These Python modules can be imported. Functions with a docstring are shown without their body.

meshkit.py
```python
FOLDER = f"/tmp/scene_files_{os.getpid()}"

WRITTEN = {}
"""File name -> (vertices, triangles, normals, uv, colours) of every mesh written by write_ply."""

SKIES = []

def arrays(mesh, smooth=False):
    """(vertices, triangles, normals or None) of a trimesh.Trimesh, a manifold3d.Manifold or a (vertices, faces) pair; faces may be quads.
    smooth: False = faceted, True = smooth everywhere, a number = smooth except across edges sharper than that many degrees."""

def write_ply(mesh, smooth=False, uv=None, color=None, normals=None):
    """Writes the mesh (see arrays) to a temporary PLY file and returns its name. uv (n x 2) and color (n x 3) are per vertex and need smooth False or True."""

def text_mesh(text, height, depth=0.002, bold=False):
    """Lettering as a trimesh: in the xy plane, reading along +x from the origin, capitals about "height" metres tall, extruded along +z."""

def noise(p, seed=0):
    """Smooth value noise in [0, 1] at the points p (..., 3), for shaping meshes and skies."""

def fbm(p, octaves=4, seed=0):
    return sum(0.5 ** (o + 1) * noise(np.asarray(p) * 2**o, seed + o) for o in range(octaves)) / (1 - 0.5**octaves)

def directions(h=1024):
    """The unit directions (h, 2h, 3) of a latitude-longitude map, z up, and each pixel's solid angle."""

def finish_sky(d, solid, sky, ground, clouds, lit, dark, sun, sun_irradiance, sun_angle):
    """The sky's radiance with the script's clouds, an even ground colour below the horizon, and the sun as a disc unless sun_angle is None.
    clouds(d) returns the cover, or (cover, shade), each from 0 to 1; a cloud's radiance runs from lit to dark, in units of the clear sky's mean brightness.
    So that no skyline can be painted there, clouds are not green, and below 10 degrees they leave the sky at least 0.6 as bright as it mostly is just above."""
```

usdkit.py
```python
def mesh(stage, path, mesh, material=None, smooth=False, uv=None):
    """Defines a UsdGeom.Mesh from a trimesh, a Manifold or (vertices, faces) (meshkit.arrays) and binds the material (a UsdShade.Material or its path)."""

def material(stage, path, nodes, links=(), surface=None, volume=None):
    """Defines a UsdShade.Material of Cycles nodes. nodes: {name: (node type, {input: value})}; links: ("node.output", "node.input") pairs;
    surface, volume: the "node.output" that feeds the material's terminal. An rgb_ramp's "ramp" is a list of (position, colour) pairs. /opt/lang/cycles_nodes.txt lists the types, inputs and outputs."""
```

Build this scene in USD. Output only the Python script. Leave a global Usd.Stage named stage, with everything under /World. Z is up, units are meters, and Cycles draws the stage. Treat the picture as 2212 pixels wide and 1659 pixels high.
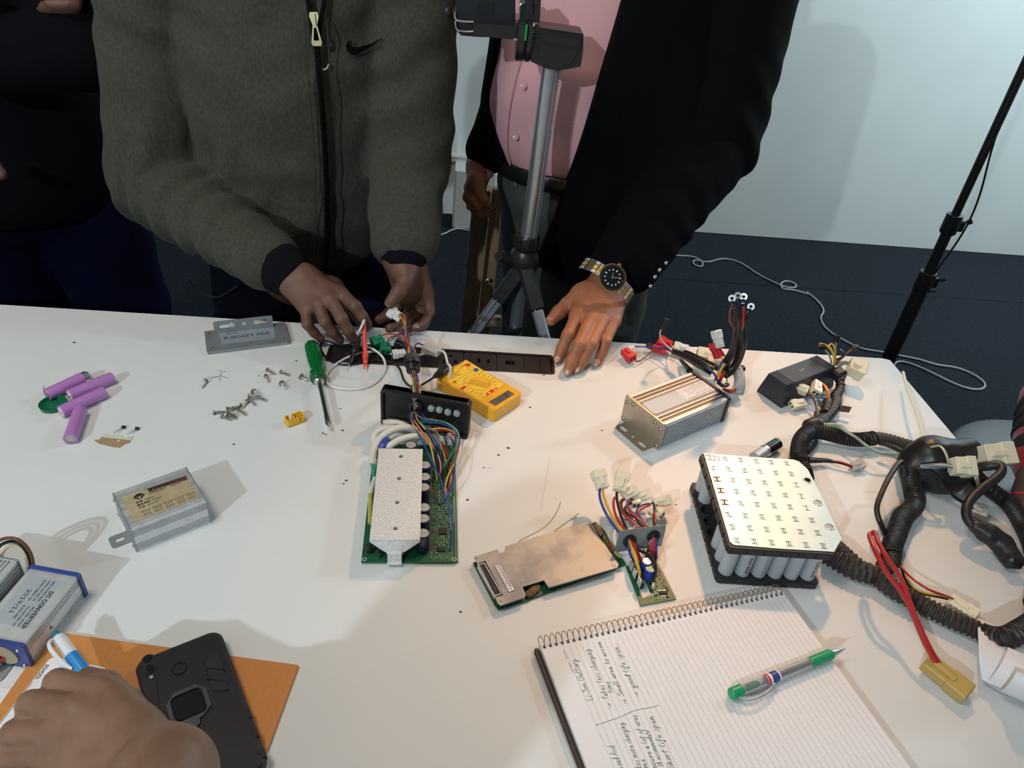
import math, random
import numpy as np, trimesh, shapely.geometry as sg, shapely.affinity as sa
from shapely.ops import unary_union
from scipy.interpolate import CubicSpline
from pxr import Usd, UsdGeom, UsdLux, UsdShade, Gf
import meshkit, usdkit

rng = random.Random(7); nrg = np.random.default_rng(7)
stage = Usd.Stage.CreateInMemory()
UsdGeom.SetStageUpAxis(stage, UsdGeom.Tokens.z); UsdGeom.SetStageMetersPerUnit(stage, 1.0)
UsdGeom.Xform.Define(stage, '/World'); UsdGeom.Scope.Define(stage, '/World/Looks')
V = lambda *a: np.array(a, float)
nz = lambda v: np.asarray(v, float) / (np.linalg.norm(v) + 1e-12)

# ---------------------------------------------------------------- camera (a hand-held phone about 1.46 m above the floor)
TZ = 0.75                                                         # table top
FPX, IW, IH = 1608.67, 2212, 1659
CR, CU, CF = V(.99565158, -.02772555, .0889338), V(-.05584755, .58644244, .80806331), V(.07455856, .80951625, -.58234394)
CP = V(0, 0, TZ + .70743)
cam = UsdGeom.Camera.Define(stage, '/World/camera')
cam.CreateHorizontalApertureAttr(36.0); cam.CreateVerticalApertureAttr(27.0); cam.CreateFocalLengthAttr(36.0 * FPX / IW)
cam.CreateClippingRangeAttr(Gf.Vec2f(.02, 100)); cam.CreateFStopAttr(0.0)
cam.CreateExposureAttr(0.0)
cam.AddTransformOp().Set(Gf.Matrix4d(*CR, 0, *CU, 0, *(-CF), 0, *CP, 1))

# ---------------------------------------------------------------- lights of the room
def light_matrix(pos, to):
    z = -nz(V(*to) - V(*pos)); x = nz(np.cross([0, 0, 1.0], z) if abs(z[2]) < .99 else V(1, 0, 0)); y = np.cross(z, x)
    return Gf.Matrix4d(*x, 0, *y, 0, *z, 0, *pos, 1)
def disk(name, pos, to, radius, power, col):
    l = UsdLux.DiskLight.Define(stage, '/World/' + name); l.CreateRadiusAttr(radius); l.CreateIntensityAttr(power); l.CreateColorAttr(Gf.Vec3f(*col)); l.CreateNormalizeAttr(True)
    l.AddTransformOp().Set(light_matrix(pos, to)); return l
def panel(name, pos, to, w, h, power, col):
    l = UsdLux.RectLight.Define(stage, '/World/' + name); l.CreateWidthAttr(w); l.CreateHeightAttr(h); l.CreateIntensityAttr(power); l.CreateColorAttr(Gf.Vec3f(*col)); l.CreateNormalizeAttr(True)
    l.AddTransformOp().Set(light_matrix(pos, to)); return l
KEY = disk('cool_flood_lamp', (-1.80, -2.30, 2.75), (0, 1.2, .9), .035, 19.5, (.76, .92, 1.0))
SPOTP = V(.78, 1.92, 2.20)
WARM = UsdLux.SphereLight.Define(stage, '/World/warm_spot_lamp'); WARM.CreateRadiusAttr(.05); WARM.CreateIntensityAttr(27.5); WARM.CreateColorAttr(Gf.Vec3f(1.0, .53, .25)); WARM.CreateNormalizeAttr(True)
_sh = UsdLux.ShapingAPI.Apply(WARM.GetPrim()); _sh.CreateShapingConeAngleAttr(18.0); _sh.CreateShapingConeSoftnessAttr(.9)
WARM.AddTransformOp().Set(light_matrix(SPOTP, (.37, .88, .75)))
CEIL = disk('wall_flood_lamp', (3.05, 2.3, 2.75), (2.5, 3.4, 1.4), .12, 19, (.78, .93, 1.0))
CEIL2 = panel('ceiling_light_panel', (-.9, .4, 2.86), (-.9, .4, 0), .6, .6, 6, (1.0, .88, .74))

# ---------------------------------------------------------------- pixels to points and back
def ray(x, y): return (x - IW / 2) / FPX * CR + (IH / 2 - y) / FPX * CU + CF
def P(x, y, z=0.0):
    """The point z above the table top that the photograph shows at pixel (x, y)."""
    d = ray(x, y); return CP + d * (TZ + z - CP[2]) / d[2]
def PY(x, y, Y):
    d = ray(x, y); return CP + d * Y / d[1]
def PF(x, y, z=0.0): return P(x, y, z - TZ)                      # height above the floor

# ---------------------------------------------------------------- materials
MAT = {}
def mat(name, col, rough=.5, metal=0.0, var=0.0, vs=30, col2=None, bump=0.0, bs=300, trans=0.0, sheen=0.0, coat=0.0, spec=.5, detail=3, stretch=None, thr=None, ior=1.5):
    n = {'p': ('principled_bsdf', dict(base_color=col, roughness=rough, metallic=metal, transmission_weight=trans, sheen_weight=sheen, coat_weight=coat, specular_ior_level=spec, ior=ior))}
    l = []
    if var or bump or col2:
        n['tc'] = ('texture_coordinate', {}); src = 'tc.object'
        if stretch: n['mp'] = ('mapping', dict(scale=stretch)); l.append(('tc.object', 'mp.vector')); src = 'mp.vector'
    if var or col2:
        c2 = col2 or tuple(c * (1 - var) for c in col)
        a, b = thr or (.35, .65)
        n['n'] = ('noise_texture', dict(scale=vs, detail=detail, roughness=.6)); n['r'] = ('rgb_ramp', {'ramp': [(0, c2), (a, c2), (b, col), (1, col)]})
        l += [(src, 'n.vector'), ('n.fac', 'r.fac'), ('r.color', 'p.base_color')]
    if bump:
        n['bn'] = ('noise_texture', dict(scale=bs, detail=2)); n['b'] = ('bump', dict(strength=bump, distance=.001))
        l += [(src, 'bn.vector'), ('bn.fac', 'b.height'), ('b.normal', 'p.normal')]
    MAT[name] = usdkit.material(stage, '/World/Looks/' + name, n, l, surface='p.BSDF')
def emit(name, col, s): MAT[name] = usdkit.material(stage, '/World/Looks/' + name, {'e': ('emission', dict(color=col, strength=s))}, [], surface='e.emission')

# ---------------------------------------------------------------- mesh helpers
cat = lambda ms: trimesh.util.concatenate([m for m in ms if m is not None])
def mv(m, x=0, y=0, z=0, rz=0, ry=0, rx=0):
    m = m.copy(); M = trimesh.transformations.euler_matrix(rx, ry, rz, 'sxyz'); M[:3, 3] = x, y, z; m.apply_transform(M); return m
def frm(o, x, up=(0, 0, 1)):
    """4x4 frame: origin o, x axis along x, z near up."""
    x = nz(x); z = np.asarray(up, float); z = nz(z - x * (z @ x)); M = np.eye(4); M[:3, 0], M[:3, 1], M[:3, 2], M[:3, 3] = x, np.cross(z, x), z, o; return M
def ap(m, M): m = m.copy(); m.apply_transform(M); return m
def hull(p): return trimesh.convex.convex_hull(np.asarray(p, float))
def rbox(L, W, H, r=.0008, c=(0, 0, 0)):
    """Bevelled box, centred in x and y on c, standing on c.z."""
    r = min(r, L / 2.2, W / 2.2, H / 2.2); p = []
    for sx in (-1, 1):
        for sy in (-1, 1):
            for sz in (-1, 1):
                for k in range(3):
                    q = [L / 2 - r, W / 2 - r, H / 2 - r]; q[k] += r; p.append((sx * q[0] + c[0], sy * q[1] + c[1], sz * q[2] + H / 2 + c[2]))
    return hull(p)
def bx(x0, x1, y0, y1, z0, z1, r=.0004): return rbox(abs(x1 - x0), abs(y1 - y0), abs(z1 - z0), r, ((x0 + x1) / 2, (y0 + y1) / 2, min(z0, z1)))
def rrect(L, W, r, n=5): return sg.box(-L / 2 + r, -W / 2 + r, L / 2 - r, W / 2 - r).buffer(r, quad_segs=n)
def rprism(L, W, H, rad, ch=.0008, c=(0, 0, 0), n=5):
    a = np.array(rrect(L, W, rad, n).exterior.coords)[:-1]; b = np.array(rrect(L - 2 * ch, W - 2 * ch, max(rad - ch, 1e-4), n).exterior.coords)[:-1]
    p = [(*q, z) for q, z in [(q, ch) for q in a] + [(q, H - ch) for q in a] + [(q, 0) for q in b] + [(q, H) for q in b]]
    return hull(np.array(p) + np.array(c))
def prism(poly, z0, z1):
    if not hasattr(poly, 'geom_type'): poly = sg.Polygon(poly)
    gs = [g for g in getattr(poly, 'geoms', [poly]) if g.area > 1e-10]
    m = cat([trimesh.creation.extrude_polygon(g, z1 - z0, engine='earcut') for g in gs]); m.apply_translation((0, 0, z0)); return m
def cyl(r, h, n=20, c=(0, 0, 0), ch=0):
    """Standing cylinder from c.z up."""
    if ch: return lathe([(0, 0), (r - ch, 0), (r, ch), (r, h - ch), (r - ch, h), (0, h)], n, c)
    m = trimesh.creation.cylinder(radius=r, height=h, sections=n); m.apply_translation((c[0], c[1], c[2] + h / 2)); return m
def rod(a, b, r, n=12, r2=None):
    a, b = V(*a), V(*b); h = np.linalg.norm(b - a); m = lathe([(0, 0), (r, 0), (r if r2 is None else r2, h), (0, h)], n); return ap(m, zal(a, b))
def zal(a, b):
    z = nz(np.asarray(b, float) - a); x = nz(np.cross(z, [0, 0, 1.0] if abs(z[2]) < .9 else [0, 1.0, 0])); M = np.eye(4); M[:3, 0], M[:3, 1], M[:3, 2], M[:3, 3] = x, np.cross(z, x), z, a; return M
def lathe(pr, n=24, c=(0, 0, 0)):
    m = trimesh.creation.revolve(np.array(pr, float), sections=n); m.fix_normals(); m.apply_translation(c); return m
def spl(pts, step=.004):
    p = np.array(pts, float)
    if len(p) < 3:
        n = max(2, int(np.linalg.norm(p[1] - p[0]) / step) + 1); return p[0] + (p[1] - p[0]) * np.linspace(0, 1, n)[:, None]
    t = np.r_[0, np.cumsum(np.sqrt(np.linalg.norm(np.diff(p, axis=0), axis=1)) + 1e-9)]; L = np.linalg.norm(np.diff(p, axis=0), axis=1).sum()
    return CubicSpline(t, p)(np.linspace(0, t[-1], max(len(p) * 2, int(L / step) + 1)))
def tube(pts, r, n=7, step=.004, smooth=True, ring=None, flat=None):
    """Swept tube. ring = (pitch, depth): corrugation. flat = (width factor, height factor) in the horizontal and vertical."""
    p = spl(pts, step) if smooth else np.array(pts, float)
    if ring: p = spl(p, ring[0] / 4)
    t = nz_rows(np.gradient(p, axis=0)); s = np.r_[0, np.cumsum(np.linalg.norm(np.diff(p, axis=0), axis=1))]
    R = np.interp(np.linspace(0, 1, len(p)), np.linspace(0, 1, len(np.atleast_1d(r))), np.atleast_1d(r)) if np.ndim(r) else np.full(len(p), r)
    if ring: R = R + ring[1] * np.clip(np.sin(2 * np.pi * s / ring[0]) * 1.6, -1, 1)
    a = np.zeros_like(p); v = nz(np.cross(t[0], [0, 0, 1.0] if abs(t[0][2]) < .9 else [1.0, 0, 0])); 
    for i in range(len(p)): v = v - t[i] * (v @ t[i]); v = v / (np.linalg.norm(v) + 1e-12); a[i] = v
    b = np.cross(t, a); th = np.arange(n) * 2 * np.pi / n
    fa, fb = flat or (1, 1)
    vv = p[:, None] + R[:, None, None] * (np.cos(th)[None, :, None] * a[:, None] * fa + np.sin(th)[None, :, None] * b[:, None] * fb)
    i, j = np.meshgrid(np.arange(len(p) - 1), np.arange(n), indexing='ij'); q = lambda i, j: (i * n + j % n)
    f = np.stack([q(i, j), q(i, j + 1), q(i + 1, j + 1), q(i + 1, j)], -1).reshape(-1, 4); f = np.vstack([f[:, [0, 1, 2]], f[:, [0, 2, 3]]])
    vs = np.vstack([vv.reshape(-1, 3), p[0], p[-1]]); k = len(vs); m = (len(p) - 1) * n; jj = np.arange(n)
    f = np.vstack([f, np.stack([np.full(n, k - 2), (jj + 1) % n, jj], 1), np.stack([np.full(n, k - 1), m + jj, m + (jj + 1) % n], 1)])
    return trimesh.Trimesh(vs, f, process=False)
def nz_rows(a): return a / (np.linalg.norm(a, axis=1, keepdims=True) + 1e-12)
def strokes(lines, w, d=.00012, z=0.0):
    g = unary_union([sg.LineString(l).buffer(w / 2, quad_segs=2) for l in lines if len(l) > 1]); return prism(g, z, z + d)
def ink(text, h, z=0.0, bold=False, d=.00015, just=None, width=None):
    """Printed lettering, flat on z, capitals h tall, reading along +x; squeezed to width when given."""
    m = meshkit.text_mesh(text, h, d, bold); b = m.bounds
    if width: m.apply_transform(np.diag([width / (b[1, 0] - b[0, 0]), 1, 1, 1])); b = m.bounds
    if just == 'c': m.apply_translation((-(b[0, 0] + b[1, 0]) / 2, -h / 2, 0))
    m.apply_translation((0, 0, z)); return m
GLY = {k: v for k, v in (e.split('=') for e in '''L=.9 0,2 .1,.1 .2,0 1,.1|i=.4 .1,1 .15,.1 .4,0/.15,1.5 .18,1.6|-=.8 .1,.6 .7,.65|I=.8 .7,2 .2,1.9 0,1.5 .5,1.6 .35,.2 0,0|o=.8 .5,.95 .1,.7 .1,.15 .5,.05 .6,.6 .4,.95 .8,.8|n=1 0,1 .1,0 .15,.6 .5,1 .6,.1 .95,.05|B=1.1 .2,0 .2,2 .8,1.8 .7,1.1 .2,1 .9,.8 .8,.1 .1,0|a=.9 .6,.9 .2,.9 .05,.3 .3,0 .6,.7 .6,.1 .9,.1|t=.7 .3,1.8 .25,.1 .6,.05/.0,1.1 .65,1.15|e=.8 .1,.5 .6,.6 .4,1 .1,.6 .2,.05 .75,.2|r=.7 0,1 .1,0 .2,.7 .65,.95|y=.9 .05,1 .2,.2 .6,.3 .65,1 .5,-.7 .1,-.8 .3,-.3 .9,.2|T=1 0,1.9 1,2/.5,1.9 .45,0|k=.8 .1,2 .1,0/.6,1 .1,.5 .7,0|s=.7 .6,.9 .2,.8 .5,.4 .3,0 0,.1|l=.5 .1,2 .1,.2 .45,.05|c=.8 .6,.85 .2,.85 .1,.2 .7,.1|h=.9 .1,2 .05,0 .2,.7 .5,.9 .6,.1 .9,.05|g=.9 .6,.9 .2,.9 .1,.3 .6,.5 .6,-.6 .2,-.9 .1,-.5 .9,.2|m=1.4 0,1 .1,0 .2,.8 .5,.9 .55,.1 .7,.8 1,.9 1.05,.1 1.35,.05|S=1 .9,1.7 .4,2 .1,1.5 .8,.8 .5,0 0,.3|f=.7 .6,1.8 .3,1.9 .2,-.8 .05,-.9 .2,-.3/.0,.9 .6,1|p=.9 .1,1 .05,-1/.1,.7 .5,1 .6,.3 .1,.1|d=.9 .6,.9 .2,.9 .1,.2 .5,.1 .7,2 .65,.1 .9,.05|A=1.1 0,0 .5,2 .9,0/.2,.8 .8,.8|w=1.2 0,1 .2,.05 .5,.8 .8,.05 1.1,1|u=1 .05,1 .1,.1 .5,.1 .6,1 .65,.1 .95,.1|R=1 .1,0 .1,2 .8,1.7 .2,1 .9,0|q=.9 .6,.9 .1,.8 .1,.2 .6,.3 .65,-1 .9,-.6|v=.9 0,1 .3,.05 .8,1|>=1.5 0,.6 1.2,.6/.8,1 1.2,.6 .8,.2|.=.4 .1,0 .2,.1|/=.8 0,-.2 .7,2|5=.9 .8,2 .2,2 .1,1.2 .7,1 .6,.1 .1,.1|0=.9 .4,2 .1,1 .4,0 .8,1 .4,2|:=.4 .1,.2 .15,.3/.1,1 .15,1.1'''.split('|'))}
def hand_text(text, h, w=.0005, slant=.25, z=0.0, wob=.06, seed=1):
    """Joined-up handwriting, x-height h, along +x."""
    r = random.Random(seed); x, out = 0.0, []
    for ch in text:
        if ch == ' ': x += .8; continue
        wd, rest = GLY.get(ch, GLY['o']).split(' ', 1)
        for st in rest.split('/'):
            pts = [tuple(map(float, q.split(','))) for q in st.split(' ')]
            pts = [(x + a + slant * b + r.uniform(-wob, wob), b + r.uniform(-wob, wob)) for a, b in pts]
            out.append(spl([(a * h, b * h, 0) for a, b in pts], h * .25)[:, :2] if len(pts) > 2 else [(a * h, b * h) for a, b in pts])
        x += float(wd) + .15
    return strokes(out, w, z=z)

# ---------------------------------------------------------------- scene helpers: things, parts, sub-parts
USED = {}
def path_for(parent, name):
    k = (parent, name); n = USED.get(k, 0); USED[k] = n + 1; return f'{parent}/{name}' + (f'_{n:03d}' if n else '')
def custom(prim, label=None, category=None, group=None, kind=None):
    for k, v in (('label', label), ('category', category), ('group', group), ('kind', kind)):
        if v: prim.SetCustomDataByKey(k, v)
class Thing:
    """A top-level Xform at the thing's base; add() makes its parts, add(parent=part) their sub-parts. world=True: the mesh is given in room coordinates."""
    def __init__(s, name, label, category, M=None, loc=(0, 0, 0), rz=0.0, group=None, kind=None):
        s.path = path_for('/World', name); x = UsdGeom.Xform.Define(stage, s.path); s.prim = x.GetPrim()
        if M is None: M = trimesh.transformations.euler_matrix(0, 0, rz); M[:3, 3] = loc
        s.M, s.I = np.array(M), np.linalg.inv(M); x.AddTransformOp().Set(Gf.Matrix4d(*s.M.T.ravel()))
        custom(s.prim, label, category, group, kind)
    def add(s, name, mesh, m, smooth=30, parent=None, world=False, label=None, kind=None):
        if world: mesh = ap(mesh, s.I)
        p = usdkit.mesh(stage, path_for(parent or s.path, name), mesh, MAT[m], smooth=smooth); custom(p.GetPrim(), label, kind=kind); return str(p.GetPath())
    def at(s, x, y, z):
        """Pixel to this thing's own coordinates, on the level z above the table."""
        return (s.I @ np.r_[P(x, y, z), 1])[:3]
    def copy(s, M, label, group=None):
        t = object.__new__(Thing); name = s.path.split('/')[-1]; t.path = path_for('/World', name); x = UsdGeom.Xform.Define(stage, t.path); t.prim = x.GetPrim(); t.M, t.I = np.array(M), np.linalg.inv(M)
        x.GetPrim().GetReferences().AddInternalReference(s.path); x.ClearXformOpOrder(); x.MakeMatrixXform().Set(Gf.Matrix4d(*t.M.T.ravel())); x.GetPrim().SetInstanceable(True)
        was = s.prim.GetCustomData(); custom(t.prim, label, was.get('category'), group or was.get('group')); return t
def single(name, mesh, m, label, category, group=None, kind=None, smooth=30):
    p = usdkit.mesh(stage, path_for('/World', name), mesh, MAT[m], smooth=smooth); custom(p.GetPrim(), label, category, group, kind); return p
def struct(name, mesh, m, smooth=False): p = usdkit.mesh(stage, path_for('/World', name), mesh, MAT[m], smooth=smooth); custom(p.GetPrim(), kind='structure'); return p
def on(x, y, rz, z=0.0): M = trimesh.transformations.euler_matrix(0, 0, rz); M[:3, 3] = x, y, TZ + z; return M

# ---------------------------------------------------------------- bodies: smooth unions of tapered capsules, meshed by surface nets
def d_caps(p, a, b, r1, r2, sq=None):
    a, b = np.asarray(a, np.float32), np.asarray(b, np.float32); ba = b - a; t = np.clip((p - a) @ ba / (ba @ ba + 1e-12), 0, 1); q = p - a - t[..., None] * ba
    if sq is not None: q = q * np.asarray(sq, np.float32)
    return np.linalg.norm(q, axis=-1) - (r1 + (r2 - r1) * t)
def d_ell(p, c, rad, rz=0.0):
    q = p - np.asarray(c, np.float32); cs, sn = math.cos(-rz), math.sin(-rz); q = np.stack([q[..., 0] * cs - q[..., 1] * sn, q[..., 0] * sn + q[..., 1] * cs, q[..., 2]], -1)
    k = np.linalg.norm(q / np.asarray(rad, np.float32), axis=-1); k2 = np.linalg.norm(q / np.asarray(rad, np.float32) ** 2, axis=-1); return k * (k - 1) / (k2 + 1e-9)
def smin(a, b, k):
    h = np.clip(.5 + .5 * (b - a) / k, 0, 1); return b + (a - b) * h - k * h * (1 - h)
def nets(fn, lo, hi, h):
    lo, hi = np.asarray(lo, np.float32), np.asarray(hi, np.float32); n = np.ceil((hi - lo) / h).astype(int) + 1
    g = np.stack(np.meshgrid(*[lo[k] + h * np.arange(n[k], dtype=np.float32) for k in range(3)], indexing='ij'), -1); d = fn(g).astype(np.float32); s = d < 0
    cn = [(i, j, k) for i in (0, 1) for j in (0, 1) for k in (0, 1)]; sl = lambda a, o: a[o[0]:n[0] - 1 + o[0], o[1]:n[1] - 1 + o[1], o[2]:n[2] - 1 + o[2]]
    c = sum(sl(s, o).astype(np.int8) for o in cn); act = (c > 0) & (c < 8); idx = np.full(act.shape, -1); ii = np.argwhere(act); idx[act] = np.arange(len(ii))
    acc, cnt = np.zeros((len(ii), 3)), np.zeros(len(ii))
    for o in cn:
        for ax in range(3):
            if o[ax]: continue
            e = list(o); e[ax] = 1; da, db = sl(d, o)[act], sl(d, tuple(e))[act]; m = (da < 0) != (db < 0); t = np.where(m, da / np.where(m, da - db, 1), 0)
            q = np.array(o, float) + 0 * ii; q[:, ax] = t; acc[m] += q[m]; cnt[m] += 1
    vs = lo + h * (ii + acc / cnt[:, None]); F = []
    for ax in range(3):
        b, c2 = (ax + 1) % 3, (ax + 2) % 3; e = [slice(None)] * 3; e[ax] = slice(0, -1); e2 = [slice(None)] * 3; e2[ax] = slice(1, None)
        w = np.argwhere(s[tuple(e)] != s[tuple(e2)]); w = w[(w[:, b] > 0) & (w[:, c2] > 0) & (w[:, b] < n[b] - 1) & (w[:, c2] < n[c2] - 1)]
        def at(db, dc): q = w.copy(); q[:, b] += db; q[:, c2] += dc; return idx[q[:, 0], q[:, 1], q[:, 2]]
        qd = np.stack([at(-1, -1), at(0, -1), at(0, 0), at(-1, 0)], 1); fl = s[w[:, 0], w[:, 1], w[:, 2]]; qd[~fl] = qd[~fl][:, ::-1]; F.append(qd)
    F = np.vstack(F); F = F[(F >= 0).all(1)]; return trimesh.Trimesh(vs, np.vstack([F[:, [0, 1, 2]], F[:, [0, 2, 3]]]), process=False)
def blob(prims, h, k=.02, cut=None):
    """prims: (a, b, r1, r2[, k]) tapered capsules or ('e', centre, radii, rz[, k]) ellipsoids; a list inside is a group united on its own first."""
    def one(p, q): return d_ell(p, q[1], q[2], q[3] if len(q) > 3 else 0) if isinstance(q[0], str) else d_caps(p, *q[:4])
    kk = lambda q, dflt: q[4] if len(q) > 4 else dflt
    flatl = [q for g in prims for q in (g if isinstance(g, list) else [g])]; lo, hi = np.full(3, 9e9), np.full(3, -9e9)
    for q in flatl:
        for c, r in ([(q[1], max(q[2]))] if isinstance(q[0], str) else [(q[0], q[2]), (q[1], q[3])]): lo, hi = np.minimum(lo, np.asarray(c) - r), np.maximum(hi, np.asarray(c) + r)
    def fn(p):
        d = None
        for g in prims:
            if isinstance(g, list):
                e = None
                for q in g: x = one(p, q); e = x if e is None else smin(e, x, .004)
                d = e if d is None else smin(d, e, .0035)
            else: x = one(p, g); d = x if d is None else smin(d, x, kk(g, k))
        if cut is not None: d = np.maximum(d, cut(p))
        return d
    return nets(fn, lo - 3 * h - .01, hi + 3 * h + .01, h)
def puff(m, amp, scale, seed=0, oct=3):
    n = trimesh.Trimesh(m.vertices, m.faces, process=False).vertex_normals; m = m.copy(); m.vertices = m.vertices + n * ((meshkit.fbm(np.asarray(m.vertices) * np.asarray(scale), oct, seed) - .5) * 2 * amp)[:, None]; return m
# ---------------------------------------------------------------- materials of the setting and the people
mat('wall_paint', (.74, .79, .78), .6, var=.06, vs=2.5, bump=.04, bs=60)
mat('ceiling_paint', (.75, .75, .74), .8)
mat('carpet_blue', (.0155, .0205, .030), .95, var=.45, vs=70, bump=.6, bs=500, spec=.2)
mat('carpet_back', (.02, .022, .028), .95)
mat('white_trim', (.66, .68, .64), .45)
mat('laminate', (.72, .73, .73), .42, var=.03, vs=6, spec=.35)
mat('table_edge', (.5, .48, .45), .4)
mat('steel_leg', (.35, .35, .36), .35, 1.0)
mat('black_socket', (.018, .014, .013), .3, spec=.5); mat('black_dark', (.004, .004, .004), .5)
mat('skin_dark', (.15, .068, .045), .55, var=.2, vs=60, bump=.15, bs=900); mat('skin_brown', (.40, .145, .068), .55, var=.15, vs=60, bump=.2, bs=900); mat('skin_tan', (.25, .135, .085), .5, var=.2, vs=45, bump=.2, bs=900)
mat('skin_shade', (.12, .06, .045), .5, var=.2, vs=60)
mat('nail', (.50, .27, .19), .25); mat('nail_dark', (.34, .18, .13), .25)
mat('hair_black', (.01, .009, .008), .6)
mat('olive_fleece', (.062, .064, .048), .95, var=.35, vs=260, bump=.5, bs=700, sheen=.05, spec=.2, stretch=(1, 1, .45))
mat('olive_seam', (.026, .027, .02), .95); mat('rib_black', (.005, .0055, .008), .95, spec=.1)
mat('zip_black', (.002, .002, .0024), .8, spec=.12); mat('brass', (.55, .46, .26), .3, 1.0); mat('bead_silver', (.7, .7, .72), .25, 1.0)
mat('jeans_dark', (.004, .005, .010), .9, col2=(.012, .022, .060), vs=5, thr=(.36, .52), bump=.3, bs=600, spec=.1); mat('jeans_blue', (.022, .045, .13), .85, var=.4, vs=120)
mat('navy_trousers', (.0025, .0032, .020), .9, var=.3, vs=30, spec=.08); mat('navy_wool', (.0045, .005, .0075), .9, var=.5, vs=300, bump=.5, bs=900, spec=.08, stretch=(1, 1, 3))
mat('blazer_black', (.0035, .0035, .005), .9, var=.3, vs=200, spec=.08); mat('pink_shirt', (.80, .42, .45), .75, var=.06, vs=9, bump=.15, bs=160)
mat('pink_button', (.72, .42, .42), .25, coat=.5); mat('grey_trousers', (.06, .07, .066), .85, var=.15, vs=40); mat('belt_black', (.008, .008, .008), .35)
mat('shoe_black', (.01, .01, .01), .3); mat('red_knit', (.36, .012, .016), .85, var=.3, vs=90, bump=.4, bs=500, sheen=.3); mat('stripe_black', (.01, .01, .012), .85)
mat('red_thread', (.55, .03, .04), .7); mat('grey_plastic', (.045, .050, .060), .35)
mat('shirt_blue', (.10, .13, .2), .85)

# ---------------------------------------------------------------- the room
WY = 3.40
seam = PF(2000, 640)[1]
fl = Thing('floor', None, None, kind='structure')
fl.add('floor_slab', bx(-3.4, 3.4, -3.2, WY, -.06, -.006), 'carpet_back', smooth=False)
for y0, y1 in ((-3.2, seam - 2.0), (seam - 2.0, seam), (seam, WY)): fl.add('carpet_strip', bx(-3.4, 3.4, y0 + .0015, y1 - .0015, -.006, 0, .002), 'carpet_blue', smooth=False)
struct('wall_back', bx(-3.4, 3.4, WY, WY + .1, 0, 2.9, .001), 'wall_paint'); struct('wall_left', bx(-3.5, -3.4, -3.2, WY, 0, 2.9, .001), 'wall_paint')
struct('wall_right', bx(3.4, 3.5, -3.2, WY, 0, 2.9, .001), 'wall_paint'); struct('wall_front', bx(-3.4, 3.4, -3.3, -3.2, 0, 2.9, .001), 'wall_paint')
struct('ceiling', bx(-3.5, 3.5, -3.3, WY + .1, 2.9, 3.0, .001), 'ceiling_paint')
t0 = PY(945, 326, WY)
t = Thing('trim_1', None, None, kind='structure')
t.add('channel', bx(-1.2, .12, WY - .03, WY, t0[2] - .035, t0[2], .003), 'white_trim'); t.add('lip', bx(-1.2, .12, WY - .036, WY - .03, t0[2] - .012, t0[2] - .004, .001), 'white_trim')
q0, q1 = PY(977, 470, WY - .16), PY(1075, 375, WY - .16)
struct('trim_2', rprism(q1[0] - q0[0], .16, q1[2], .012, .004, ((q0[0] + q1[0]) / 2, WY - .081, 0)), 'white_trim', 30)

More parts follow.
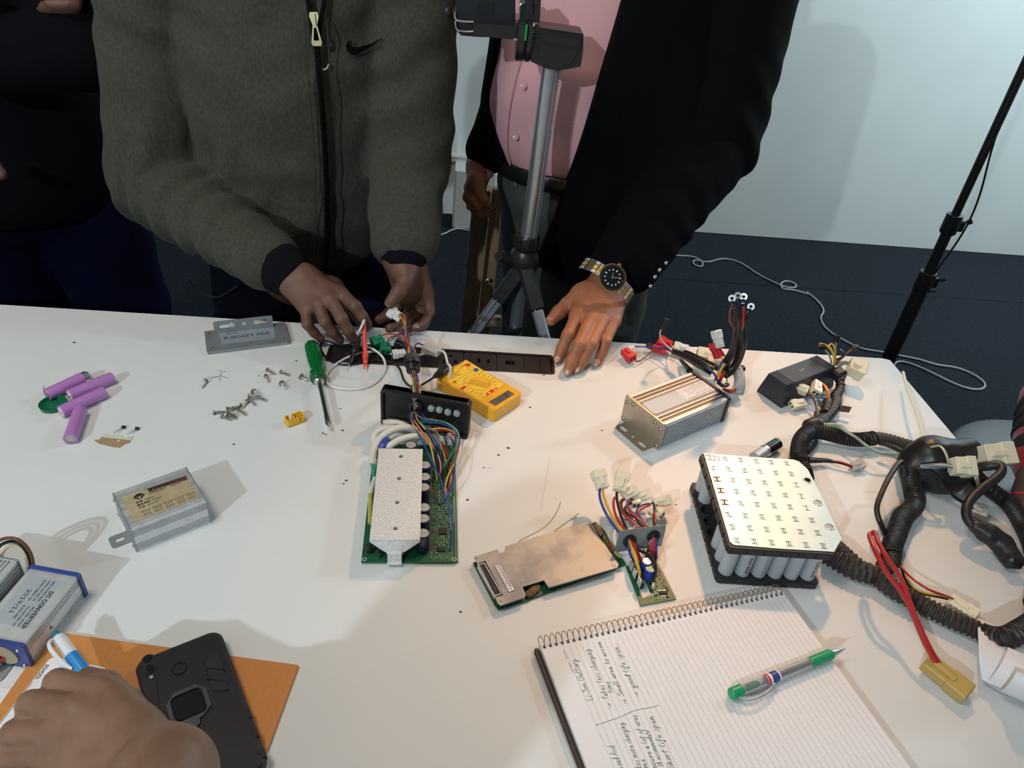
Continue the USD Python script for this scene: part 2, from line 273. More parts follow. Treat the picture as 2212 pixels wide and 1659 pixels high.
# ---------------------------------------------------------------- table with its socket strip
tb = Thing('table', 'long white laminate meeting table with a black socket strip let into its top', 'table', loc=(0, .6, 0))
e0, e1 = P(1920, 775), P(2212, 1121); sl = (e1[0] - e0[0]) / (e1[1] - e0[1]); EY = 1.1311
top = sg.Polygon([(-1.45, EY), (e0[0] - .012, EY), (e0[0], EY - .004), (e0[0] + sl * (.03 - EY), .03), (-1.45, .03)])
SX0, SX1, SY0, SY1 = -.215, .1625, 1.0185, 1.0715
sc = sg.box(SX0, SY0, SX1, SY1)
tb.add('tabletop', cat([prism(top.difference(sc), TZ - .025, TZ), prism(top, TZ - .027, TZ - .025)]), 'laminate', smooth=False, world=True)
tb.add('edge_band', prism(top.buffer(.0012, join_style=2).difference(top), TZ - .026, TZ - .0006), 'table_edge', smooth=False, world=True)
for x, y in ((-1.35, .95), (.68, .95), (-1.35, .15), (.70, .15)): tb.add('leg', bx(x - .02, x + .02, y - .02, y + .02, .0, TZ - .027, .003), 'steel_leg', world=True)
tb.add('apron', bx(-1.33, .66, .935, .965, TZ - .09, TZ - .027, .002), 'steel_leg', world=True)
fr = rrect(SX1 - SX0 + .003, SY1 - SY0 + .003, .006).difference(rrect(SX1 - SX0 - .006, SY1 - SY0 - .006, .003))
so = Thing.add
sp = tb.add('socket_panel', mv(cat([prism(fr, TZ - .004, TZ + .0018), prism(rrect(SX1 - SX0 - .004, SY1 - SY0 - .004, .003), TZ - .022, TZ - .006)]), (SX0 + SX1) / 2, (SY0 + SY1) / 2), 'black_socket', world=True)
xs = [SX0 + .004, -.168, -.121, -.09, -.043, -.028, .030, .075, .112, SX1 - .004]
xs = [SX0 + .004, -.178, -.128, -.082, -.034, .010, .022, .066, .113, .141, SX1 - .004]
for i, (x0, x1) in enumerate(zip(xs, xs[1:])):
    w = x1 - x0 - .0008; pl = rrect(w, SY1 - SY0 - .009, .0012); ho = []
    if i in (2, 4): ho = [sa.translate(sg.Point(0, 0).buffer(.0034), *o) for o in ((0, .009), (-.009, -.006), (.009, -.006))] + [sa.translate(sg.box(-.004, -.0012, .004, .0012), *o) for o in ((-.0095, -.012), (.0095, -.012))]
    if i == 6: ho = [sa.translate(sg.box(-.0022, -.0062, .0022, .0062), *o) for o in ((-.0082, 0), (.0082, 0))]
    if i == 7: ho = [sg.box(-.008, -.007, .008, .005)]
    for q in ho: pl = pl.difference(q)
    c = ((x0 + x1) / 2, (SY0 + SY1) / 2)
    mp = tb.add('socket_module', mv(prism(pl, TZ - .006, TZ + .0006), *c), 'black_socket', world=True, parent=sp)
tb.add('pencil_mark', cat([strokes([[tuple(P(x, y)[:2]) for x, y in l] for l in (((449, 815), (468, 814), (476, 812), (478, 805)), ((472, 801), (488, 803)), ((438, 818), (449, 816)), ((476, 812), (492, 816)), ((475, 815), (475, 822)), ((456, 818), (476, 812)))], .0007, z=TZ + .00005)]), 'black_socket', world=True)
pts = [(698, 936), (704, 939), (740, 930), (742, 1045), (748, 1038), (820, 955), (735, 883), (1077, 983), (1045, 1010), (640, 780), (1530, 1060), (560, 812), (505, 960), (880, 905), (1300, 930), (995, 1322), (1010, 1080), (1098, 968), (1145, 880), (1175, 810), (160, 740), (1460, 1090)]
tb.add('crumb', cat([ap(trimesh.creation.icosphere(1, .0009 + .0007 * rng.random()), np.array([[1.6, 0, 0, P(*q)[0]], [0, 1, 0, P(*q)[1]], [0, 0, .5, TZ + .0003], [0, 0, 0, 1]])) for q in pts]), 'black_socket', world=True, kind='stuff')
tb.add('scratch', strokes([[tuple(P(*q)[:2]) for q in l] for l in (((1865, 1062), (1894, 1064)), ((1188, 985), (1168, 1100)), ((1050, 1009), (1064, 1012)), ((1170, 810), (1176, 814)))], .0006, z=TZ + .00005), 'table_edge', world=True)

# ---------------------------------------------------------------- people
def union(*ms):
    try:
        u = trimesh.boolean.union([m for m in ms], engine='manifold'); return u if len(u.faces) else cat(ms)
    except Exception: return cat(ms)
def hand(fore, wrist, mcps, fingers, thumb, up, s=1.0, h=.0024, wr=(.027, .0225)):
    """Forearm end, wrist, four knuckles (index first), four [pip, dip, tip], thumb [base, joint, joint, tip]; up: from the palm to the back of the hand."""
    up = nz(up); wr = [w * s for w in wr]; wv = nz(mcps[0] - mcps[3]); pr = [(fore, wrist + wv * .008 * s, wr[0], wr[1]), (fore, wrist - wv * .008 * s, wr[0], wr[1])]
    for i, m in enumerate(mcps):
        b = wrist + (wv * (.016 - .0105 * i) + up * .001) * s; pr.append((b - up * .004 * s, m - up * .004 * s, .0165 * s, (.0125, .0125, .012, .0110)[i] * s, .016))
    pr.append((thumb[0], thumb[1], .0165 * s, .0135 * s, .014)); pr.append((wrist + wv * .012 * s, thumb[0], .016 * s, .0165 * s, .016)); pr.append((thumb[0], mcps[0] - up * .006 * s, .013 * s, .010 * s, .014)); 
    for i, (m, f) in enumerate(zip(mcps, fingers)):
        r = [q * s * (.0112, .0114, .0108, .0094)[i] / .0112 for q in (.0112, .0102, .0092, .0076)]
        c = [m - up * .002 * s] + list(f); pr.append([(c[0], c[1], r[0], r[1]), (c[1], c[2], r[1] * 1.02, r[2]), (c[2], c[3], r[2] * 1.02, r[3])])
    pr.append([(thumb[1], thumb[2], .0132 * s, .0118 * s), (thumb[2], thumb[3], .0122 * s, .0092 * s)])
    return blob(pr, h, .014)
def nail(f, up, w=.0052, side=None):
    """Nail plate on the last joint of a finger chain."""
    d = nz(f[-1] - f[-2]); u = nz(up - d * (up @ d)); m = trimesh.creation.icosphere(2, 1.0); m.apply_scale((.0072, w, .0016)); M = np.eye(4); M[:3, 0], M[:3, 1], M[:3, 2] = d, np.cross(u, d), u; M[:3, 3] = f[-1] + d * .0008 + u * .0070; return ap(m, M)
def head(c, face=(0, -1), s=1.0, skin=True):
    a = math.atan2(face[1], face[0]) + math.pi / 2; Rm = trimesh.transformations.euler_matrix(0, 0, a)[:3, :3]; g = lambda x, y, z: V(*c) + Rm @ V(x, y, z) * s
    return [('e', g(0, 0, .02), (.076 * s, .095 * s, .115 * s), a), (g(0, -.03, -.06), g(0, -.055, -.085), .05 * s, .035 * s, .03), (g(0, -.09, .02), g(0, -.112, -.015), .010 * s, .016 * s, .012),
            (g(-.024, -.098, -.05), g(.024, -.098, -.05), .009 * s, .009 * s, .006), (g(-.079, .01, .025), g(-.079, .012, -.02), .014 * s, .010 * s, .006), (g(.079, .01, .025), g(.079, .012, -.02), .014 * s, .010 * s, .006),
            (g(-.032, -.083, .028), g(-.03, -.083, .028), .014 * s, .014 * s, .006), (g(.032, -.083, .028), g(.03, -.083, .028), .014 * s, .014 * s, .006), (g(0, .015, -.07), g(0, .03, -.17), .055 * s, .06 * s, .03)]
def hair(c, face=(0, -1), s=1.0):
    a = math.atan2(face[1], face[0]) + math.pi / 2; Rm = trimesh.transformations.euler_matrix(0, 0, a)[:3, :3]; cc = V(*c)
    cut = lambda p: (lambda q: np.minimum(.055 - q[..., 2], -q[..., 1] + .0))(np.stack([(p - cc) @ Rm[:, k] for k in range(3)], -1))
    return puff(blob([('e', V(*c) + Rm @ V(0, .004, .028) * s, (.083 * s, .103 * s, .119 * s), a)], .008, cut=cut), .004, (90, 90, 90), 3)
def legs(hip, f1, f2, r=.085, k=.03):
    return [(hip + V(-.09, 0, 0), V(f1[0], f1[1], .5), r, r * .75, k), (V(f1[0], f1[1], .5), V(f1[0], f1[1], .09), r * .75, r * .5, k), (hip + V(.09, 0, 0), V(f2[0], f2[1], .5), r, r * .75, k), (V(f2[0], f2[1], .5), V(f2[0], f2[1], .09), r * .75, r * .5, k)]
def shoe(f, d=(0, -1)): d = V(d[0], d[1], 0); c = V(f[0], f[1], 0); return blob([(c - d * .03 + V(0, 0, .045), c + d * .15 + V(0, 0, .035), .045, .035), (c + V(0, 0, .06), c + V(0, 0, .1), .045, .045)], .009, .02, cut=lambda p: -p[..., 2])

# -- the person in the olive jacket
A = Thing('person', 'person in a grey-green zip jacket, both hands working over the far table edge', 'person', loc=(-.33, 1.45, 0))
sh1, el1, wr1 = V(-.535, 1.44, 1.33), PY(338, 395, 1.37), P(642, 603, .085)
sh2, el2, wr2 = V(-.125, 1.44, 1.33), PY(884, 335, 1.37), PY(872, 552, 1.185)
fa1, fa2 = wr1 + (el1 - wr1) * .25, wr2 + (el2 - wr2) * .25
torsoA = [('e', (-.335, 1.46, .82), (.185, .135, .22)), ('e', (-.33, 1.455, 1.05), (.195, .145, .26)), ('e', (-.33, 1.46, 1.22), (.20, .14, .2)), (sh1 + V(.06, 0, .0), sh2 - V(.06, 0, 0), .08, .08)]
hA = V(-.33, 1.41, 1.63)
k1 = [P(737, 636, .078), P(713, 645, .078), P(686, 656, .072), P(660, 668, .060)]
f1 = [[P(768, 662, .072), P(783, 684, .055), P(795, 700, .036)], [P(738, 688, .062), P(752, 714, .040), P(764, 733, .020)], [P(702, 694, .054), P(718, 717, .034), P(735, 734, .016)], [P(664, 700, .045), P(678, 718, .028), P(694, 733, .014)]]
th1 = [P(716, 622, .060), P(748, 648, .045), P(772, 678, .038), P(790, 706, .026)]
hr = hand(fa1, wr1, k1, f1, th1, (0, -.45, .9), 1.0)
k2 = [PY(872, 640, 1.175), PY(893, 646, 1.185), PY(911, 643, 1.19), PY(925, 632, 1.185)]
f2 = [[PY(850, 668, 1.165), PY(834, 684, 1.148), PY(819, 690, 1.135)], [PY(877, 694, 1.165), PY(860, 708, 1.14), PY(842, 709, 1.122)], [PY(905, 694, 1.165), PY(888, 712, 1.135), PY(868, 711, 1.115)], [PY(929, 674, 1.165), PY(916, 700, 1.135), PY(897, 709, 1.115)]]
th2 = [PY(876, 588, 1.160), PY(876, 607, 1.140), PY(862, 630, 1.122), PY(843, 654, 1.112)]
hl = hand(fa2, wr2, k2, f2, th2, (.15, .95, .1), 1.10)
body = blob(torsoA + head(hA) + legs(V(-.335, 1.47, .85), (-.47, 1.50), (-.2, 1.5)) + [(sh1, el1, .055, .048), (el1, fa1, .047, .034), (sh2, el2, .055, .048), (el2, fa2, .047, .034)], .013, .03)
A.add('body', union(body, hr, hl), 'skin_dark', smooth=True, world=True)
A.add('nail', nail(th2, V(-.3, -.9, .35), .0066), 'nail_dark', smooth=True, world=True, parent=None)
for f, u in ((f2[2], V(0, -.6, .7)), (f2[3], V(0, -.6, .7))): A.add('nail', nail(f, u), 'nail_dark', smooth=True, world=True)
A.add('hair', hair(hA), 'hair_black', smooth=True, world=True)
def folds(m, c, axis, amp, freq, rad, seed=0):
    """Sleeve creases round a joint."""
    m = m.copy(); v = np.array(m.vertices); nrm = trimesh.Trimesh(v, m.faces, process=False).vertex_normals; s = (v - c) @ nz(axis); w = np.exp(-(np.linalg.norm(v - c, axis=1) / rad) ** 2)
    v = v + nrm * (amp * w * np.sin(s * freq + 3.5 * meshkit.noise(v * 14, seed)))[:, None]; m.vertices = v; return m
ce1, ce2 = wr1 + (el1 - wr1) * .20, wr2 + (el2 - wr2) * .16
jk = blob([('e', (-.335, 1.45, .90), (.212, .165, .24)), ('e', (-.33, 1.445, 1.1), (.215, .17, .27)), ('e', (-.33, 1.45, 1.26), (.215, .16, .17)), (sh1 + V(.05, 0, 0), sh2 - V(.05, 0, 0), .105, .105), (V(-.33, 1.44, 1.38), V(-.33, 1.43, 1.47), .09, .085, .03),
          [(sh1, el1, .098, .082), (el1, ce1, .080, .058)], [(sh2, el2, .092, .080), (el2, ce2, .076, .060)]], .0085, .03, cut=lambda p: np.maximum(.735 - p[..., 2], p[..., 2] - 1.52))
jk = puff(jk, .0055, (9, 9, 7), 5)
for c, ax, a, f, r in ((el1, wr1 - el1, .006, 120, .12), ((el1 + ce1) / 2, wr1 - el1, .0065, 115, .12), (el2, V(.3, 0, 1), .0035, 75, .12), ((el2 + ce2) / 2, V(-.4, .3, 1), .004, 85, .10), (V(-.5, 1.36, 1.15), V(.6, 0, 1), .006, 70, .16), (V(-.17, 1.36, 1.15), V(-.6, 0, 1), .006, 70, .16), (V(-.33, 1.3, .85), V(0, 0, 1), .004, 60, .16)): jk = folds(jk, c, ax, a, f, r, 2)
jkp = A.add('jacket', jk, 'olive_fleece', smooth=True, world=True)
import scipy.spatial
jtree = scipy.spatial.cKDTree(jk.vertices); jnorm = trimesh.Trimesh(jk.vertices, jk.faces, process=False).vertex_normals
def hit(tree, vs, px, guess, off):
    """Where the ray of a pixel meets a surface's points near a guessed depth."""
    d = ray(*px); best = None
    s = np.linspace(guess - .3, guess + .12, 240); q = CP + d[None] * (s / d[1])[:, None]; dist, _ = tree.query(q); near = np.where(dist < .008)[0]; i = near[0] if len(near) else int(np.argmin(dist)); return q[i] - nz(d) * off
def onjk(px, off=.006): return hit(jtree, jk.vertices, px, 1.42, off)
zp = [onjk(p) for p in ((684, 95), (692, 190), (699, 280), (704, 370), (706, 460), (704, 540), (700, 600))]
A.add('zip_tape', tube(zp, .0095, 8, .01, flat=(1, .5)), 'zip_black', world=True, parent=jkp)
zt = spl(zp, .0052); A.add('zip_teeth', cat([rbox(.0042, .003, .0022, .0005, (0, 0, 0)).apply_translation(q + V(.0022 * (-1) ** i, -.006, 0)) for i, q in enumerate(zt)]), 'zip_black', world=True, parent=jkp)
for s in (-1, 1):
    A.add('zip_tape', tube([onjk((683 + s * (4 + 2.2 * k), 88 - 14 * k)) for k in range(9)], .004, 6, .01), 'zip_black', world=True, parent=jkp)
    A.add('seam', tube([onjk((p[0] + s * 24, p[1])) for p in ((682, 40), (692, 190), (699, 280), (704, 370), (706, 460), (704, 540), (700, 590))], .0011, 5, .01), 'olive_seam', world=True, parent=jkp)
za = onjk((681, 60), .014); zx, zu = CR, nz(V(0, -.5, .85))
zf = np.eye(4); zf[:3, 0], zf[:3, 1], zf[:3, 2], zf[:3, 3] = CR, nz(np.cross(nz(np.cross(CR, V(0, .15, 1))), CR)), nz(np.cross(CR, V(0, .15, 1))), za
pull = cat([prism(sg.Polygon([(-.006, .022), (.006, .022), (.0075, .016), (.0035, .004), (.0085, -.022), (.006, -.026), (-.006, -.026), (-.0085, -.022), (-.0035, .004), (-.0075, .016)]).difference(sg.Polygon([(-.002, .0), (.002, .0), (.0045, -.018), (-.0045, -.018)])), -.001, .0012), prism(rrect(.005, .018, .002).buffer(0), .0012, .004).apply_translation((0, .012, 0))])
A.add('zip_pull', ap(pull, zf), 'brass', world=True, parent=jkp)
cb = [onjk(p, .006) for p in ((686, 132), (688, 145), (696, 150), (704, 149), (709, 140))]
A.add('bead_cord', cat([trimesh.creation.icosphere(1, .0021).apply_translation(q) for q in spl(cb, .0042)]), 'bead_silver', world=True, parent=jkp)
sw = [(748, 90), (748, 102), (753, 112), (762, 118), (775, 116), (800, 103), (827, 83), (812, 89), (790, 98), (774, 102), (765, 99), (764, 93), (768, 86), (758, 92), (751, 98)]
sw = [(751, 90), (748, 100), (751, 111), (760, 118), (773, 116), (798, 103), (827, 82), (800, 95), (780, 101), (766, 103), (760, 100), (758, 95), (760, 88)]
sw2 = prism(sg.Polygon(sw).buffer(.4), 0, 1); ev, ef = trimesh.remesh.subdivide_to_size(sw2.vertices, sw2.faces, 7); em_ = trimesh.Trimesh(ev, ef); em_.merge_vertices()
em_.vertices = np.array([onjk(p[:2], .001 + .004 * p[2]) for p in em_.vertices]); em_.fix_normals()
A.add('chest_emblem', em_, 'zip_black', world=True, parent=jkp, label='black curved tick emblem')
for w, c, r in ((wr1 + (el1 - wr1) * .08, ce1, .047), (wr2 + (el2 - wr2) * .04, ce2, .048)):
    m = tube([w, w + (c - w) * .5, c + (c - w) * .25], [r * .93, r, r * 1.05], 40, .006, smooth=False); v = np.array(m.vertices); 
    A.add('cuff', folds(puff(blob([(w, c + (c - w) * .2, r * .92, r)], .005), .001, (40, 40, 40)), c, c - w, .0, 1, 1), 'rib_black', smooth=True, world=True, parent=jkp)
tr = blob([('e', (-.335, 1.465, .80), (.20, .15, .17)), (V(-.43, 1.47, .72), V(-.47, 1.5, .5), .105, .09), (V(-.47, 1.5, .5), V(-.47, 1.5, .06), .09, .07), (V(-.24, 1.47, .72), V(-.2, 1.5, .5), .105, .09), (V(-.2, 1.5, .5), V(-.2, 1.5, .06), .09, .07)], .012, .02)
trp = A.add('jeans', puff(tr, .004, (14, 14, 9), 2), 'jeans_dark', smooth=True, world=True)
ttree = scipy.spatial.cKDTree(tr.vertices)
A.add('pocket_seam', tube([hit(ttree, 0, p, 1.46, .004) for p in ((408, 602), (425, 625), (455, 640), (490, 633), (512, 618))], .0018, 5, .01), 'olive_seam', world=True, parent=trp)
for f in ((-.47, 1.5), (-.2, 1.5)): A.add('shoe', shoe(f), 'shoe_black', smooth=True, world=True)

# -- the person in the black blazer
B = Thing('person', 'person in black blazer and pink shirt, resting a watch-wearing hand on the table', 'person', loc=(.28, 1.62, 0))
shb, elb = V(.50, 1.60, 1.42), PY(1535, 305, 1.46); wrb = P(1326, 603, .078)
sha, ela, wra = PY(1195, -110, 1.64), PY(1118, 215, 1.63), PY(1034, 368, 1.57)
kb = [P(1247, 681, .056), P(1276, 690, .058), P(1303, 691, .056), P(1328, 692, .050)]
fb = [[P(1227, 724, .041), P(1214, 753, .022), P(1205, 776, .008)], [P(1250, 746, .044), P(1235, 780, .023), P(1227, 802, .008)], [P(1276, 745, .042), P(1259, 777, .022), P(1249, 797, .008)], [P(1308, 739, .036), P(1299, 765, .019), P(1290, 784, .007)]]
thb = [P(1258, 636, .062), P(1226, 658, .048), P(1207, 675, .040), P(1190, 692, .036)]
fwb = wrb + (elb - wrb) * .3
hb = hand(fwb, wrb, kb, fb, thb, (-.1, -.35, .93), 1.06, wr=(.034, .030))
ka = [PY(1012, 405, 1.53), PY(1008, 425, 1.55), PY(1016, 440, 1.57), PY(1030, 448, 1.59)]
fa = [[PY(1022, 432, 1.51), PY(1032, 446, 1.505), PY(1040, 452, 1.52)], [PY(1024, 450, 1.53), PY(1036, 462, 1.53), PY(1046, 464, 1.54)], [PY(1040, 455, 1.555), PY(1052, 462, 1.555), PY(1060, 460, 1.56)], [PY(1048, 452, 1.58), PY(1058, 458, 1.58), PY(1064, 455, 1.585)]]
ha = hand(wra + (ela - wra) * .3, wra, ka, fa, [PY(1030, 390, 1.52), PY(1036, 412, 1.51), PY(1044, 430, 1.505), PY(1052, 442, 1.51)], (-.8, -.2, .2), .95)
hB = V(.30, 1.56, 1.72)
bodyB = blob([('e', (.26, 1.63, .95), (.19, .15, .22)), ('e', (.265, 1.62, 1.15), (.2, .16, .28)), (sha, shb, .085, .085)] + head(hB, (-.1, -1)) + legs(V(.27, 1.66, .86), (.20, 1.7), (.40, 1.7), .08) + [(shb, elb, .06, .05), (elb, fwb, .05, .036), (sha, ela, .058, .05), (ela, wra, .046, .03)], .013, .03)
B.add('body', union(bodyB, hb, ha), 'skin_brown', smooth=True, world=True)
for f in fb: B.add('nail', nail(f, V(-.1, -.35, .93), .0054), 'nail', smooth=True, world=True)
B.add('nail', nail(thb, V(-.35, -.45, .8), .006), 'nail', smooth=True, world=True)
B.add('hair', hair(hB, (-.1, -1)), 'hair_black', smooth=True, world=True)
shirt = puff(blob([('e', (.238, 1.60, 1.03), (.205, .150, .2)), ('e', (.245, 1.61, 1.18), (.20, .150, .28)), (sha + V(.03, 0, 0), shb - V(.03, 0, 0), .09, .09), (V(.29, 1.6, 1.45), V(.295, 1.58, 1.56), .075, .07)], .01, .03, cut=lambda p: .905 + .25 * (p[..., 0] - .2) * 0 - p[..., 2]), .003, (10, 10, 8), 4)
sp_ = B.add('shirt', shirt, 'pink_shirt', smooth=True, world=True); stree = scipy.spatial.cKDTree(shirt.vertices)
for p in ((1131, 187), (1114, 297), (1124, 380)):
    q = hit(stree, 0, p, 1.5, .001); B.add('button', ap(lathe([(0, 0), (.0055, 0), (.0055, .0015), (.003, .0022), (0, .0018)], 16), zal(q, q + nz(CP - q))), 'pink_button', world=True, parent=sp_)
B.add('placket_seam', tube([hit(stree, 0, p, 1.5, .0002) for p in ((1132, 100), (1108, 190), (1094, 290), (1100, 350), (1114, 400))], .0012, 5, .01), 'pink_shirt', world=True, parent=sp_)
B.add('trousers', puff(blob([('e', (.255, 1.625, .86), (.190, .152, .14)), (V(.19, 1.64, .78), V(.20, 1.7, .5), .110, .088), (V(.20, 1.7, .5), V(.20, 1.7, .06), .088, .075), (V(.35, 1.64, .78), V(.39, 1.7, .5), .110, .090), (V(.39, 1.7, .5), V(.40, 1.7, .06), .09, .075)], .012, .02, cut=lambda p: p[..., 2] - .93), .003, (12, 12, 9), 8), 'grey_trousers', smooth=True, world=True)
bl = np.array([(.255 + .203 * math.cos(a), 1.622 + .163 * math.sin(a), .905) for a in np.linspace(0, 2 * math.pi, 40)])
B.add('belt', tube(bl, .016, 8, .02, smooth=False, flat=(.35, 1.1)), 'belt_black', smooth=True, world=True)
xr0, zr0, xr1, zr1 = *PY(1215, 430, 1.45)[[0, 2]], *PY(1345, 0, 1.45)[[0, 2]]
def open_front(p):
    xr = xr0 + (p[..., 2] - zr0) * (xr1 - xr0) / (zr1 - zr0); xl = PY(1078, 240, 1.5)[0] - .03; return np.minimum(np.minimum(xr - p[..., 0], p[..., 0] - xl), 1.62 - p[..., 1])
ceb, cea = wrb + (elb - wrb) * .14, wra + (ela - wra) * .30
bz1 = blob([('e', (.30, 1.61, .88), (.215, .185, .26)), ('e', (.29, 1.60, 1.12), (.222, .195, .32)), (sha + V(.03, 0, 0), shb - V(.03, 0, 0), .115, .115), ('e', (.40, 1.56, 1.0), (.14, .165, .30))], .011, .03, cut=lambda p: np.maximum(open_front(p), .60 - p[..., 2]))
bz2 = blob([[(shb, elb, .115, .096), (elb, ceb, .094, .066)]], .009, .03); bz3 = blob([[(sha, ela, .095, .078), (ela, cea, .072, .052)]], .009, .03)
for c, ax, r in ((elb, wrb - elb, .14), ((elb + ceb) / 2, wrb - elb, .12)): bz2 = folds(bz2, c, ax, .006, 100, r, 4)
bzp = B.add('blazer', union(bz1, puff(bz2, .004, (12, 12, 12), 3), puff(bz3, .004, (12, 12, 12), 6)), 'blazer_black', smooth=True, world=True)
B.add('shirt_cuff', blob([(wra + (ela - wra) * .06, wra + (ela - wra) * .24, .033, .038)], .005), 'pink_shirt', smooth=True, world=True)
for p in ((1438, 568), (1424, 583), (1414, 598), (1404, 618)):
    q = ceb + nz(V(.8, -.3, .1)) * .0; B.add('cuff_button', trimesh.creation.icosphere(2, .004).apply_translation(hit(scipy.spatial.cKDTree(bz2.vertices), 0, p, 1.3, .001)), 'bead_silver', smooth=True, world=True, parent=bzp)
for f in ((.20, 1.7), (.40, 1.7)): B.add('shoe', shoe(f), 'shoe_black', smooth=True, world=True)
mat('watch_steel', (.62, .62, .64), .22, 1.0); mat('watch_gold', (.78, .55, .2), .22, 1.0); mat('watch_black', (.006, .006, .007), .12, coat=.6); mat('lume', (.8, .8, .74), .4)
# wrist watch
ax = nz(kb[0] - kb[3]); dw = nz(wrb - elb); upw = nz(np.cross(ax, dw)); upw = upw if upw[2] > 0 else -upw; upw = nz(upw + V(0, -.25, 0)); ax = nz(np.cross(dw, upw)); 
wc = P(1322, 600, .118); W4 = np.eye(4); W4[:3, 0], W4[:3, 1], W4[:3, 2], W4[:3, 3] = ax * 1.22, np.cross(upw, ax) * 1.22, upw * 1.22, wc
wt = Thing('wrist_watch', 'steel and gold dive watch with a black dial worn on the wrist over the table', 'watch', M=W4)
wt.add('case', lathe([(0, -.005), (.017, -.005), (.0195, -.003), (.0195, .001), (.0185, .002), (0, .002)], 40), 'watch_steel')
wt.add('bezel', lathe([(.0145, .002), (.019, .002), (.0185, .0036), (.015, .0042), (.0145, .002)], 48), 'watch_black'); wt.add('bezel_ring', lathe([(.0186, .0015), (.0202, .0015), (.0202, .0028), (.0186, .003), (.0186, .0015)], 60), 'watch_gold')
wt.add('bezel_mark', cat([mv(bx(-.00025, .00025, .0158, .0178, .0036, .0040, .0001), rz=k * math.pi / 12) for k in range(24)]), 'watch_gold')
dl = wt.add('dial', cyl(.0146, .0006, 40, (0, 0, .002)), 'watch_black')
wt.add('hour_mark', cat([mv(cyl(.0011, .0003, 12, (0, .0112, .0026)), rz=k * math.pi / 6) if k % 3 else mv(bx(-.0009, .0009, .0098, .0128, .0026, .0029, .0001), rz=k * math.pi / 6) for k in range(12)]), 'lume', parent=dl)
for a, l, w in ((2.2, .010, .0013), (3.6, .0075, .0016)): wt.add('hand', mv(bx(-w / 2, w / 2, -.002, l, .0029, .0033, .0002), rz=a), 'watch_steel', parent=dl)
wt.add('crown', ap(cyl(.003, .004, 16), zal(V(.002, -.0195, -.001), V(.002, -.03, -.001))), 'watch_gold')
for s in (-1, 1):
    for j in range(6):
        a = .30 + j * .20; R_ = .034; c = V(s * (R_ * math.sin(a * 1.05) + .010), 0, R_ * (math.cos(a * 1.05) - 1) - .002)
        for yy, w, mm in ((-.0068, .0058, 'watch_steel'), (0, .0072, 'watch_gold'), (.0068, .0058, 'watch_steel')): wt.add('bracelet_link', mv(rbox(.0066, w, .0026, .0007, (0, yy, -.0013)), *c, ry=s * a), mm)

# -- the person in dark clothes at the left
C = Thing('person', 'person in a black twill top and navy trousers standing with folded arms', 'person', loc=(-.985, 1.6, 0))
tz = lambda x, y, Y=1.5: PY(x, y, Y)
cs1, cs2 = V(-1.205, 1.62, 1.36), V(-0.785, 1.62, 1.36)
ce_1, ce_2 = V(-1.245, 1.5, 1.08), tz(175, 105, 1.47)
hC = V(-0.985, 1.6, 1.64)
chand = [(tz(90, 20, 1.43), tz(105, 8, 1.41), .009, .008, .002), (tz(112, 24, 1.43), tz(125, 6, 1.41), .009, .008, .002), (tz(138, 26, 1.43), tz(148, 6, 1.41), .009, .008, .002), (tz(160, 26, 1.44), tz(170, 12, 1.42), .009, .008, .002), (tz(95, -22, 1.44), tz(165, -20, 1.44), .016, .016, .01)]
C.add('body', blob([('e', (-0.985, 1.63, .95), (.17, .13, .22)), ('e', (-0.985, 1.63, 1.18), (.18, .13, .25)), (cs1, cs2, .08, .08)] + head(hC) + legs(V(-0.945, 1.62, .82), (-1.065, 1.65), (-.845, 1.65)) + [(cs1, ce_1, .055, .05), (ce_1, tz(60, 95, 1.42), .045, .03), (cs2, ce_2, .055, .05), (ce_2, tz(-10, 130, 1.38), .045, .03), (tz(-12, 360, 1.36), tz(1, 378, 1.34), .014, .012)] + chand, .009, .02), 'skin_dark', smooth=True, world=True)
C.add('hair', hair(hC), 'hair_black', smooth=True, world=True)
ct = blob([('e', (-0.985, 1.61, .88), (.245, .205, .30)), ('e', (-0.985, 1.61, 1.12), (.235, .19, .28)), (cs1, cs2, .1, .1), [(cs1, ce_1, .09, .08), (ce_1, tz(-60, 60, 1.42), .075, .06)], [(cs2, ce_2, .09, .075), (ce_2, tz(-40, 130, 1.40), .075, .06)]], .010, .025, cut=lambda p: np.maximum(.735 - p[..., 2], p[..., 2] - 1.5))
C.add('top', puff(ct, .005, (10, 10, 12), 3), 'navy_wool', smooth=True, world=True)
C.add('trousers', puff(blob([('e', (-0.955, 1.63, .78), (.205, .165, .16)), (V(-1.055, 1.63, .7), V(-1.065, 1.65, .45), .12, .1), (V(-1.065, 1.65, .45), V(-1.065, 1.65, .06), .1, .08), (V(-0.855, 1.63, .7), V(-0.840, 1.65, .45), .12, .105), (V(-0.840, 1.65, .45), V(-0.845, 1.65, .06), .105, .08)], .012, .02), .003, (12, 12, 9), 1), 'navy_trousers', smooth=True, world=True)
for f in ((-1.065, 1.65), (-.845, 1.65)): C.add('shoe', shoe(f), 'shoe_black', smooth=True, world=True)

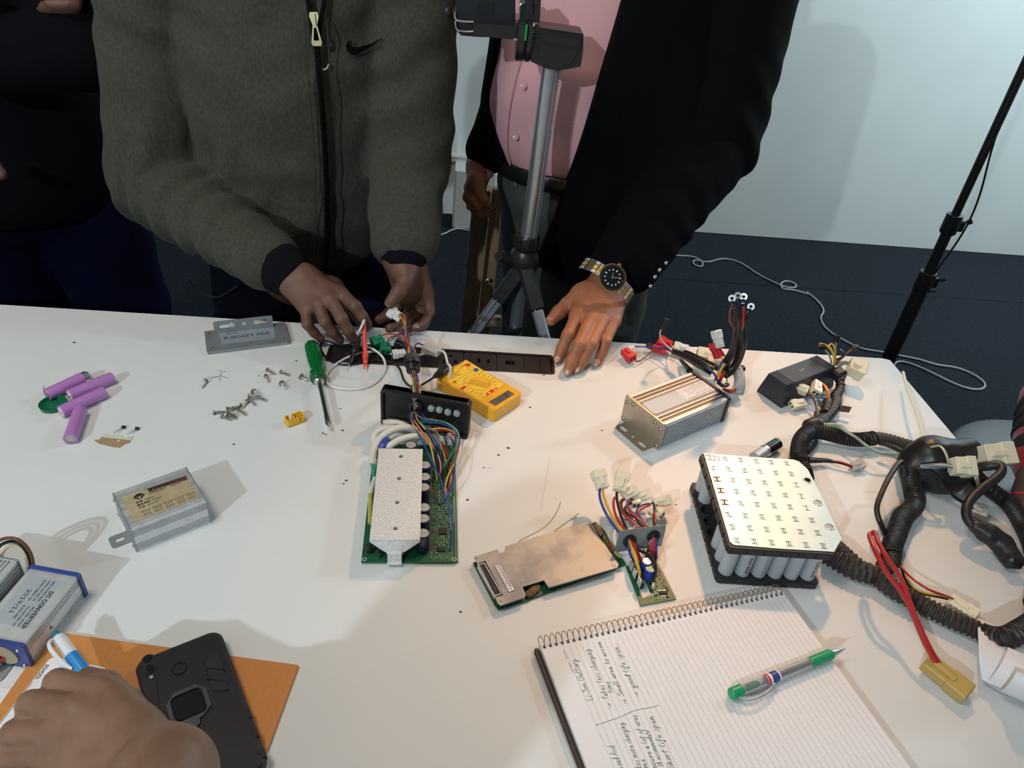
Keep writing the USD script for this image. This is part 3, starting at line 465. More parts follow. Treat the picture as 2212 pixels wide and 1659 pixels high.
# -- the seated person at the right edge, red sleeve
D = Thing('person', 'person at the right edge of the picture in a red sleeve with black stripes', 'person', loc=(1.25, .95, 0))
ds, de = V(1.16, .98, 1.22), PY(2310, 880, .93); dw_ = P(2248, 1082, -.01) + V(.0, 0, -.02); dh = dw_ + nz(dw_ - de) * .09
hD = V(1.32, .92, 1.48)
kD = [dw_ + nz(dw_ - de) * .085 + V(-.03 + .02 * i, 0, 0) for i in range(4)]; fD = [[k + V(0, -.035, -.01), k + V(0, -.05, -.03), k + V(0, -.055, -.05)] for k in kD]
handD = hand(dw_ + nz(de - dw_) * .1, dw_, kD, fD, [dw_ + V(-.03, -.03, 0), dw_ + V(-.045, -.06, 0), dw_ + V(-.05, -.085, -.005), dw_ + V(-.05, -.105, -.01)], (0, .3, .9), 1.0, .004, wr=(.034, .030))
D.add('body', union(blob([('e', (1.32, 1.0, .70), (.17, .14, .22)), ('e', (1.32, .98, .98), (.18, .13, .25)), (ds, V(1.48, .98, 1.22), .08, .08)] + head(hD, (-.9, -.4)) + [(V(1.25, .98, .55), V(1.0, .80, .50), .09, .07), (V(1.0, .80, .50), V(1.0, .78, .08), .065, .045), (V(1.4, .95, .55), V(1.2, .62, .50), .09, .07), (V(1.2, .62, .50), V(1.2, .62, .08), .065, .045), (ds, de, .05, .045), (de, dw_ + nz(de - dw_) * .1, .045, .034), (V(1.48, .98, 1.22), V(1.55, .85, .95), .05, .045), (V(1.55, .85, .95), V(1.42, .62, .72), .045, .035)], .013, .025), handD), 'skin_shade', smooth=True, world=True)
D.add('hair', hair(hD, (-.9, -.4)), 'hair_black', smooth=True, world=True)
slv = de + (dw_ - de) * .52
sw_ = D.add('sweater', puff(blob([('e', (1.32, 1.0, .72), (.2, .17, .22)), ('e', (1.32, .98, 1.0), (.205, .16, .26)), (ds, V(1.48, .98, 1.22), .1, .1), [(ds, de, .080, .068), (de, slv, .070, .056)], [(V(1.48, .98, 1.22), V(1.55, .85, .95), .085, .075), (V(1.55, .85, .95), V(1.44, .66, .76), .07, .055)]], .011, .025), .004, (14, 14, 14), 3), 'red_knit', smooth=True, world=True)
for k in (.22, .42, .62): c = de + (slv - de) * k; a_ = nz(slv - de); D.add('sleeve_stripe', blob([(c, c + a_ * .012,   .071 - .013 * k, .071 - .014 * k)], .005, cut=lambda p: np.abs((p - c - a_ * .006) @ a_) - .010), 'stripe_black', smooth=True, world=True, parent=sw_)
D.add('sleeve_hem', blob([(slv, slv + nz(slv - de) * .008, .057, .056)], .005, cut=lambda p: np.abs((p - slv) @ nz(slv - de)) - .018), 'stripe_black', smooth=True, world=True, parent=sw_)
rc = P(2190, 1057, 0); ra = nz(dw_ - de); u1 = nz(np.cross(ra, V(0, 0, 1))); u2 = np.cross(ra, u1); cc = dw_ + ra * ((rc - dw_) @ ra)
D.add('wrist_thread', tube([cc + (u1 * math.cos(a) + u2 * math.sin(a)) * .043 for a in np.linspace(0, 2 * math.pi, 30)], .0022, 6, .01, smooth=False), 'red_thread', world=True)
D.add('trousers', blob([('e', (1.32, 1.0, .56), (.19, .17, .12)), (V(1.25, .98, .55), V(1.0, .80, .50), .105, .085), (V(1.0, .80, .50), V(1.0, .78, .07), .08, .065), (V(1.4, .95, .55), V(1.2, .62, .50), .105, .085), (V(1.2, .62, .50), V(1.2, .62, .07), .08, .065)], .012, .02), 'jeans_dark', smooth=True, world=True)
for f in ((1.0, .78), (1.2, .62)): D.add('shoe', shoe(f, (-.8, -.5)), 'shoe_black', smooth=True, world=True)

# -- the person seated at the near left corner, whose writing hand lies in front of the phone
E_ = Thing('person', 'person at the near left corner whose bare forearm reaches in, gripping a blue-white pen', 'person', loc=(-.5, -.12, 0))
kE = [P(212, 1490, .082), P(165, 1534, .086), P(128, 1582, .080), P(105, 1630, .068)]
wrE = P(342, 1705, .085); elE = V(-.20, .0, .84)
pinch = P(205, 1452, .045)
fE = [[P(125, 1474, .072), P(112, 1500, .044), P(160, 1502, .030)], [P(68, 1522, .072), P(60, 1556, .042), P(112, 1562, .026)], [P(32, 1584, .062), P(28, 1616, .034), P(80, 1622, .022)], [P(18, 1642, .050), P(18, 1670, .028), P(70, 1682, .020)]]
tE = [P(300, 1592, .070), P(272, 1526, .064), P(228, 1482, .054), P(190, 1464, .044)]
hE = hand(elE * .35 + wrE * .65, wrE, kE, fE, tE, (.1, -.1, 1), 1.12, .0028, wr=(.040, .036))
hdE = V(-.46, -.24, 1.25); s1, s2 = V(-.28, -.28, 1.04), V(-.66, -.28, 1.04)
E_.add('body', union(blob([('e', (-.47, -.30, .55), (.18, .15, .18)), ('e', (-.47, -.29, .82), (.18, .13, .25)), (s1, s2, .08, .08)] + head(hdE, (0, 1)) + [(s1, elE, .055, .048), (elE, elE * .35 + wrE * .65, .050, .042), (s2, V(-.72, -.05, .80), .055, .048), (V(-.72, -.05, .80), V(-.62, .18, .80), .045, .032), (V(-.62, .18, .80), V(-.59, .26, .78), .034, .022), (V(-.42, -.28, .52), V(-.36, .12, .55), .09, .07), (V(-.36, .12, .55), V(-.36, .12, .08), .065, .045), (V(-.55, -.28, .52), V(-.6, .12, .55), .09, .07), (V(-.6, .12, .55), V(-.6, .12, .08), .065, .045)], .013, .025), hE), 'skin_tan', smooth=True, world=True)
E_.add('hair', hair(hdE, (0, 1)), 'hair_black', smooth=True, world=True)
E_.add('shirt', puff(blob([('e', (-.47, -.30, .60), (.2, .17, .2)), ('e', (-.47, -.29, .85), (.2, .16, .26)), (s1, s2, .1, .1), [(s1, elE, .085, .072), (elE, elE + (wrE - elE) * .12, .07, .066)], [(s2, V(-.72, -.05, .80), .085, .07)]], .012, .025, cut=lambda p: .45 - p[..., 2]), .004, (10, 10, 10), 2), 'shirt_blue', smooth=True, world=True)
E_.add('trousers', blob([('e', (-.47, -.30, .5), (.19, .17, .11)), (V(-.42, -.28, .52), V(-.36, .12, .55), .105, .085), (V(-.36, .12, .55), V(-.36, .12, .07), .08, .065), (V(-.55, -.28, .52), V(-.6, .12, .55), .105, .085), (V(-.6, .12, .55), V(-.6, .12, .07), .08, .065)], .012, .02), 'jeans_dark', smooth=True, world=True)
for f in ((-.36, .12), (-.6, .12)): E_.add('shoe', shoe(f, (0, 1)), 'shoe_black', smooth=True, world=True)
# ---------------------------------------------------------------- materials of the things on the table
mat('alu', (.70, .71, .72), .42, .6, var=.12, vs=60); mat('alu_grey', (.34, .37, .39), .5, .6, var=.15, vs=50); mat('steel_bright', (.72, .72, .72), .25, 1.0); mat('screw_steel', (.42, .40, .34), .3, 1.0)
mat('ink_black', (.012, .012, .016), .6); mat('ink_navy', (.015, .018, .05), .6); mat('ink_red', (.45, .03, .05), .6); mat('ink_green', (.03, .13, .10), .7); mat('ink_grey', (.22, .22, .24), .7)
mat('clear_label', (.36, .40, .46), .3, .3); mat('wrap_purple', (.47, .20, .52), .35, coat=.2, var=.10, vs=50); mat('cell_end', (.45, .44, .42), .35, .9); mat('insul_white', (.7, .68, .66), .6)
mat('green_film', (.01, .22, .10), .2, trans=.35); mat('driver_green', (.0, .26, .06), .12, trans=.55, coat=.4, ior=1.45); mat('xt_yellow', (.82, .45, .035), .4); mat('tape_brown', (.36, .24, .13), .7); mat('tape_cream', (.62, .62, .50), .5)
mat('gold_label', (.62, .50, .30), .35, .25, var=.22, vs=40); mat('label_brown', (.10, .045, .035), .4); mat('label_silver', (.50, .55, .60), .35, .35); mat('cap_blue', (.03, .06, .25), .35); mat('glue_tan', (.45, .38, .24), .5)
mat('file_orange', (.60, .235, .06), .4, var=.04, vs=8, coat=.15); mat('brick_line', (.625, .262, .080), .45); mat('paper', (.80, .78, .80), .6, var=.02, vs=8); mat('paper_edge', (.6, .58, .58), .7)
mat('pen_white', (.75, .76, .78), .25, coat=.3); mat('pen_blue', (.03, .25, .62), .3, coat=.3); mat('pen_teal', (.02, .18, .30), .3)
mat('phone_black', (.008, .009, .013), .42); mat('phone_gloss', (.006, .006, .007), .12, coat=.5); mat('phone_rubber', (.010, .010, .011), .6); mat('gunmetal', (.15, .16, .165), .3, .9); mat('flash_cream', (.5, .48, .4), .3)
WIRE = dict(red=(.42, .02, .02), black=(.008, .008, .009), blue=(.02, .05, .28), yellow=(.62, .36, .03), green=(.01, .22, .10), orange=(.62, .16, .02), white=(.72, .72, .70), purple=(.07, .02, .22), grey=(.20, .20, .21), pink=(.62, .17, .19), brown=(.16, .06, .03), olive=(.42, .38, .08), cream=(.62, .54, .38), skyblue=(.10, .18, .30), palegreen=(.22, .30, .22))
for k, v in WIRE.items(): mat('wire_' + k, v, .35, coat=.15)
mat('nylon', (.80, .73, .55), .35, coat=.1); mat('nylon_white', (.72, .72, .70), .35); mat('nylon_clear', (.68, .62, .56), .3, trans=.3)

# ---------------------------------------------------------------- cover plate with an upright flange
cv = Thing('cover_plate', 'grey metal end plate with upright slotted flange, lettered 60V 1200W B upside down', 'metal plate', M=on(-.3528, 1.0689, .3514))
CL, CW = .1313, .0645
pl = sg.box(-CL / 2, -CW / 2, CL / 2, CW / 2); nt = .004
for sx in (-1, 1): pl = pl.difference(sa.translate(sg.box(-nt, -nt, nt, nt), sx * CL / 2, -CW / 2))
hs = [(-.058, .024), (.058, .024), (.058, -.016), (-.055, -.020), (.001, .026), (.004, -.020)]
for x, y in hs: pl = pl.difference(sg.Point(x, y).buffer(.0018))
cv.add('plate', prism(pl, .0035, .006), 'alu_grey', smooth=False); cv.add('rim', prism(sg.box(-CL / 2 + .0005, -CW / 2 + .0005, CL / 2 - .0005, CW / 2 - .0005).difference(sg.box(-CL / 2 + .003, -CW / 2 + .003, CL / 2 - .003, CW / 2 - .003)), 0, .0036), 'alu_grey', smooth=False)
f = sg.box(-.050, 0, .045, .021).buffer(-.003).buffer(.003)
f = f.difference(unary_union([sg.LineString([(-.038, .0105), (-.026, .0105)]).buffer(.0032), sg.Point(-.021, .0115).buffer(.0045)])).difference(unary_union([sg.LineString([(.020, .0115), (.032, .0115)]).buffer(.0032), sg.Point(.018, .0115).buffer(.0045)])).difference(sg.Point(-.002, .0115).buffer(.0034))
cv.add('flange', mv(prism(f, -.0008, .0008), 0, CW / 2 - .0105, .006, rx=math.pi / 2 - .12), 'alu_grey', smooth=False)
cv.add('flange_foot', bx(-.050, .045, CW / 2 - .0105, CW / 2 - .004, .006, .0072), 'alu_grey')
lb = cv.add('clear_tape', prism(sg.box(-.042, -.016, .044, .0195), .006, .0062), 'clear_label', smooth=False)
cv.add('lettering', mv(ink('60V 1200W B', .0078, .00635, d=.0001, width=.072), .036, .0062, 0, rz=math.pi), 'ink_navy', smooth=False, parent=lb); cv.add('lettering', mv(ink('402-002', .0032, .00635, d=.0001), -.013, .0165, 0, rz=math.pi), 'ink_navy', smooth=False, parent=lb)

# ---------------------------------------------------------------- lithium cells
def cell_parts(t, torn=False):
    r, L = .0091, .065; x = -math.pi / 2
    w = lathe([(r - .0025, -L / 2), (r - .0006, -L / 2), (r, -L / 2 + .0012), (r, L / 2 - .0012 - (.010 if torn else 0)), (r - .0004, L / 2 - .001 - (.010 if torn else 0)), (r - .0028, L / 2 - .001 - (.010 if torn else 0))], 32)
    Y = lambda m: mv(m, 0, 0, r, ry=math.pi / 2)
    t.add('wrapper', Y(w), 'wrap_purple'); t.add('negative_end', Y(lathe([(0, -L / 2 + .0004), (r - .0026, -L / 2 + .0004), (r - .0028, L * .3), (0, L * .3)], 24)), 'cell_end')
    t.add('positive_end', Y(lathe([(0, L / 2 + .0012), (.0030, L / 2 + .0012), (.0036, L / 2 + .0004), (.0038, L / 2 - .0008), (.0060, L / 2 - .001), (.0062, L / 2 - .004), (r - .0007, L / 2 - .0045), (r - .0007, L / 2 - .012), (0, L / 2 - .012)], 28)), 'steel_bright')
    t.add('insulator_ring', Y(lathe([(.0042, L / 2 - .0010), (r - .002, L / 2 - .0010), (r - .002, L / 2 - .0002), (.0042, L / 2 - .0002), (.0042, L / 2 - .0010)], 28)), 'insul_white')
def cell_M(a, b):
    a, b = P(*a, .009), P(*b, .009); c = (a + b) / 2; return on(c[0], c[1], math.atan2(b[1] - a[1], b[0] - a[0]))
cA = Thing('battery_cell', 'purple battery cell with torn wrapper, rearmost of the pile left, showing bare metal', 'battery', M=cell_M((99.5, 854), (195, 809)), group='purple battery cells'); cell_parts(cA, True)
cA.add('wrapper_scrap', mv(blob([(V(-.033, .004, .016), V(-.030, .007, .021), .0012, .0006), (V(-.034, -.003, .012), V(-.030, -.008, .004), .0015, .0006)], .0007, .003)), 'wrap_purple', smooth=True)
cB = Thing('battery_cell', 'purple battery cell with printed red code, middle of the pile of three', 'battery', M=cell_M((246, 814.6), (146.5, 856)), group='purple battery cells'); cell_parts(cB)
cR = Thing('battery_cell', 'purple battery cell with red handwriting lying alone beside the black module', 'battery', M=cell_M((1616, 836), (1678, 880)), group='purple battery cells'); cell_parts(cR)
cC = cR.copy(cell_M((229.7, 845.3), (126.6, 892.3)), 'purple battery cell in front of its pile, its metal button end to the left', 'purple battery cells')
cD = cR.copy(cell_M((150.1, 953), (175.4, 881.5)), 'purple battery cell lying apart in front, pale flat end towards the camera', 'purple battery cells')
def wrap_text(m, r=.00915, tilt=0.0):
    """Bends flat lettering (x along the cell, y round it) onto the wrapper."""
    m = m.copy(); v = np.array(m.vertices); a = v[:, 1] / r + tilt; rr = r + v[:, 2]; m.vertices = np.stack([v[:, 0], rr * np.sin(a) * -1, .0091 + rr * np.cos(a)], 1); m.invert(); return m
# print on its own small object would be a loose thing: it belongs to the wrapper, so cells with print get it as a part
cB.add('printed_code', wrap_text(mv(ink('104O2TM2', .0032, d=.00008, width=.026), -.012, .004, 0), tilt=.5), 'ink_red', smooth=False); cB.add('printed_code', wrap_text(mv(ink('1991', .0032, d=.00008), -.022, -.001, 0), tilt=.5), 'ink_red', smooth=False)
disc_c = P(112, 879)
gd = Thing('film_disc', 'green translucent plastic cup lying under the left end of the purple cells', 'plastic cap', M=on(disc_c[0] + .002, disc_c[1] + .002, .4))
gd.add('rim', lathe([(.0165, 0), (.0175, 0), (.0185, .006), (.0178, .006), (.0165, .001), (.0165, 0)], 40), 'green_film'); gd.add('base', cyl(.0166, .0008, 36), 'green_film')

# ---------------------------------------------------------------- screws
scr = []
S = lambda x, y: (380 + x * .1808, 660 + y * .1808)
def screw_parts(t, silver=False):
    m = 'steel_bright' if silver else 'screw_steel'
    hd = lathe([(0, 0), (.0034, 0), (.0035, .0006), (.0032, .0018), (.002, .0025), (0, .0026)], 18)
    cr = trimesh.boolean.difference([hd, cat([rbox(.0032, .0008, .002, .0001, (0, 0, .0016)), ]), rbox(.0008, .0032, .002, .0001, (0, 0, .0016))], engine='manifold')
    tl = mv(cr, .0, 0, .0032, ry=-math.pi / 2)
    t.add('head', tl, 'screw_steel'); p = [(x, 0, .0032) for x in np.linspace(0, .0155, 2)]
    L = .0155; n = 40; xs_ = np.linspace(0, L, n); rr = .0016 + .00028 * np.sin(xs_ / .0011 * 2 * np.pi); rr[-5:] *= np.linspace(1, .25, 5)
    t.add('shank', mv(lathe([(0, 0)] + list(zip(rr, xs_)) + [(0, L + .0004)], 10), 0, 0, .0032, ry=math.pi / 2), m)
def screw_M(a, b, z=0.0):
    a, b = P(*S(*a), .003 + z), P(*S(*b), .002 + z); return on(a[0], a[1], math.atan2(b[1] - a[1], b[0] - a[0]), z) @ trimesh.transformations.euler_matrix(0, .105, 0)
SC = [((360, 905), (318, 975), 'small steel screw lying alone on the pencil sketch', 0), ((1095, 770), (1175, 815), 'small steel screw farthest back of the loose four left of the screwdriver', 0), ((1075, 845), (1110, 905), 'small bent-looking steel screw just in front of the farthest loose one', 0), ((1258, 795), (1350, 830), 'small steel screw with a dark tip nearest the screwdriver handle at the back', 0),
      ((455, 1280), (585, 1270), 'small steel screw at the left end of the tangled pile', 0), ((555, 1325), (650, 1360), 'steel screw lying lowest in the pile, second from its left end', 0), ((618, 1232), (718, 1212), 'steel screw resting on top of the left clump of the pile', .003), ((775, 1195), (660, 1245), 'steel screw in the left clump whose tip points left under the top screw', 0), ((850, 1145), (800, 1215), 'steel screw bridging the two clumps of the pile, tip down left', 0), ((870, 1085), (985, 1100), 'steel screw lying nearly level across the right clump of the pile', .003), ((985, 1095), (1095, 1140), 'small steel screw at the right end of the tangled pile', 0), ((880, 1130), (935, 1175), 'steel screw just right of the bridging screw, tip down right', 0), ((755, 1250), (830, 1300), 'steel screw in the middle of the pile standing clear, tip down right', 0), ((625, 1275), (710, 1315), 'steel screw in the left clump directly below the top screw, tip right', .002), ((625, 1305), (720, 1350), 'steel screw second lowest in the left clump, tip pointing down right', 0)]
first = None
for a, b, lab, z in SC:
    if first is None: first = Thing('screw', lab, 'screw', M=screw_M(a, b, z), group='loose screws'); screw_parts(first)
    else: first.copy(screw_M(a, b, z), lab, 'loose screws')
bs_ = None
for a, b, lab in (((1265, 935), (1325, 1005), 'larger bolt with a shiny silver thread, standing by itself left of the screwdriver collar'), ((925, 1035), (1010, 1085), 'larger silver-threaded bolt at the top of the tangled screw pile'), ((1495, 855), (1580, 900), 'larger hex bolt with washer touching the screwdriver handle')):
    if bs_ is None: bs_ = Thing('bolt', lab, 'screw', M=screw_M(a, b), group='silver bolts'); bs_.add('head', mv(cat([cyl(.0044, .0026, 6, ch=.0003), cyl(.0052, .0008, 20, (0, 0, -.0006))]), 0, 0, .0042, ry=-math.pi / 2), 'screw_steel'); bs_.add('shank', mv(lathe([(0, 0)] + [(.0021 + .0003 * math.sin(k * 1.6), .013 * k / 40) for k in range(41)] + [(0, .0132)], 12), 0, 0, .0042, ry=math.pi / 2), 'steel_bright')
    else: bs_.copy(screw_M(a, b), lab, 'silver bolts')

# ---------------------------------------------------------------- screwdriver
a, b = P(672, 742, .013), P(710.5, 929, .006); ang = math.atan2(b[1] - a[1], b[0] - a[0]); LL = np.linalg.norm((b - a)[:2])
sd = Thing('screwdriver', 'screwdriver with translucent green handle and steel shaft', 'screwdriver', M=on(a[0], a[1], ang))
hl_, prof = LL * .455, [(0, .0), (.007, .001), (.0112, .006), (.0125, .016), (.0122, .045), (.0108, .066), (.0092, .078), (.0098, .083), (.0128, .088), (.0128, .1), (.0105, LL * .455), (0, LL * .455)]
h_ = lathe([(r, z) for r, z in prof], 48); v = np.array(h_.vertices); an = np.arctan2(v[:, 1], v[:, 0]); rr = np.linalg.norm(v[:, :2], axis=1); k = 1 - .07 * np.clip(np.cos(8 * an), 0, 1) * ((v[:, 2] < .08) & (v[:, 2] > .004)); v[:, :2] *= k[:, None]; h_.vertices = v
X = lambda m, z=.0128: mv(m, 0, 0, z, ry=math.pi / 2)
sd.add('handle', X(h_), 'driver_green'); sd.add('ferrule', X(lathe([(0, hl_), (.0078, hl_), (.0078, hl_ + .010), (.0055, hl_ + .012), (0, hl_ + .012)], 24)), 'steel_bright')
sd.add('shaft', X(lathe([(0, .06), (.0031, .06), (.0031, LL - .026), (.0036, LL - .026), (.0036, LL - .012), (.0028, LL - .006), (.0012, LL - .001), (0, LL)], 8)), 'gunmetal')
sd.add('tip', X(cat([bx(-.0008, .0008, -.0037, .0037, LL - .012, LL - .005), bx(-.0037, .0037, -.0008, .0008, LL - .012, LL - .005)])), 'steel_bright')

# ---------------------------------------------------------------- yellow plug shell, transistors on tape
c = P(637, 912)
yl = Thing('plug_shell', 'small yellow open plastic plug shell in front of the screwdriver', 'plastic part', M=on(c[0], c[1], .62))
yl.add('shell', cat([prism(rrect(.027, .015, .003).difference(rrect(.0235, .0115, .002)).difference(sa.translate(sg.box(-.0022, -.004, .0022, .004), -.004, .0075)).difference(sa.translate(sg.box(-.001, -.004, .001, .004), .006, -.0075)), 0, .011), prism(rrect(.027, .015, .003), 0, .002)]), 'xt_yellow', smooth=False)
yl.add('divider', cat([bx(-.0008, .0008, -.006, .006, .002, .009), bx(-.010, -.003, -.001, .001, .002, .008), prism(sa.translate(sg.Point(.006, 0).buffer(.0038).difference(sg.Point(.006, 0).buffer(.0026)), 0, 0), .002, .0095)]), 'xt_yellow')
c = P(257, 948); tr_ = Thing('transistor_strip', 'two small transistors on a torn strip of brown and cream tape', 'component tape', M=on(c[0], c[1], -.08))
tr_.add('brown_tape', prism(sg.Polygon([(-.030, -.008), (-.020, -.014), (.0, -.0175), (.010, -.018), (.0125, -.010), (.0185, -.005), (.016, .0), (-.025, .0), (-.023, -.005)]).difference(sg.Point(.001, -.004).buffer(.0021)), 0, .0006), 'tape_brown', smooth=False)
tr_.add('cream_tape', bx(-.023, .017, -.001, .007, .0006, .0011, .0002), 'tape_cream')
for x, dx in ((-.010, .006), (.009, .006)):
    for k in (-1, 0, 1): tr_.add('lead', tube([(x + k * .0028, .003, .0012), (x + k * .0026, .010, .0012), (x + dx + k * .0013, .021, .002)], .00035, 4, .01, smooth=False), 'steel_bright')
    tr_.add('transistor', rbox(.0052, .0042, .0036, .0006, (x + dx, .0225, .0003)), 'ink_black')

# ---------------------------------------------------------------- silver converter with gold label
def finned(L, W, H, top=(), side=(), back=None):
    """Extruded aluminium profile along x: outline in (y, z) with square grooves."""
    o = sg.box(-W / 2, 0, W / 2, H).buffer(-.001).buffer(.001, quad_segs=2); g = []
    for y, w, d in top: g.append(sg.box(y - w / 2, H - d, y + w / 2, H + .01))
    for z, w, d in side: g.append(sg.box(-W / 2 - .01, z - w / 2, -W / 2 + d, z + w / 2)); g.append(sg.box(W / 2 - d, z - w / 2, W / 2 + .01, z + w / 2))
    m = prism(o.difference(unary_union(g)) if g else o, -L / 2, L / 2); M = np.eye(4); M[:3, :3] = np.array([[0, 0, 1], [1, 0, 0], [0, 1, 0]]); m.apply_transform(M); return m
def bolt_head(p, n, r=.0024): return ap(lathe([(0, 0), (r, 0), (r, r * .35), (r * .6, r * .8), (0, r * .85)], 14), zal(V(*p), V(*p) + V(*n)))
sv = Thing('power_converter', 'silver finned converter box with a worn gold label and a mounting ear', 'electronics box', M=on(-.348, .6578, .6363))
L, W, H = .0874, .071, .0379
tops = [(y, .0011, .0012) for y in (-.0265, -.0235, -.0205, -.0175, -.0145, .0, .003, .012, .015, .018, .021, .024, .027)]
sides = [(z, .0012, .0016) for z in (.004, .0066, .0092, .0118, .0255, .0281, .0307, .0333)]
sv.add('housing', finned(L - .003, W, H, tops, sides), 'alu', smooth=False)
ep = sg.box(-W / 2, 0, W / 2, H).union(sg.Polygon([(-.006, 0), (.014, 0), (.014, 0), (-.006, 0)]))
Mx = np.eye(4); Mx[:3, :3] = np.array([[0, 0, 1], [1, 0, 0], [0, 1, 0]])
for s in (-1, 1): sv.add('end_plate', mv(ap(prism(ep, -.0008, .0008), Mx), s * (L / 2 - .0008)), 'alu_grey', smooth=False)
for y, z in ((-.030, .006), (-.030, .031), (.0, .031), (.030, .031), (.030, .006)): sv.add('bolt_head', bolt_head((-L / 2, y, z), (-1, 0, 0)), 'steel_bright')
sv.add('mounting_ear', prism(rrect(.024, .020, .004).difference(sg.LineString([(-.004, 0), (.001, 0)]).buffer(.0028)), 0, .0014).apply_translation((-L / 2 - .009, -.006, .0)), 'alu_grey', smooth=False)
g0 = [sv.at(*p, H)[:2] for p in ((261, 1073.5), (402, 1028), (430.5, 1074), (290.5, 1127.5))]
lb = sv.add('gold_label', prism(sg.Polygon(g0), H, H + .00035), 'gold_label', smooth=False)
g1 = [sv.at(*p, H)[:2] for p in ((310, 1058.5), (402, 1028), (405, 1036.5), (345, 1054))]
sv.add('torn_patch', prism(sg.Polygon(g1), H + .00036, H + .00045), 'label_brown', smooth=False, parent=lb)
lo = V(*g0[3], 0); lx = nz(V(*g0[2], 0) - lo); LM = frm((*g0[3], H + .0004), lx); LWd = np.linalg.norm(g0[2] - g0[3]); LHt = abs((np.linalg.inv(LM) @ np.r_[g0[0], H, 1])[1])
T_ = []
em = unary_union([sg.Point(0, 0).buffer(.0058).intersection(sg.box(-.01, .0008, .01, .01)), sg.Polygon([(-.008, .002), (-.001, -.001), (-.001, -.0055), (-.0035, -.002)]), sg.Polygon([(.008, .002), (.001, -.001), (.001, -.0055), (.0035, -.002)])])
T_.append(mv(prism(em, 0, .0001), .0165, LHt - .0115, .0001))
try:
    import glob; from PIL import Image, ImageDraw, ImageFont
    _f = ImageFont.truetype(glob.glob('/opt/blender-*/*/datafiles/fonts/Noto Sans CJK Regular.woff2')[0], 64)
    def cjk(text, h):
        x0, y0, x1, y1 = _f.getbbox(text, anchor='ls'); im = Image.new('L', (x1 + 8, y1 - y0 + 8)); ImageDraw.Draw(im).text((4, 4 - y0), text, 255, _f, anchor='ls', stroke_width=1); onm = np.asarray(im) > 127; g = []
        for r in range(onm.shape[0]):
            d = np.diff(np.r_[0, onm[r].astype(int), 0]); g += [sg.box(s, -r - 1, e, -r) for s, e in zip(np.where(d == 1)[0], np.where(d == -1)[0])]
        p = unary_union(g).buffer(.5).buffer(-.5).simplify(.8); s = h / 60; return prism(sa.affine_transform(p, [s, 0, 0, s, 0, (4 - y0) * s]), 0, .0001)
    T_ += [mv(cjk('翼韵科技', .0058), .0275, LHt - .0095, .0001), mv(cjk('型号:', .0034), .010, LHt - .0215, .0001), mv(cjk('额定电压:', .0034), .010, LHt - .0265, .0001), mv(cjk('欠压:', .0034), .010, LHt - .0315, .0001)]
except Exception: pass
T_ += [mv(ink('YIYUN TECH', .0023, d=.0001, bold=True), .0275, LHt - .0135, .0001), mv(ink('YK31C', .0023, d=.0001), .020, LHt - .0215, .0001), mv(ink('DC24V', .0023, d=.0001), .027, LHt - .0265, .0001), mv(ink('20±0.5V', .0023, d=.0001), .020, LHt - .0315, .0001)]
for k in range(5):
    x = .011 + k * .0128; T_.append(strokes([[(x, .0125), (x + .010, .0125), (x + .010, .0105), (x, .0105), (x, .0125)], [(x + .002, .0105), (x + .002, .0045), (x + .008, .0045), (x + .008, .0105)], [(x + .005, .0105), (x + .005, .0045)], [(x + .001, .0045), (x + .009, .0045), (x + .009, .0025), (x + .001, .0025), (x + .001, .0045)]], .00035))
T_ += [mv(strokes([[(.0, .0), (w, 0)] for w in (.012,)], .0007), .046 + .003 * k, LHt - .006 - .0035 * k, .0001) for k, w in enumerate((1, 1, 1))]
sv.add('label_print', ap(cat(T_), LM), 'ink_black', smooth=False, parent=lb)

# ---------------------------------------------------------------- DC converter with blue caps
dc = Thing('power_converter', 'flat silver converter with blue end caps, lettered DC CONVERTER', 'electronics box', M=on(-.4267, .5002, -.1673) @ trimesh.transformations.euler_matrix(0, 0, -math.pi / 2))
L, W, H = .0911, .0544, .0353                                      # local x runs towards the camera, local y to the right
hd_ = finned(L - .004, W, H - .001, (), [(z, .0014, .0018) for z in (.005, .0085, .023, .0265, .030)])
dc.add('housing', hd_, 'alu', smooth=False)
cp_ = sg.box(-W / 2 - .0018, -.0, W / 2 + .0018, H + .0012).buffer(-.003).buffer(.003)
for s in (-1, 1): dc.add('end_cap', mv(ap(prism(cp_, -.0022, .0022), Mx), s * (L / 2 - .0012)), 'cap_blue', smooth=False)
for y, z in ((.022, .029), (.022, .005), (-.022, .029), (-.022, .005)): dc.add('bolt_head', bolt_head((L / 2 + .001, y, z), (1, 0, 0), .002), 'steel_bright')
dc.add('glue_patch', mv(ap(prism(sa.scale(sg.Point(0, 0).buffer(.013), 1.1, 1), 0, .0012), Mx), L / 2 + .001, .004, .0165), 'glue_tan', smooth=False)
for k, cl in enumerate(('red', 'black', 'brown')): dc.add('lead_wire', tube([(L / 2 + .001, .004 - .003 * k, .014), (L / 2 + .014, -.004 - .003 * k, .010), (L / 2 + .032, -.024 - .005 * k, .006), (L / 2 + .05, -.07 - .004 * k, .003)], .0016, 7), 'wire_' + cl)
dc.add('side_screw', bolt_head((.008, W / 2 - .0004, .0165), (0, 1, 0), .0026), 'screw_steel')
dc.add('mounting_foot', prism(rrect(.022, .030, .006).difference(sa.translate(sg.LineString([(-.002, -.004), (-.002, .004)]).buffer(.003), .003, 0)), 0, .0014).apply_translation((L / 2 + .011, -.006, 0)), 'alu_grey', smooth=False)
lb = dc.add('paper_label', bx(-.034, .026, -.020, .0185, H - .001, H - .0006, .0001), 'label_silver')
z = H - .0005
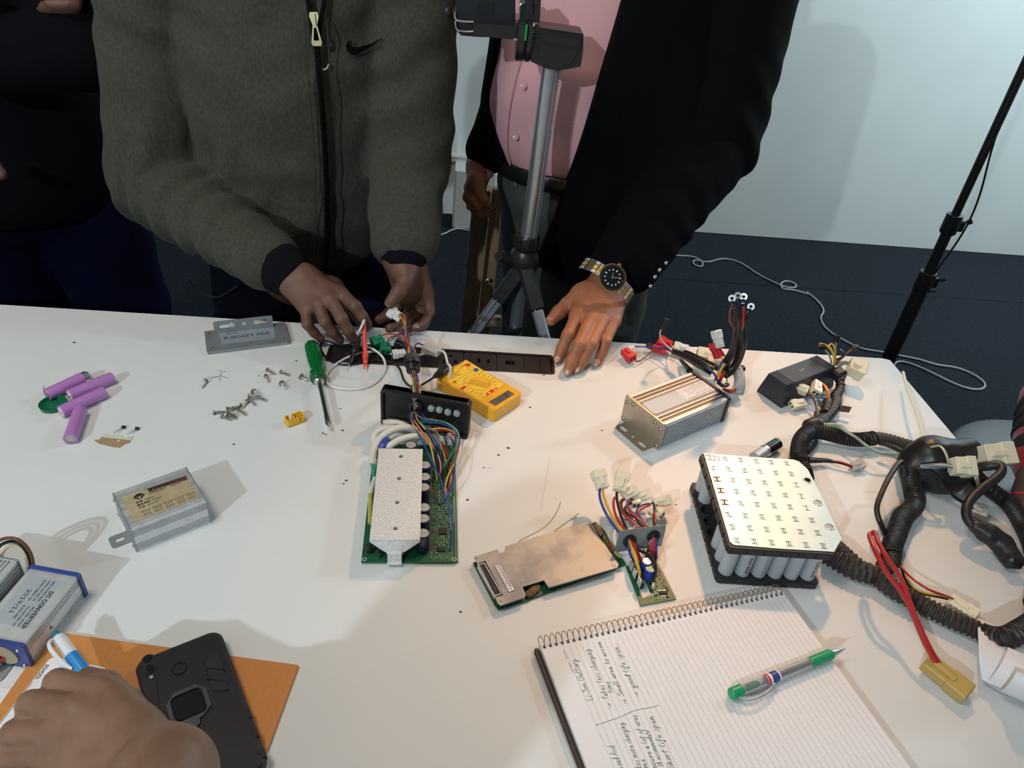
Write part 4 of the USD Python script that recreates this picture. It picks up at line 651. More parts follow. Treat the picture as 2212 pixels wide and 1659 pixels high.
J = [('DC CONVERTER', -.020, .0122, .0044, True, .046), ('INPUT VOLTAGE: 48/60V', -.032, .0076, .0025, False, .027), ('RED LINE: 48/60V', .001, .0076, .0025, False, .025), ('OUTPUT VOLTAGE: 12V', -.032, .0026, .0025, False, .027), ('YELLOW LINE: 12V', .001, .0026, .0025, False, .025), ('OUTPUT CURRENT: 10A', -.032, -.0024, .0025, False, .027), ('BLACK LINE:', .001, -.0024, .0025, False, .017), ('2019/11', -.018, -.0105, .0042, False, .030)]
dc.add('lettering', cat([mv(ink(s, h, z, bold=b_, d=.0001, width=w), x, y, 0) for s, x, y, h, b_, w in J]), 'ink_black', smooth=False, parent=lb)

# ---------------------------------------------------------------- the finned box at the left edge
q = P(58, 1215, .045)
lf = Thing('power_converter', 'ribbed silver box cut by the left edge, brown and black wires looping behind', 'electronics box', M=on(q[0], q[1], -.1673) @ trimesh.transformations.euler_matrix(0, 0, -math.pi / 2) @ trimesh.transformations.translation_matrix((.048, -.0475, 0)))
lf.add('housing', finned(.092, .075, .045, [(y, .0022, .003) for y in np.arange(-.032, .034, .0044)], [(z, .002, .003) for z in np.arange(.006, .042, .0048)]), 'alu', smooth=False)
for s in (-1, 1): lf.add('end_plate', bx(s * .048 - .002, s * .048 + .002, -.0375, .0375, 0, .046, .001), 'alu_grey')
for k, cl in enumerate(('cream', 'black', 'brown')): lf.add('lead_wire', tube([(-.049, .015 - .006 * k, .03), (-.060, .015 - .005 * k, .046 + .003 * k), (-.063, .028 + .002 * k, .050 + .005 * k), (-.056, .040 + .003 * k, .036), (-.040, .0405 + .001 * k, .02)], .0019, 7), 'wire_' + cl)

# ---------------------------------------------------------------- orange exercise book, paper, pen, phone
q = P(645, 1436, .004); an = math.radians(-6.8)
ob = Thing('exercise_book', 'orange exercise book under the phone, its cover printed with a faint brick pattern', 'book', M=on(q[0], q[1], an))
BW, BH = .262, .22
ob.add('cover', bx(-BW, 0, -BH, 0, .0032, .0040, .0003), 'file_orange'); ob.add('pages', bx(-BW + .002, -.001, -BH + .001, -.001, .0004, .0032, .0002), 'paper_edge'); ob.add('back_cover', bx(-BW, 0, -BH, 0, 0, .0004, .0001), 'file_orange')
br = []
for i in range(int(BW / .0085)):
    x = -.003 - i * .0085; br.append(bx(x - .0004, x + .0004, -BH + .002, -.002, .0040, .00403, .00001))
    for j in range(int(BH / .018)):
        y = -.004 - j * .018 - (.009 if i % 2 else 0)
        if y > -BH + .003: br.append(bx(x - .0085, x, y - .0004, y + .0004, .0040, .00403, .00001))
ob.add('brick_print', cat(br), 'brick_line', smooth=False, kind='stuff')
c0 = ob.at(110, 1428, .004); c1 = ob.at(62, 1490, .004)
lM = frm((c0[0], c0[1], .00405), V(c1[0] - c0[0], c1[1] - c0[1], 0)); lbp = ob.add('name_label', ap(prism(sa.translate(rrect(.12, .062, .006), .055, .028), 0, .0002), lM), 'paper', smooth=False)
ob.add('lettering', ap(cat([mv(ink('SCHOOL', .0036, .00022, bold=True, d=.0001, width=.017), .004, .020 - .026 + .004, 0), strokes([[(.024, -.002), (.1, -.002)], [(.024, .013), (.1, .013)]], .0005, z=.0002), mv(ink('SUBJECT', .0036, .00022, bold=True, d=.0001, width=.017), .004, .013, 0)]), lM), 'ink_navy', smooth=False, parent=lbp)
q = P(10, 1428); pp = Thing('paper_sheet', 'loose white paper sheet under the left edge of the orange book', 'paper', M=on(q[0] - .0, q[1] - .10, -.12)); pp.add('sheet', bx(-.14, .075, -.10, .072, -.0, .00035, .0001), 'paper')
a, b = P(118, 1366, .030), P(205, 1478, .030); d_ = nz(b - a); e_ = a + d_ * .135; e_[2] = TZ + .012
pn = Thing('ballpoint_pen', 'blue and white ballpoint pen held by the hand in front of the phone', 'pen', M=zal(a, e_))
pn.add('push_button', lathe([(0, 0), (.0028, .0002), (.0034, .002), (.0034, .008), (0, .008)], 16), 'pen_teal'); pn.add('upper_barrel', lathe([(0, .007), (.0052, .007), (.0062, .010), (.0064, .034), (0, .034)], 24), 'pen_white'); pn.add('barrel', lathe([(0, .034), (.0066, .034), (.0068, .06), (.006, .11), (.003, .128), (.001, .135), (0, .135)], 24), 'pen_blue')
cd = pn.I[:3, :3] @ nz(V(-.8, -.45, .5)); cd = nz(V(cd[0], cd[1], 0)); pn.add('clip', tube([cd * .006 + V(0, 0, .009), cd * .0115 + V(0, 0, .012), cd * .0128 + V(0, 0, .028), cd * .0095 + V(0, 0, .046), cd * .0078 + V(0, 0, .050)], [.003, .0032, .003, .0026, .003], 10, flat=(.9, .55)), 'pen_white')
pa, pb, pc = P(283, 1432, .017), P(470, 1358, .017), P(548, 1659, .017); px_ = nz((pb - pa) * V(1, 1, 0)); py_ = np.cross(V(0, 0, 1), px_)
PWd, PLn = .0825, .165; cen = (pa + pb) / 2 - py_ * PLn / 2 + px_ * .002
ph = Thing('mobile_phone', 'black rugged mobile phone face down with a metal ring stand, on the orange book', 'phone', M=frm((cen[0], cen[1], TZ + .0041), px_))
ph.add('case', rprism(PWd, PLn, .0125, .012, .0025, n=6), 'phone_black'); zt_ = .0125
ph.add('frame_edge', prism(rrect(PWd + .0012, PLn + .0012, .0125).difference(rrect(PWd - .005, PLn - .005, .010)), .003, .0105), 'phone_rubber', smooth=False)
PX = lambda x, y: ph.at(260 + .1923 * x, 1340 + .1923 * y, .0166)[:2]
c = PX(325, 490); cmp_ = ph.add('camera_window', ap(prism(sg.LineString([(0, -.005), (0, .005)]).buffer(.0062), zt_ - .001, zt_ + .0008), trimesh.transformations.translation_matrix((*c, 0))), 'phone_rubber', smooth=False)
for s in (-1, 1): ph.add('lens', cyl(.0042, .0006, 20, (c[0], c[1] + s * .0058, zt_ + .0006)), 'phone_gloss', parent=cmp_)
c = PX(348, 638); ph.add('flash', cyl(.0018, .0006, 14, (*c, zt_ - .0002)), 'flash_cream')
c = PX(665, 545); ph.add('fingerprint_ring', lathe([(.0062, zt_ - .0005), (.0075, zt_ - .0005), (.0073, zt_ + .0008), (.0064, zt_ + .0008), (.0062, zt_ - .0005)], 30, (*c, 0)), 'phone_gloss')
c = PX(772, 960); oc = rrect(.036, .036, .0001); oc = sg.Polygon([(-.010, .0185), (.010, .0185), (.0185, .009), (.0185, -.010), (.008, -.0185), (.0055, -.0185), (.0045, -.024), (-.0045, -.024), (-.0055, -.0185), (-.008, -.0185), (-.0185, -.010), (-.0185, .009)]).difference(rrect(.0295, .0285, .006))
Rg = lambda m: mv(m, c[0], c[1], 0)
ph.add('ring_recess', Rg(prism(oc.buffer(.0035), zt_ - .0008, zt_ + .0004)), 'phone_rubber', smooth=False); ph.add('ring_stand', Rg(prism(oc, zt_ + .0005, zt_ + .0026)), 'gunmetal', smooth=False); ph.add('ring_centre', Rg(rprism(.027, .026, .0018, .005, .0005, (0, 0, zt_ - .0002))), 'phone_gloss'); ph.add('ring_pivot', Rg(cyl(.0044, .0014, 20, (0, -.0215, zt_ + .0014), .0004)), 'gunmetal')
for pts_ in (((960, 470), (1100, 345), (1215, 790), (1040, 800)), ((205, 680), (400, 680), (450, 1030), (330, 1080))): po = sg.Polygon([PX(*p) for p in pts_]).intersection(rrect(PWd - .004, PLn - .004, .01)); ph.add('side_grip', prism(po, zt_ - .001, zt_ + .0009), 'phone_rubber', smooth=False)
for y0 in (560, 680): ph.add('grip_groove', strokes([[PX(975, y0 - 15), PX(1170, y0 + 5)]], .0012, .0004, zt_ + .0008), 'phone_gloss', smooth=False)
for k in range(3): ph.add('edge_notch', bx(PWd / 2 - .004, PWd / 2 + .0012, -.03 - k * .022, -.02 - k * .022, .005, zt_ + .0003, .0006), 'phone_rubber')
# ---------------------------------------------------------------- opened motor controller: board, heat sink, capacitors, end plate, wires
mat('pcb_green', (.010, .11, .040), .42, var=.25, vs=120); mat('pcb_edge', (.02, .16, .08), .5); mat('sink_cast', (.80, .80, .80), .5, .35, col2=(.60, .60, .61), vs=420, thr=(.35, .6), bump=.7, bs=700)
mat('cap_navy', (.012, .014, .055), .25, coat=.4); mat('cap_top', (.55, .55, .52), .4, .6); mat('plastic_black', (.010, .010, .011), .4, bump=.1, bs=300); mat('nut_grey', (.36, .40, .38), .4); mat('sleeve_white', (.66, .62, .55), .6, bump=.3, bs=400)
mat('solder', (.50, .50, .46), .5, .15); mat('silk', (.6, .62, .58), .6); mat('conn_green', (.01, .20, .10), .35); mat('sleeve_grey', (.30, .34, .38), .4)
mat('meter_yellow', (.85, .42, .02), .35, coat=.15); mat('meter_face', (.86, .55, .05), .4); mat('lcd', (.10, .095, .08), .12, coat=.5); mat('lcd_seg', (.01, .01, .01), .3); mat('button_blue', (.02, .10, .30), .4); mat('red_label', (.72, .03, .03), .4); mat('probe_red', (.72, .035, .02), .3, coat=.2); mat('probe_tip_white', (.75, .7, .6), .4)
def W3(pts): return [P(*p) for p in pts]
def smd(t, items, m='solder', name='solder_pads', parent=None): t.add(name, cat([bx(x - w / 2, x + w / 2, y - h / 2, y + h / 2, z0, z1, .0001) for x, y, w, h, z0, z1 in items]), m, smooth=False, parent=parent, kind='stuff')
mc = Thing('controller_board', 'opened motor controller with a big cast heat sink, black end plate and rainbow wires', 'circuit board', M=on(-.0488, .7086, .0494))
L, W = .1148, .2158; zb = .0040
bd = mc.add('circuit_board', rbox(L, W, .0017, .0002, (0, 0, .0023)), 'pcb_green')
mc.add('solder_tail', cat([cyl(.0006, .0024, 6, (x, y, 0)) for x in np.linspace(-.05, .05, 9) for y in np.linspace(-.1, .1, 9)]), 'solder', kind='stuff', parent=bd)
cx, cy, hw, hl2 = -.018, -.0189, .0296, .0817
sk = [bx(cx - hw, cx + hw, cy - hl2, cy + hl2, .0295, .0355, .0006), bx(cx - .010, cx + .010, cy - hl2 + .002, cy + hl2, .006, .030, .0005)]
nose = hull([(cx + s * hw, cy - hl2 + .001, z) for s in (-1, 1) for z in (.0300, .0350)] + [(cx + s * .0165, cy - hl2 - .0035, z) for s in (-1, 1) for z in (.022, .0245)] + [(cx + s * .0085, cy - hl2 - .005, .017) for s in (-1, 1)])
hs_ = trimesh.boolean.difference([sk[0], cat([cyl(.0017, .01, 14, (*mc.at(760 + .2652 * x, 800 + .2652 * y, .0355)[:2], .028)) for x, y in ((400, 703), (385, 882), (370, 1078), (355, 1290))])], engine='manifold')
sk_p = mc.add('heat_sink', cat([hs_, sk[1], nose, bx(cx - .0085, cx + .0085, cy - hl2 - .0085, cy - hl2 - .003, .0045, .021, .0008), bx(cx - .0085, cx + .0085, cy - hl2 - .012, cy - hl2 - .006, .0040, .0065, .0005)]), 'sink_cast', smooth=False)
for x, y in ((400, 703), (385, 882), (370, 1078), (355, 1290)): q = mc.at(760 + .2652 * x, 800 + .2652 * y, .0355); mc.add('screw_hole', lathe([(.0016, .0354), (.0028, .0354), (.0027, .0359), (.0017, .0359), (.0016, .0354)], 20, (q[0], q[1], 0)), 'steel_bright', parent=sk_p); mc.add('screw_hole', cyl(.0016, .0008, 12, (q[0], q[1], .0298)), 'ink_black', parent=sk_p)
for x, y in ((598, 770), (597, 865), (590, 950), (592, 1115), (586, 1205), (584, 1325), (485, 605)):
    q = mc.at(760 + .2652 * x - .8, 800 + .2652 * y, .0315); c = (q[0], q[1], zb); cp = mc.add('capacitor', lathe([(0, 0), (.0085, 0), (.0088, .001), (.0088, .0265), (.0084, .0275), (.0078, .028), (.0078, .0276), (0, .0276)], 26, c), 'cap_navy')
    mc.add('capacitor_top', lathe([(0, .0277), (.0068, .0277), (.0072, .0274)], 24, c), 'cap_top', parent=cp); mc.add('vent_line', cat([bx(c[0] - .0055, c[0] + .0055, c[1] - .0002, c[1] + .0002, zb + .0277, zb + .0279, .0001), mv(bx(-.0002, .0002, 0, .0055, zb + .0277, zb + .0279, .0001), c[0], c[1], 0, rz=.5)]), 'alu_grey', smooth=False, parent=cp)
R_ = random.Random(3); it, bl_, sk2 = [], [], []
for y in np.arange(-.104, .02, .0034):
    for x in np.arange(.026, .053, .0030):
        if R_.random() < .30 or (abs(x - .0395) < .006 and (abs(y + .0586) < .007 or abs(y + .0885) < .006)): continue
        dx, dy = R_.uniform(-.0005, .0005), R_.uniform(-.0005, .0005); o = R_.random() < .5; w, h = (.0024, .0012) if o else (.0012, .0024)
        for s in (-1, 1): it.append((x + dx + s * w * .36 * o, y + dy + s * h * .36 * (not o), .0008 if o else .0013, .0013 if o else .0008, zb, zb + .0006))
        bl_.append((x + dx, y + dy, w * (.5 if o else .8), h * (.8 if o else .5), zb, zb + .0007))
smd(mc, it, 'solder', 'solder_pads', bd); smd(mc, bl_[::2], 'ink_black', 'chip_parts', bd); smd(mc, bl_[1::2], 'tape_brown', 'chip_parts', bd)
smd(mc, [(.0555, 0, .0004, .2, zb, zb + .0001), (.022, -.03, .0004, .12, zb, zb + .0001), (0, .1055, .108, .0004, zb, zb + .0001), (.0245, .03, .0004, .05, zb, zb + .0001), (.054, -.02, .0006, .05, zb, zb + .0001)], 'silk', 'silkscreen', bd)
smd(mc, [(.029 + .006 * (k % 2), .00 + .0019 * k, .0035, .0006, zb, zb + .0008) for k in range(18)] + [(.0505, -.055 + .0021 * k, .0036, .0008, zb, zb + .0008) for k in range(13)], 'solder', 'pin_row', bd)
for x, y, w, h in ((.0395, -.0586, .0105, .0105), (.0375, -.0885, .0105, .0062)):
    mc.add('chip', bx(x - w / 2, x + w / 2, y - h / 2, y + h / 2, zb + .0003, zb + .0019, .0003), 'ink_black'); n = 8
    smd(mc, [(x - w / 2 + w * (k + .5) / n, y + s * (h / 2 + .0008), .0006, .0022, zb, zb + .0006) for k in range(n) for s in (-1, 1)] + ([(x + s * (w / 2 + .0008), y - h / 2 + h * (k + .5) / n, .0022, .0006, zb, zb + .0006) for k in range(n) for s in (-1, 1)] if w == h else []), 'steel_bright', 'chip_legs', bd)
mc.add('small_capacitor', lathe([(0, 0), (.0038, 0), (.004, .0004), (.004, .012), (.0034, .0126), (0, .0124)], 20, (*mc.at(798, 1182, .012)[:2], zb)), 'ink_black')
for x, y in ((820, 1190), (812, 1182), (826, 1176), (878, 1196), (822, 1200)): q = mc.at(x, y, .006); mc.add('mosfet_leg', bx(q[0] - .0016, q[0] + .0016, q[1] - .002, q[1] + .002, zb, zb + .008, .0003), 'ink_black')
for x, y in ((-.054, -.1035), (.0535, -.1035), (.0535, .1035)): mc.add('corner_pad', lathe([(.0016, 0), (.0028, 0), (.0028, .0003), (.0016, .0003)], 16, (x, y, zb)), 'solder', parent=bd)
# end plate: stands on the table behind the board
A0, B0 = P(826, 914), P(1009.5, 946.5); ed = nz(B0 - A0); en = V(-ed[1], ed[0], 0)
def onplate(x, y): d = ray(x, y); return CP + d * (((A0 - CP) @ en) / (d @ en))
eh = ((onplate(822.3, 840) + onplate(1014.7, 869)) / 2)[2] - TZ; EM = frm((A0 + B0) / 2 + en * .005, ed); el_ = np.linalg.norm(B0 - A0) + .002
EI = np.linalg.inv(mc.M) @ EM; ea = lambda n, m, *a, **k: mc.add(n, ap(m, EI), *a, **k)
# local: x along the plate, y away from the camera, z up
xz = lambda poly, y0, y1: ap(prism(poly, y0, y1), np.array([[1., 0, 0, 0], [0, 0, 1, 0], [0, 1, 0, 0], [0, 0, 0, 1]]))
epo = rrect(el_, eh, .005); sh = lambda p: sa.translate(p, 0, eh / 2)
gx = lambda x, y: (np.linalg.inv(EM) @ np.r_[onplate(x, y), 1])[[0, 2]]
g_c = gx(899, 878)
def fixm(m): m.fix_normals(); return m
e_p = ea('end_plate', fixm(xz(sh(epo).difference(sg.Point(*g_c).buffer(.007)), -.004, .004)), 'plastic_black', smooth=False)
ea('plate_rim', fixm(xz(sh(epo).difference(sh(rrect(el_ - .008, eh - .008, .003))), -.009, .006)), 'plastic_black', smooth=False, parent=e_p)
tk = [bx(x - .0006, x + .0006, -.0098, -.0088, z0, z0 + .0025, .0002) for x in np.arange(-el_ / 2 + .006, el_ / 2 - .005, .0028) for z0 in (eh - .0034,)] + [bx(s * (el_ / 2 - .0028) - .0012, s * (el_ / 2 - .0028) + .0012, -.0098, -.0088, z - .0006, z + .0006, .0002) for s in (-1, 1) for z in np.arange(.006, eh - .005, .0028)]
ea('rim_teeth', cat(tk), 'plastic_black', smooth=False, parent=e_p, kind='stuff')
ea('grommet', ap(lathe([(.0055, -.004), (.0105, -.004), (.011, -.002), (.011, .002), (.0065, .0045), (.0055, -.004)], 30), frm((g_c[0], -.006, g_c[1]), (1, 0, 0), (0, -1, 0))), 'plastic_black', parent=e_p)
for x, y in ((932.4, 881), (949.6, 884), (968, 889), (987.5, 892)):
    c = gx(x, y); ea('nut', ap(cat([cyl(.0056, .0045, 6, ch=.0004), cyl(.0038, .0062, 16, ch=.0006)]), frm((c[0], -.004, c[1]), (.9, 0, .4), (0, -1, 0))), 'nut_grey')
for k, (x, y) in enumerate(((932, 896), (949, 898), (968, 902), (987, 905))): ea('lamp_lead', tube([(gx(x, y)[0], -.008, gx(x, y)[1]), (gx(x - 14, y + 16)[0], -.012, gx(x - 14, y + 16)[1])], .0009, 5, .01), 'wire_black')
ea('clip_bar', bx(-el_ / 2 + .010, -.012, -.0075, -.004, .010, .014, .0005), 'plastic_black'); ea('clip_tab', bx(-el_ / 2 + .026, -el_ / 2 + .036, -.010, -.006, .005, .010, .0005), 'nut_grey')
# wires from the grommet to the board (pixels of the close-up, height along the way)
ZW = lambda x, y: (840 + .1326 * x, 880 + .1326 * y)
def wire(t, cl, pts, zs, r=.00115, name='wire'):
    n = len(pts); zz = np.interp(np.linspace(0, 1, n), np.linspace(0, 1, len(zs)), zs); return t.add(name, tube([P(*p, z) for p, z in zip(pts, zz)], r, 7, .005), 'wire_' + cl, world=True)
UP = (.034, .038, .032, .02, .010)
for cl, pts, zs in (('blue', [(360, 60), (350, 190), (400, 290), (540, 540), (720, 920), (850, 1200), (930, 1470), (990, 1640), (1035, 1900), (1005, 2330)], (.034, .038, .036, .032, .026, .020, .014, .010, .008, .006)), ('yellow', [(380, 80), (370, 210), (480, 390), (660, 600), (740, 950), (840, 1130)], UP), ('pink', [(410, 60), (400, 180), (560, 420), (700, 600), (830, 870), (840, 1050), (830, 1120)], UP),
                    ('purple', [(390, 90), (400, 190), (480, 300), (620, 520), (740, 800), (800, 1000)], UP), ('olive', [(450, 80), (500, 250), (620, 400), (690, 620), (730, 860), (760, 1040), (790, 1200)], UP), ('grey', [(400, 10), (480, 140), (600, 185), (690, 190), (780, 240)], (.036, .034, .03)), ('purple', [(490, 0), (530, 90), (600, 170), (700, 230)], (.036, .03)),
                    ('red', [(690, 185), (780, 160), (920, 175)], (.028, .026)), ('black', [(920, 175), (1000, 170), (1100, 120)], (.026, .022)), ('green', [(520, 160), (600, 215), (700, 205), (900, 240), (1050, 320), (1130, 430), (1110, 580), (1060, 710), (920, 920), (850, 1110)], (.034, .040, .044, .044, .042, .038, .034, .030, .02, .008)), ('blue', [(540, 180), (610, 245), (800, 255), (980, 310), (1080, 400), (1090, 560), (1080, 800), (1070, 1100), (1030, 1300), (940, 1450), (800, 1570)], (.034, .040, .042, .040, .036, .032, .028, .024, .018, .012, .006)),
                    ('yellow', [(560, 290), (700, 350), (850, 340), (1000, 370), (1080, 430), (1100, 600), (1060, 900)], (.034, .036, .038, .036, .03, .02, .01)), ('red', [(600, 330), (780, 380), (950, 380), (1060, 450), (1040, 700)], (.034, .036, .034, .028, .02)), ('orange', [(560, 300), (640, 360), (740, 410), (830, 580), (900, 760), (930, 900), (1000, 1060), (960, 1300)], (.034, .036, .032, .026, .02, .016, .012, .008)), ('orange', [(620, 300), (730, 305), (830, 330)], (.03, .03)),
                    ('green', [(530, 200), (640, 330), (760, 380), (810, 480), (840, 640), (870, 820), (890, 1000)], (.034, .038, .036, .03, .024, .016, .008)), ('blue', [(540, 250), (660, 400), (770, 560), (830, 680), (850, 850), (880, 1050)], UP), ('black', [(700, 300), (800, 330), (900, 470), (950, 650), (980, 850), (1010, 1050), (980, 1350)], (.034, .036, .03, .024, .018, .012, .007)), ('black', [(740, 400), (850, 440), (980, 470), (1060, 600), (1060, 750), (1000, 900), (960, 1100), (940, 1300)], (.03, .032, .03, .026, .02, .014, .01, .006)), ('black', [(560, 330), (680, 500), (760, 680), (820, 900), (860, 1100)], UP),
                    ('yellow', [(1130, 560), (1140, 650), (1110, 820), (1040, 960), (950, 1150), (920, 1300), (925, 1440)], (.03, .028, .024, .02, .016, .012, .007)), ('red', [(1000, 950), (1005, 1100), (990, 1230), (950, 1360), (945, 1470)], (.016, .012, .006)), ('white', [(1100, 380), (1135, 450), (1130, 560), (1080, 780), (1030, 900)], (.034, .03, .02)), ('brown', [(1090, 340), (1150, 480), (1140, 640), (1080, 800), (1000, 960)], (.034, .03, .02)), ('black', [(1000, 820), (960, 960), (910, 1120), (900, 1300)], (.02, .01)), ('red', [(850, 560), (930, 690), (960, 820)], (.022, .016))):
    wire(mc, cl, [ZW(*p) for p in pts], zs)
ZX = lambda x, y: (760 + .2652 * x, 800 + .2652 * y)
for pts, zs, r in (([(255, 432), (330, 424), (400, 436), (470, 470)], (.016, .018, .02), .0050), ([(190, 590), (200, 510), (260, 476), (340, 466), (430, 462)], (.012, .024, .026, .02), .0046), ([(172, 770), (178, 680), (205, 590), (280, 515), (390, 470), (520, 486)], (.014, .018, .024, .032, .034, .024), .0054), ([(270, 650), (330, 600), (420, 556), (540, 536), (600, 545)], (.026, .034, .034, .028, .02), .0048), ([(780, 545), (810, 525), (838, 530)], (.02, .022), .0044)):
    n = len(pts); zz = np.interp(np.linspace(0, 1, n), np.linspace(0, 1, len(zs)), zs); mc.add('white_sleeve', tube([P(*ZX(*p), z) for p, z in zip(pts, zz)], r, 12, .004), 'sleeve_white', world=True)
wire(mc, 'green', [ZX(*p) for p in ((172, 760), (178, 830), (185, 890))], (.014, .010, .007), .0030); wire(mc, 'green', [ZX(*p) for p in ((192, 760), (190, 830), (180, 900))], (.014, .010, .007), .0026); mc.add('white_sleeve', tube([P(*ZX(190, 880), .009), P(*ZX(165, 950), .009), P(*ZX(152, 1010), .008)], .0035, 10), 'sleeve_white', world=True)
wire(mc, 'olive', [ZX(*p) for p in ((152, 1000), (152, 1120), (150, 1250))], (.008, .007, .006), .0032); wire(mc, 'blue', [ZX(*p) for p in ((240, 640), (262, 600), (285, 570))], (.03, .034, .034), .0058)
# cable gland and the wires through it
ga, gb = P(892.5, 800, .028), P(889, 768, .040); GM = zal(ga, gb); gl = np.linalg.norm(gb - ga)
gp = mc.add('cable_gland', ap(cat([lathe([(.0078, -.002), (.0105, -.002), (.0105, 0)] + [(.0105 + .0007 * (k % 2), .0012 * k) for k in range(1, 9)] + [(.0135, .010), (.0135, .015), (.0128, .016), (.0078, .016), (.0078, -.002)], 30), cyl(.0132, .010, 8, (0, 0, .016), .0008), lathe([(0, -.0018), (.0079, -.0018), (.0079, .02), (0, .02)], 20)]), GM), 'plastic_black', world=True)
g2 = [(x, y) for x in (-.0045, -.0015, .0015, .0045) for y in (-.004, 0, .004)]
pc = onplate(895, 838) + en * .012
for k, cl in enumerate(('purple', 'blue', 'yellow', 'orange', 'pink', 'green', 'olive', 'black', 'red', 'purple', 'white', 'grey')):
    o = GM[:3, 0] * g2[k][0] + GM[:3, 1] * g2[k][1]; tw = GM[:3, 0] * (.006 * math.sin(k * 2.1)) + GM[:3, 1] * (.003 * math.cos(k * 1.7))
    mc.add('wire', tube([ga + o, ga + o - GM[:3, 2] * .008, ga * .55 + pc * .45 + tw, pc + ed * (.0012 * (k - 6)) + V(0, 0, -.012 + .002 * (k % 3)), pc - en * .016 + V(0, 0, -.020)], .00115, 7, .004), 'wire_' + cl, world=True)
hc = PY(853, 679, 1.108)
for k, (cl, off) in enumerate((('red', (8, -2)), ('yellow', (4, 4)), ('green', (12, -1)), ('purple', (9, 4)), ('blue', (10, 6)), ('orange', (6, 2)))):
    o = GM[:3, 0] * (-.005 + .002 * k); e = PY(857 + off[0] * .8, 680 + off[1], 1.104)
    mc.add('wire', tube([gb + o, gb + o + GM[:3, 2] * .012, P(885 - .6 * k, 740, .052), P(878 - k * .8 + off[0] * .3, 712, .066 + .001 * k), e], .00115, 7, .004), 'wire_' + cl, world=True)
cn = mc.add('connector', ap(cat([rbox(.026, .017, .013, .0012, (0, 0, -.0065)), rbox(.012, .021, .015, .001, (-.006, 0, -.0075)), rbox(.006, .008, .017, .0008, (.004, .004, -.008))]), frm(hc, nz(V(.75, -.25, -.35)), nz(V(.1, -.8, .6)))), 'nylon_white', world=True)
mc.add('connector_socket', ap(cat([cyl(.0024, .0012, 14, (x, y, .0125 - .0001)) for x in (-.0045, .001, .0065) for y in (-.004, .004)]), frm(hc, nz(V(.1, -.8, .6)), nz(V(.75, -.25, -.35)))), 'wire_brown', world=True, parent=cn)
def plug(t, p, d, size, m, n='connector', up=(0, 0, 1), lug=True):
    """Moulded connector shell centred on p, its mouth along d."""
    l, w, h = size; sh_ = cat([rbox(l, w, h, .0008, (0, 0, -h / 2)), rbox(l * .45, w * 1.14, h * 1.14, .0008, (l * .26, 0, -h * .57))] + ([rbox(l * .5, w * .3, h * .25, .0005, (-l * .1, 0, h * .45))] if lug else []))
    M = frm(p, d, up); q = t.add(n, ap(sh_, M), m, world=True); t.add('pin_hole', ap(cat([rbox(.0006, w * .26, h * .4, .0001, (l / 2 + .0001, s * w * .23, -h * .2)) for s in (-1, 1)]), M), 'ink_black', world=True, parent=q); return q
plug(mc, P(815, 737, .014), V(-.75, -.5, -.15), (.021, .015, .012), 'conn_green', up=(.2, -.3, 1)); plug(mc, P(832, 752, .012), V(.1, -.95, -.2), (.018, .016, .012), 'conn_green', up=(.3, -.1, 1))
plug(mc, P(862, 764, .010), V(-.9, -.3, 0), (.022, .012, .010), 'nylon_white'); plug(mc, P(867, 745, .016), V(-.8, .3, .1), (.022, .013, .012), 'plastic_black'); plug(mc, P(932, 756, .018), V(-.75, .35, .0), (.030, .017, .011), 'nylon_clear')
for cl, pts, zs in (('red', [(884, 762), (876, 735), (850, 722), (826, 724)], (.040, .045, .035, .018)), ('brown', [(884, 762), (872, 738), (850, 727), (834, 740)], (.040, .042, .030, .018)), ('skyblue', [(884, 760), (874, 740), (852, 732), (836, 742)], (.040, .038, .026, .016)), ('black', [(886, 760), (880, 748), (872, 745)], (.04, .03, .018)), ('purple', [(890, 764), (896, 748), (905, 742), (918, 748)], (.040, .035, .026, .019)), ('olive', [(884, 768), (876, 770), (868, 768)], (.036, .018, .012)), ('purple', [(884, 762), (876, 730), (862, 722), (848, 730)], (.04, .04, .03, .02))): wire(mc, cl, pts, zs)

# ---------------------------------------------------------------- multimeter and its two leads
mm = Thing('multimeter', 'yellow digital multimeter with a rotary dial lying face up', 'multimeter', M=on(.0353, .9462, .8415 + math.pi))
L, W, H = .0685, .1238, .0236
MP = lambda x, y: mm.at(900 + .14467 * x, 680 + .14467 * y, H)[:2]
mm.add('case', rprism(L, W, H, .006, .0018), 'meter_yellow'); mm.add('case_seam', rprism(L + .0008, W + .0008, .0012, .0062, .0003, (0, 0, .0075)), 'meter_yellow')
fc = sg.Polygon([MP(*p) for p in ((735, 672), (1342, 1040), (955, 1282), (405, 930))]); fp = mm.add('face_plate', prism(fc, H - .0003, H + .0003), 'meter_face', smooth=False)
c = MP(938, 1030); DM = lambda m: mv(m, c[0], c[1], H)
dp = mm.add('dial', DM(lathe([(0, .0002), (.0152, .0002), (.0186, .0012), (.0192, .0008), (.0192, .0003)], 44)), 'meter_yellow'); k0, k1 = MP(770, 985), MP(1105, 1075); ka_ = math.atan2(k1[1] - k0[1], k1[0] - k0[0])
mm.add('dial_grip', DM(mv(hull([(sx * l, sy * w, z) for sx in (-1, 1) for sy in (-1, 1) for l, w, z in ((.0158, .0045, .0006), (.0150, .0022, .0068))]), rz=ka_)), 'meter_yellow', parent=dp); mm.add('dial_mark', DM(mv(bx(.006, .0145, -.0004, .0004, .0066, .0070, .0001), rz=ka_)), 'meter_face', parent=dp)
lc = [MP(*p) for p in ((1075, 1305), (1175, 1365), (1465, 1185), (1365, 1130))]; lpo = sg.Polygon(lc)
